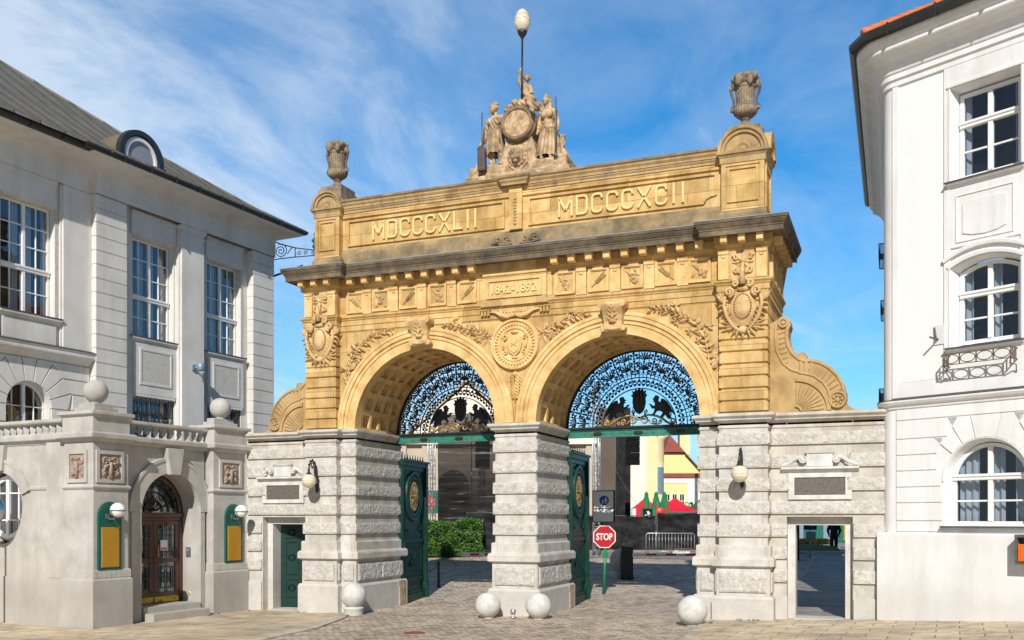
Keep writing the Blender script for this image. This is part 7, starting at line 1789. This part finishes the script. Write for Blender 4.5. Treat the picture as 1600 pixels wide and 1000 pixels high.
# closed parasols, tents
def parasol():
    t = thing('closed_parasol', 'x', 'parasol', (0, 0, 0), 0, 'closed green parasols by the red tents')
    mb = MB(); mb.lathe([(.02, 1.0), (.20, 1.05), (.30, 1.2), (.31, 1.8), (.25, 2.4), (.16, 2.9), (.10, 3.15), (.12, 3.2), (.08, 3.32), (0, 3.4)], 48, fn=lambda r, z, a: r * (1 + .16 * math.sin(8 * a + z)), smooth=True); mb.build('canopy', ['umb_green'], t)
    mb = MB()
    for k in range(4): a = PI / 2 * k - .6; mb.leaf(0, 2.3, .55, .13, PI / 2, 0, .02); 
    mb = MB(); mb.M = Matrix.Translation((0, -.29, 0)); mb.box(-.05, .05, -.02, .02, 2.0, 2.7); mb.M = None; mb.build('red_stripe', ['umb_red'], t)
    mb = MB(); mb.tube([(0, 0, 0), (0, 0, 1.1)], .03, 8); mb.box(-.3, .3, -.3, .3, 0, .1); mb.build('pole', ['alu'], t); return t
pz = 1.08; p0 = parasol(); p0.location = (-3.99, 32.3, pz); p0['label'] = 'closed green parasol, leftmost of three before the left red tent'
dup(p0, (-3.42, 32.5, pz), .4, 'closed green parasol, middle of the three between the red tents'); dup(p0, (-2.95, 32.7, pz), .9, 'closed green parasol, rightmost of three, against the right red tent')
def tent(p, label, m, w=2.4, vm='tent_teal'):
    t = thing('market_tent', label, 'tent', (p[0], p[1], 1.05), A21, 'market tents in the courtyard'); h0, h1 = 2.2, 3.2
    mb = MB(); c = [(-w / 2, -w / 2), (w / 2, -w / 2), (w / 2, w / 2), (-w / 2, w / 2)]
    for i in range(4):
        a, b = c[i], c[(i + 1) % 4]
        def g(u, v): x = a[0] + (b[0] - a[0]) * u; y = a[1] + (b[1] - a[1]) * u; return (x * (1 - v), y * (1 - v), h0 + (h1 - h0) * (v - .12 * math.sin(PI * v)))
        mb.grid(g, 8, 8)
    mb.build('roof', [m], t); mb = MB()
    for i in range(4): a, b = c[i], c[(i + 1) % 4]; mb.add([(*a, h0 - .5), (*b, h0 - .5), (*b, h0), (*a, h0)], [(0, 1, 2, 3)])
    mb.build('valance', [vm], t); mb = MB()
    for a, b in ((c[1], c[2]), (c[3], c[0]), (c[2], c[3])): mb.add([(*a, 0), (*b, 0), (*b, h0 - .45), (*a, h0 - .45)], [(0, 1, 2, 3)])
    mb.build('side_wall', [m], t); mb = MB()
    for a in c: mb.tube([(*a, 0), (*a, h0)], .03, 6)
    mb.build('pole', ['alu'], t); return t
tent((-5.55, 38.3), 'red market tent left of the closed parasols', 'tent_red', 2.6, 'tent_red'); tent((-3.65, 39.0), 'red market tent with green valance, right of the closed parasols', 'tent_red', 2.9); tent((-1.9, 39.6), 'dark green market tent with red valance beside the right pier', 'tent_green', 2.6, 'tent_red')
t = thing('round_sign', 'small round red disc sign above the black fence before the red tents', 'sign', (-2.9, 31.5, 1.05), A21); mb = MB(); mb.M = Matrix.Translation((0, 0, 2.05)) @ Matrix.Rotation(R(90), 4, 'X'); mb.lathe([(0, .02), (.34, .02), (.36, 0), (0, 0)], 24); mb.build('disc', ['boom_red'], t); mb = MB(); mb.tube([(0, .03, 0), (0, .03, 2.0)], .03, 6); mb.build('post', ['alu'], t)
t = thing('parked_van', 'white roof of a parked vehicle just above the black fence', 'vehicle', (-1.7, 34.2, 1.05), A21)
mb = MB(); mb.plate([(-1.7, .35), (1.7, .35), (1.75, 1.1), (1.3, 1.25), (.95, 1.95), (-1.5, 2.05), (-1.75, 1.3)], 0, 1.6); mb.build('body', ['boom_white'], t, bevel=.05)
for x in (-1.1, 1.05):
    mb = MB(); mb.M = Matrix.Translation((x, -.02, .33)) @ Matrix.Rotation(R(90), 4, 'X'); mb.lathe([(0, 0), (.2, .01), (.33, 0), (.33, -.2)], 20); mb.build('wheel', ['iron_black'], t)
mb = MB(); mb.plate([(-1.3, 1.35), (1.15, 1.3), (.85, 1.85), (-1.2, 1.9)], -.01, .005); mb.build('side_window', ['room_dark'], t)
# far houses
def house(name, label, p, w, d, z1, m, cat='house', rot=A21): 
    t = thing(name, label, cat, (p[0], p[1], 1.0), rot); mb = MB(); mb.box(0, w, 0, d, -1, z1 - 1); mb.build('wall', [m], t); return t
t = house('cream_house', 'tall cream house with a rounded yellow corner behind the loudspeakers', (-10.3, 46.0), 3.75, 9, 9.25, 'cream_wall')
mb = MB(); mb.box(-.1, 3.8, -.12, 9, 8.25, 8.42); mb.build('eaves', ['yellow_pale'], t)
mb = MB(); mb.lathe([(.62, 6.15), (.66, 6.25), (.66, 7.9), (.72, 8.0), (.72, 8.35), (0, 8.4)], 20, (3.75, .9, 0)); mb.lathe([(.64, -1), (.64, 6.2)], 20, (3.75, .9, 0)); mb.box(2.9, 3.7, -.04, .5, -1, 8.2); mb.build('round_corner', ['yellow_pale'], t)
mb = MB()
for z in (3.7, 1.0): mb.lathe([(.645, z), (.645, z + 2.1)], 20, (3.75, .9, 0))
mb.parts('corner_window', ['steel_blue'], t)
t = thing('yellow_house', 'yellow house with brown-red half-hipped roof and red band, seen behind the red tents', 'house', (-9.77, 62.3, 1.0), A21)
mb = MB(); WP = [(-1.9, -1), (3.9, -1), (3.9, 5.75), (1.95, 7.85), (.05, 7.85), (-1.9, 5.75)]; mb.plate(WP, 0, 11); mb.build('wall', ['yellow_wall'], t)
mb = MB(); F = [(4.25, -.35, 5.5), (2.0, -.35, 7.95), (1.0, 2.1, 9.75), (1.0, 11.2, 9.75), (4.25, 11.2, 5.5)]; G = [(2 - x, y, z) for x, y, z in F]
mb.add(F, [(0, 4, 3, 2, 1)]); mb.add(G, [(0, 1, 2, 3, 4)]); mb.add([F[1], F[2], G[1]], [(0, 1, 2)]); mb.add([(x, y, z - .14) for x, y, z in F[:2]] + F[:2], [(0, 1, 3, 2)]); mb.build('roof', ['tile_red'], t)
mb = MB(); mb.box(2.3, 3.3, 4.2, 5.4, 8.0, 10.1); mb.box(2.2, 3.4, 4.1, 5.5, 10.1, 10.3); mb.build('chimney', ['yellow_pale'], t)
mb = MB(); mb.box(-1.95, 3.95, -.22, -.02, 5.62, 6.0); mb.build('red_band', ['tile_red'], t)
mb = MB(); mb.box(-1.92, -.1, -.06, 0, -1, 5.6); mb.box(2.25, 3.92, -.06, 0, -1, 5.6); mb.box(-.098, 2.248, -.06, 0, 5.1, 5.6); mb.build('white_trim', ['white_wall'], t)
for x in (.15, .82, 1.5):
    mb = MB(); frame_lines(mb, x, x + .5, 2.4, 4.1, .06, -.10, 0); mb.box(x + .23, x + .27, -.08, 0, 2.46, 4.04); mb.box(x + .06, x + .44, -.075, 0, 3.4, 3.45); f = mb.build('window', ['white_wall'], t); mb = MB(); mb.box(x + .04, x + .46, -.05, -.02, 2.45, 4.05); mb.build('window_pane', ['room_dark'], f)
t = thing('steel_flue', 'pair of tall bright steel flues before the red roof beside the right pier', 'flue', (-4.75, 55.5, 1), A21)
for x in (0, 1.05):
    mb = MB(); mb.tube([(x, 0, 0), (x, 0, 11.5)], .16, 12); mb.build('pipe', ['alu'], t)
t = house('beige_hall', 'beige hall with pilasters and a dark arched doorway behind the stage gauze', (-22.5, 33.5), 15.5, 10, 8.7, 'beige_wall')
mb = MB()
for x in (.3, 2.1, 5.8, 8.4, 11, 13.6): mb.box(x, x + .7, -.22, 0, 0, 7.0)
mb.parts('pilaster', ['beige_wall'], t)
mb = MB(); mb.box(-.2, 15.7, -.4, 0, 7.0, 7.7); mb.build('eaves', ['cream_wall'], t)
mb = MB(); pts = [(3.2, 0), (5.4, 0), (5.4, 4.0)] + [(4.3 + 1.1 * math.cos(PI * i / 14), 4.0 + 1.2 * math.sin(PI * i / 14)) for i in range(15)] + [(3.2, 4.0)]; mb.plate(pts, -.03, .02); mb.build('arched_doorway', ['room_dark'], t)
mb = MB(); mb.box(12.0, 13.2, -.05, .02, 2.0, 6.2); mb.build('teal_shutter', ['tent_teal'], t)
t = thing('gabled_hall', 'pale gabled hall seen through the ironwork of the left arch', 'hall', (-20.5, 41.8, 1.0), A21)
mb = MB(); mb.plate([(-5.6, -1), (5.6, -1), (5.6, 7.2), (0, 12.2), (-5.6, 7.2)], 0, 14); mb.build('wall', ['cream_wall'], t)
mb = MB()
for q in (-1, 1):
    v = [(q * 6.1, -.06, 6.9), (0, -.06, 12.45), (0, 14.3, 12.45), (q * 6.1, 14.3, 6.9)]; u_ = [(a, b, c + .25) for a, b, c in v]
    mb.add(v + u_, [(0, 1, 2, 3), (4, 7, 6, 5), (0, 4, 5, 1), (2, 6, 7, 3), (3, 7, 4, 0)])
mb.build('roof', ['beige_wall'], t)
mb = MB()
for x in (-5.4, -2.9, 2.3, 4.8): mb.box(x, x + .6, -.18, 0, -1, 6.8)
mb.parts('pilaster', ['white_wall'], t)
mb = MB(); mb.plate([(.6 * math.cos(2 * PI * i / 20), 8.6 + .6 * math.sin(2 * PI * i / 20)) for i in range(20)], -.02, .01); mb.build('round_window', ['room_dark'], t)
t = thing('market_banner', 'green banner with red print on the pale hall beside the left gate leaf', 'banner', (-15.9, 24.5, 3.1), A21); mb = MB(); mb.box(-.6, 1.9, 0, .02, 0, 1.35); mb.build('cloth', ['tent_teal'], t); mb = MB(); mb.blob(.75, .65, .35, .42, -.001, .03); mb.build('red_print', ['umb_red'], t); mb = MB(); mb.tube([(-.6, .03, -2.2), (-.6, .03, 1.4)], .03, 6); mb.tube([(1.9, .03, -2.2), (1.9, .03, 1.4)], .03, 6); mb.build('pole', ['alu'], t)
# beyond the right-hand doorway
def walker(p, rot, s, label, top, leg, shorts=False):
    t = thing('person', label, 'person', (p[0], p[1], gz(*p) + .01), rot)
    mb = MB()                                                 # continuous body, seen from behind (+y is forward)
    mb.cap((0, 0, .95), .13, (0, .01, 1.2), .13); mb.cap((0, .01, 1.2), .14, (0, 0, 1.38), .15); mb.cap((-.16, 0, 1.42), .07, (.16, 0, 1.42), .07); mb.cap((0, 0, 1.45), .055, (0, .02, 1.56), .05)
    face(mb, (0, .03, 1.66), .105, 1, PI)
    for q in (-1, 1):
        e = (q * .27, -.06 * q, 1.14); w = (q * .24, .10 + .05 * q, .92); mb.cap((q * .19, 0, 1.40), .062, e, .05); mb.cap(e, .048, w, .036); hand(mb, w, (0, .3, -1), (0, 1, 0), .036)
        k = (q * .11, .10 * q + .03, .52); a = (q * .10, .12 * q - .06, .10); mb.cap((q * .09, 0, .92), .095, k, .07); mb.cap(k, .062, a, .042); mb.cap(a, .045, (a[0], a[1] + .16, .05), .038)
    b = remesh(mb, 'body', 'skin', t, .014, None, 2)
    mb = MB(); mb.cap((0, 0, .98), .175, (0, .0, 1.22), .185); mb.cap((0, 0, 1.22), .19, (0, 0, 1.36), .17); mb.cap((-.17, 0, 1.41), .095, (.17, 0, 1.41), .095)
    for q in (-1, 1): e = (q * .285, -.06 * q, 1.14); w = (q * .25, .09 + .05 * q, .96); mb.cap((q * .20, 0, 1.39), .085, e, .072); mb.cap(e, .07, w, .055)
    remesh(mb, 'jacket', top, b, .016, lambda v, n: v + n * .008 * noise.noise(v * 14), 3)
    mb = MB(); mb.cap((-.07, 0, .93), .12, (.07, 0, .93), .12)
    for q in (-1, 1):
        k = (q * .11, .10 * q + .03, .52); a = (q * .10, .12 * q - .05, .13); mb.cap((q * .09, 0, .90), .115, k, .09)
        if not shorts: mb.cap(k, .088, a, .068)
    remesh(mb, 'trousers', leg, b, .016, lambda v, n: v + n * .006 * noise.noise(v * 16), 3)
    for q in (-1, 1): mb = MB(); a = (q * .10, .12 * q - .06, .06); mb.cap((a[0], a[1] - .03, .055), .052, (a[0], a[1] + .17, .045), .042); remesh(mb, 'shoe', 'cloth_dark', b, .014, None, 2)
    mb = MB(); mb.ball((0, .0, 1.70), (.10, .115, .10), 14, 10); mb.ball((0, -.05, 1.64), (.09, .07, .10), 12, 8); remesh(mb, 'hair', 'hair', b, .014, lambda v, n: v + n * .006 * noise.noise(v * 40), 1)
    t.scale = (s, s, s); return t
walker((7.43, 26.1), R(6), 1.03, 'person in a black jacket and dark trousers walking away beyond the right doorway', 'cloth_black', 'cloth_dark')
walker((8.05, 34.0), R(10), 1.0, 'person in a pale top and grey shorts half hidden behind the black jacket', 'cloth_white', 'cloth_grey', True)
t = thing('parking_sign', 'dark blue board with white arrow above a small pale notice, seen in the right doorway', 'sign', (6.62, 21.5, gz(6.6, 21.5)), R(16))
mb = MB(); mb.tube([(0, .04, 0), (0, .04, 2.6)], .035, 8); mb.build('post', ['alu'], t); mb = MB(); mb.cbox(-.30, .30, -.02, .02, 1.38, 2.45, .01); b = mb.build('board', ['sign_navy'], t)
mb = MB(); mb.box(-.17, -.12, -.03, -.018, 1.72, 2.3); mb.box(-.12, .02, -.03, -.018, 2.25, 2.3); mb.box(-.12, .02, -.03, -.018, 1.98, 2.03); mb.box(.02, .07, -.03, -.018, 1.98, 2.3); mb.box(.05, .24, -.03, -.018, 1.57, 1.60); mb.plate([(.0, 1.585), (.07, 1.54), (.07, 1.63)], -.03, -.018); mb.build('lettering', ['sign_white'], b)
mb = MB(); mb.cbox(-.20, .26, -.02, .02, .92, 1.30, .01); mb.build('notice', ['steel_blue'], t)
t = thing('dark_post', 'dark square post beside the blue parking board in the right doorway', 'post', (6.05, 21.0, gz(6, 21))); mb = MB(); mb.box(-.11, .11, -.1, .1, 0, 2.6); mb.build('shaft', ['cloth_black'], t); mb = MB(); mb.ball((0, -.11, .18), (.05, .03, .07), 8, 6); mb.build('reflector', ['sign_white'], t)
t = thing('flower_bed', 'raised flower bed of orange flowers with a grass edge, seen in the right doorway', 'flower bed', (6.0, 27.0, gz(6, 27)), R(14))
mb = MB(); r2 = random.Random(8)
mb.cbox(-1.2, 1.35, -2.6, 1.6, -.1, .16, .04); mb.build('stone_edge', ['granite'], t)
mb = MB(); mb.grid(lambda u, v: (-1.1 + 2.35 * u, -2.5 + 4 * v, .16 + .30 * math.sin(PI * min(1, v * 1.3)) * (1 - .5 * abs(u - .5))), 20, 20); mb.build('turf', ['grass'], t)
mb = MB(); mg = MB()
for k in range(1500):
    x, y = r2.uniform(-1.0, 1.2), r2.uniform(-.3, 1.3); z = .50 + r2.uniform(-.08, .20); s = r2.uniform(.025, .06); tgt = mb if r2.random() < .62 else mg
    n = Vector((r2.gauss(0, .5), -.7, r2.gauss(.6, .4))).normalized(); a = n.orthogonal().normalized(); b = n.cross(a); p = Vector((x, y, z)); tgt.add([p + a * s, p + b * s, p - a * s, p - b * s], [(0, 1, 2, 3)])
mb.build('blossoms', ['flower'], t); mg.build('foliage', ['leaf'], t)
t = house('far_pavilion', 'teal and pale kiosk behind the flower bed beyond the right doorway', (2.5, 47), 8, 4, 3.6, 'tent_teal', 'kiosk', R(8))
mb = MB(); mb.box(.2, 1.6, -.06, 0, .2, 1.4); mb.box(3.0, 3.8, -.06, 0, 0, 2.4); mb.parts('panel', ['steel_blue'], t); mb = MB(); mb.box(4.4, 5.0, -.08, 0, .2, 2.2); mb.build('yellow_panel', ['notice_ochre'], t); mb = MB(); mb.box(-.3, 8.3, -.4, 4.2, 2.6, 2.8); mb.build('roof', ['white_wall'], t)
t = thing('potted_palm', 'small yellow-green palm before the yellow house windows', 'plant', (-2.9, 41.5, 1.05)); mb = MB()
for k in range(26):
    a = k * 2.4; L = .9 + .2 * math.sin(k); pts = [Vector((0, 0, 2.4)), Vector((math.cos(a) * L * .5, math.sin(a) * L * .5, 2.4 + .5 * (1 - .5 * (k % 3)))), Vector((math.cos(a) * L, math.sin(a) * L, 2.4 + .15 - .35 * (k % 3)))]
    sd = Vector((-math.sin(a), math.cos(a), 0)) * .07; mb.add([pts[0], pts[1] - sd, pts[2], pts[1] + sd], [(0, 1, 2, 3)])
mb.build('fronds', ['grass'], t); mb = MB(); mb.tube([(0, 0, 0), (.03, 0, 2.45)], [.09, .06], 8); mb.build('trunk', ['bark'], t)

# ================================================================== LIGHT, SKY, CAMERA
SUN_EL = 35.0; sdir = Vector((.27, -1, 0)).normalized(); saz = math.atan2(sdir.x, sdir.y)
sv = Vector((sdir.x * math.cos(R(SUN_EL)), sdir.y * math.cos(R(SUN_EL)), math.sin(R(SUN_EL))))
sl = bpy.data.lights.new('sun', 'SUN'); sl.energy = 5.0; sl.angle = R(.53); sl.color = (1, .95, .88)
so = bpy.data.objects.new('sun', sl); col.objects.link(so); so.rotation_euler = (-sv).to_track_quat('-Z', 'Y').to_euler(); so.location = (0, -20, 30)
w = bpy.data.worlds.new('World'); scene.world = w; w.use_nodes = True; T = NT(w); T.n.clear()
o = T.n.new('ShaderNodeOutputWorld'); bg = T.n.new('ShaderNodeBackground'); bg.inputs[1].default_value = .085
sky = T.n.new('ShaderNodeTexSky'); sky.sky_type = 'NISHITA'; sky.sun_disc = False; sky.sun_elevation = R(SUN_EL); sky.sun_rotation = saz % (2 * PI); sky.altitude = 300; sky.air_density = 1.0; sky.dust_density = .6; sky.ozone_density = 2.0
tint = T.mix(sky, (.36, .95, 1.28), 1.0, 'MULTIPLY'); hs = T.n.new('ShaderNodeHueSaturation'); T.l.new(out(tint), hs.inputs['Color']); hs.inputs['Saturation'].default_value = 1.05; hs.inputs['Value'].default_value = 1.5
tc = T.add('ShaderNodeTexCoord')
sp = T.add('ShaderNodeSeparateXYZ', {'Vector': (tc, 'Generated')})
zz = T.add('ShaderNodeMath', {0: (sp, 2), 1: .12}, operation='ADD')
dx_ = T.add('ShaderNodeMath', {0: (sp, 0), 1: zz}, operation='DIVIDE'); dy_ = T.add('ShaderNodeMath', {0: (sp, 1), 1: zz}, operation='DIVIDE')
cv = T.add('ShaderNodeCombineXYZ', {'X': dx_, 'Y': dy_})
mp = T.add('ShaderNodeMapping', {'Vector': cv, 'Rotation': (0, 0, R(38)), 'Scale': (1.5, .85, 1)})
n1 = T.add('ShaderNodeTexNoise', {'Vector': mp, 'Scale': 1.7, 'Detail': 10, 'Roughness': .6, 'Distortion': .9})
n2 = T.add('ShaderNodeTexNoise', {'Vector': cv, 'Scale': .55, 'Detail': 3, 'Roughness': .5})
ad = T.add('ShaderNodeMath', {0: n1, 1: n2}, operation='MULTIPLY')
lf = T.add('ShaderNodeMath', {0: (sp, 0), 1: -.20}, operation='MULTIPLY')      # the cloud bank lies to the west
ad2 = T.add('ShaderNodeMath', {0: ad, 1: lf}, operation='ADD')
cr = T.ramp(ad2, [(.20, (0, 0, 0)), (.31, (.20, .20, .20)), (.46, (.80, .80, .80))])
hz = T.ramp((sp, 2), [(.0, (.58,) * 3), (.14, (.26,) * 3), (.32, (.02, .02, .02))]); hs = T.mix(hs, (7.0, 9.4, 11.2), hz)
mx = T.mix(hs, (8.6, 9.9, 11.4), cr)
yr = T.add('ShaderNodeMath', {0: (sp, 1), 1: .5}, operation='MULTIPLY_ADD'); yr.inputs[2].default_value = .5
yf = T.ramp(yr, [(.0, (.34, .33, .32)), (.45, (.44, .43, .42)), (.75, (1, 1, 1))]); zf = T.ramp((sp, 2), [(.55, (1, 1, 1)), (.95, (.5, .5, .5))])
mx = T.mix(mx, yf, 1.0, 'MULTIPLY'); mx = T.mix(mx, zf, 1.0, 'MULTIPLY')
T.l.new(out(mx), bg.inputs[0]); T.l.new(bg.outputs[0], o.inputs[0])
cam = bpy.data.cameras.new('camera'); cam.sensor_width = 36; cam.lens = 1510 / 1600 * 36; cam.shift_y = 310 / 1600; cam.clip_end = 3000
co = bpy.data.objects.new('camera', cam); col.objects.link(co); co.location = (10.44, -26.52, 2.8); co.rotation_euler = (R(90), 0, R(21.7)); scene.camera = co
scene.view_settings.view_transform = 'Standard'; scene.view_settings.look = 'None'; scene.view_settings.exposure = 0
scene.render.resolution_x = 1024; scene.render.resolution_y = 640
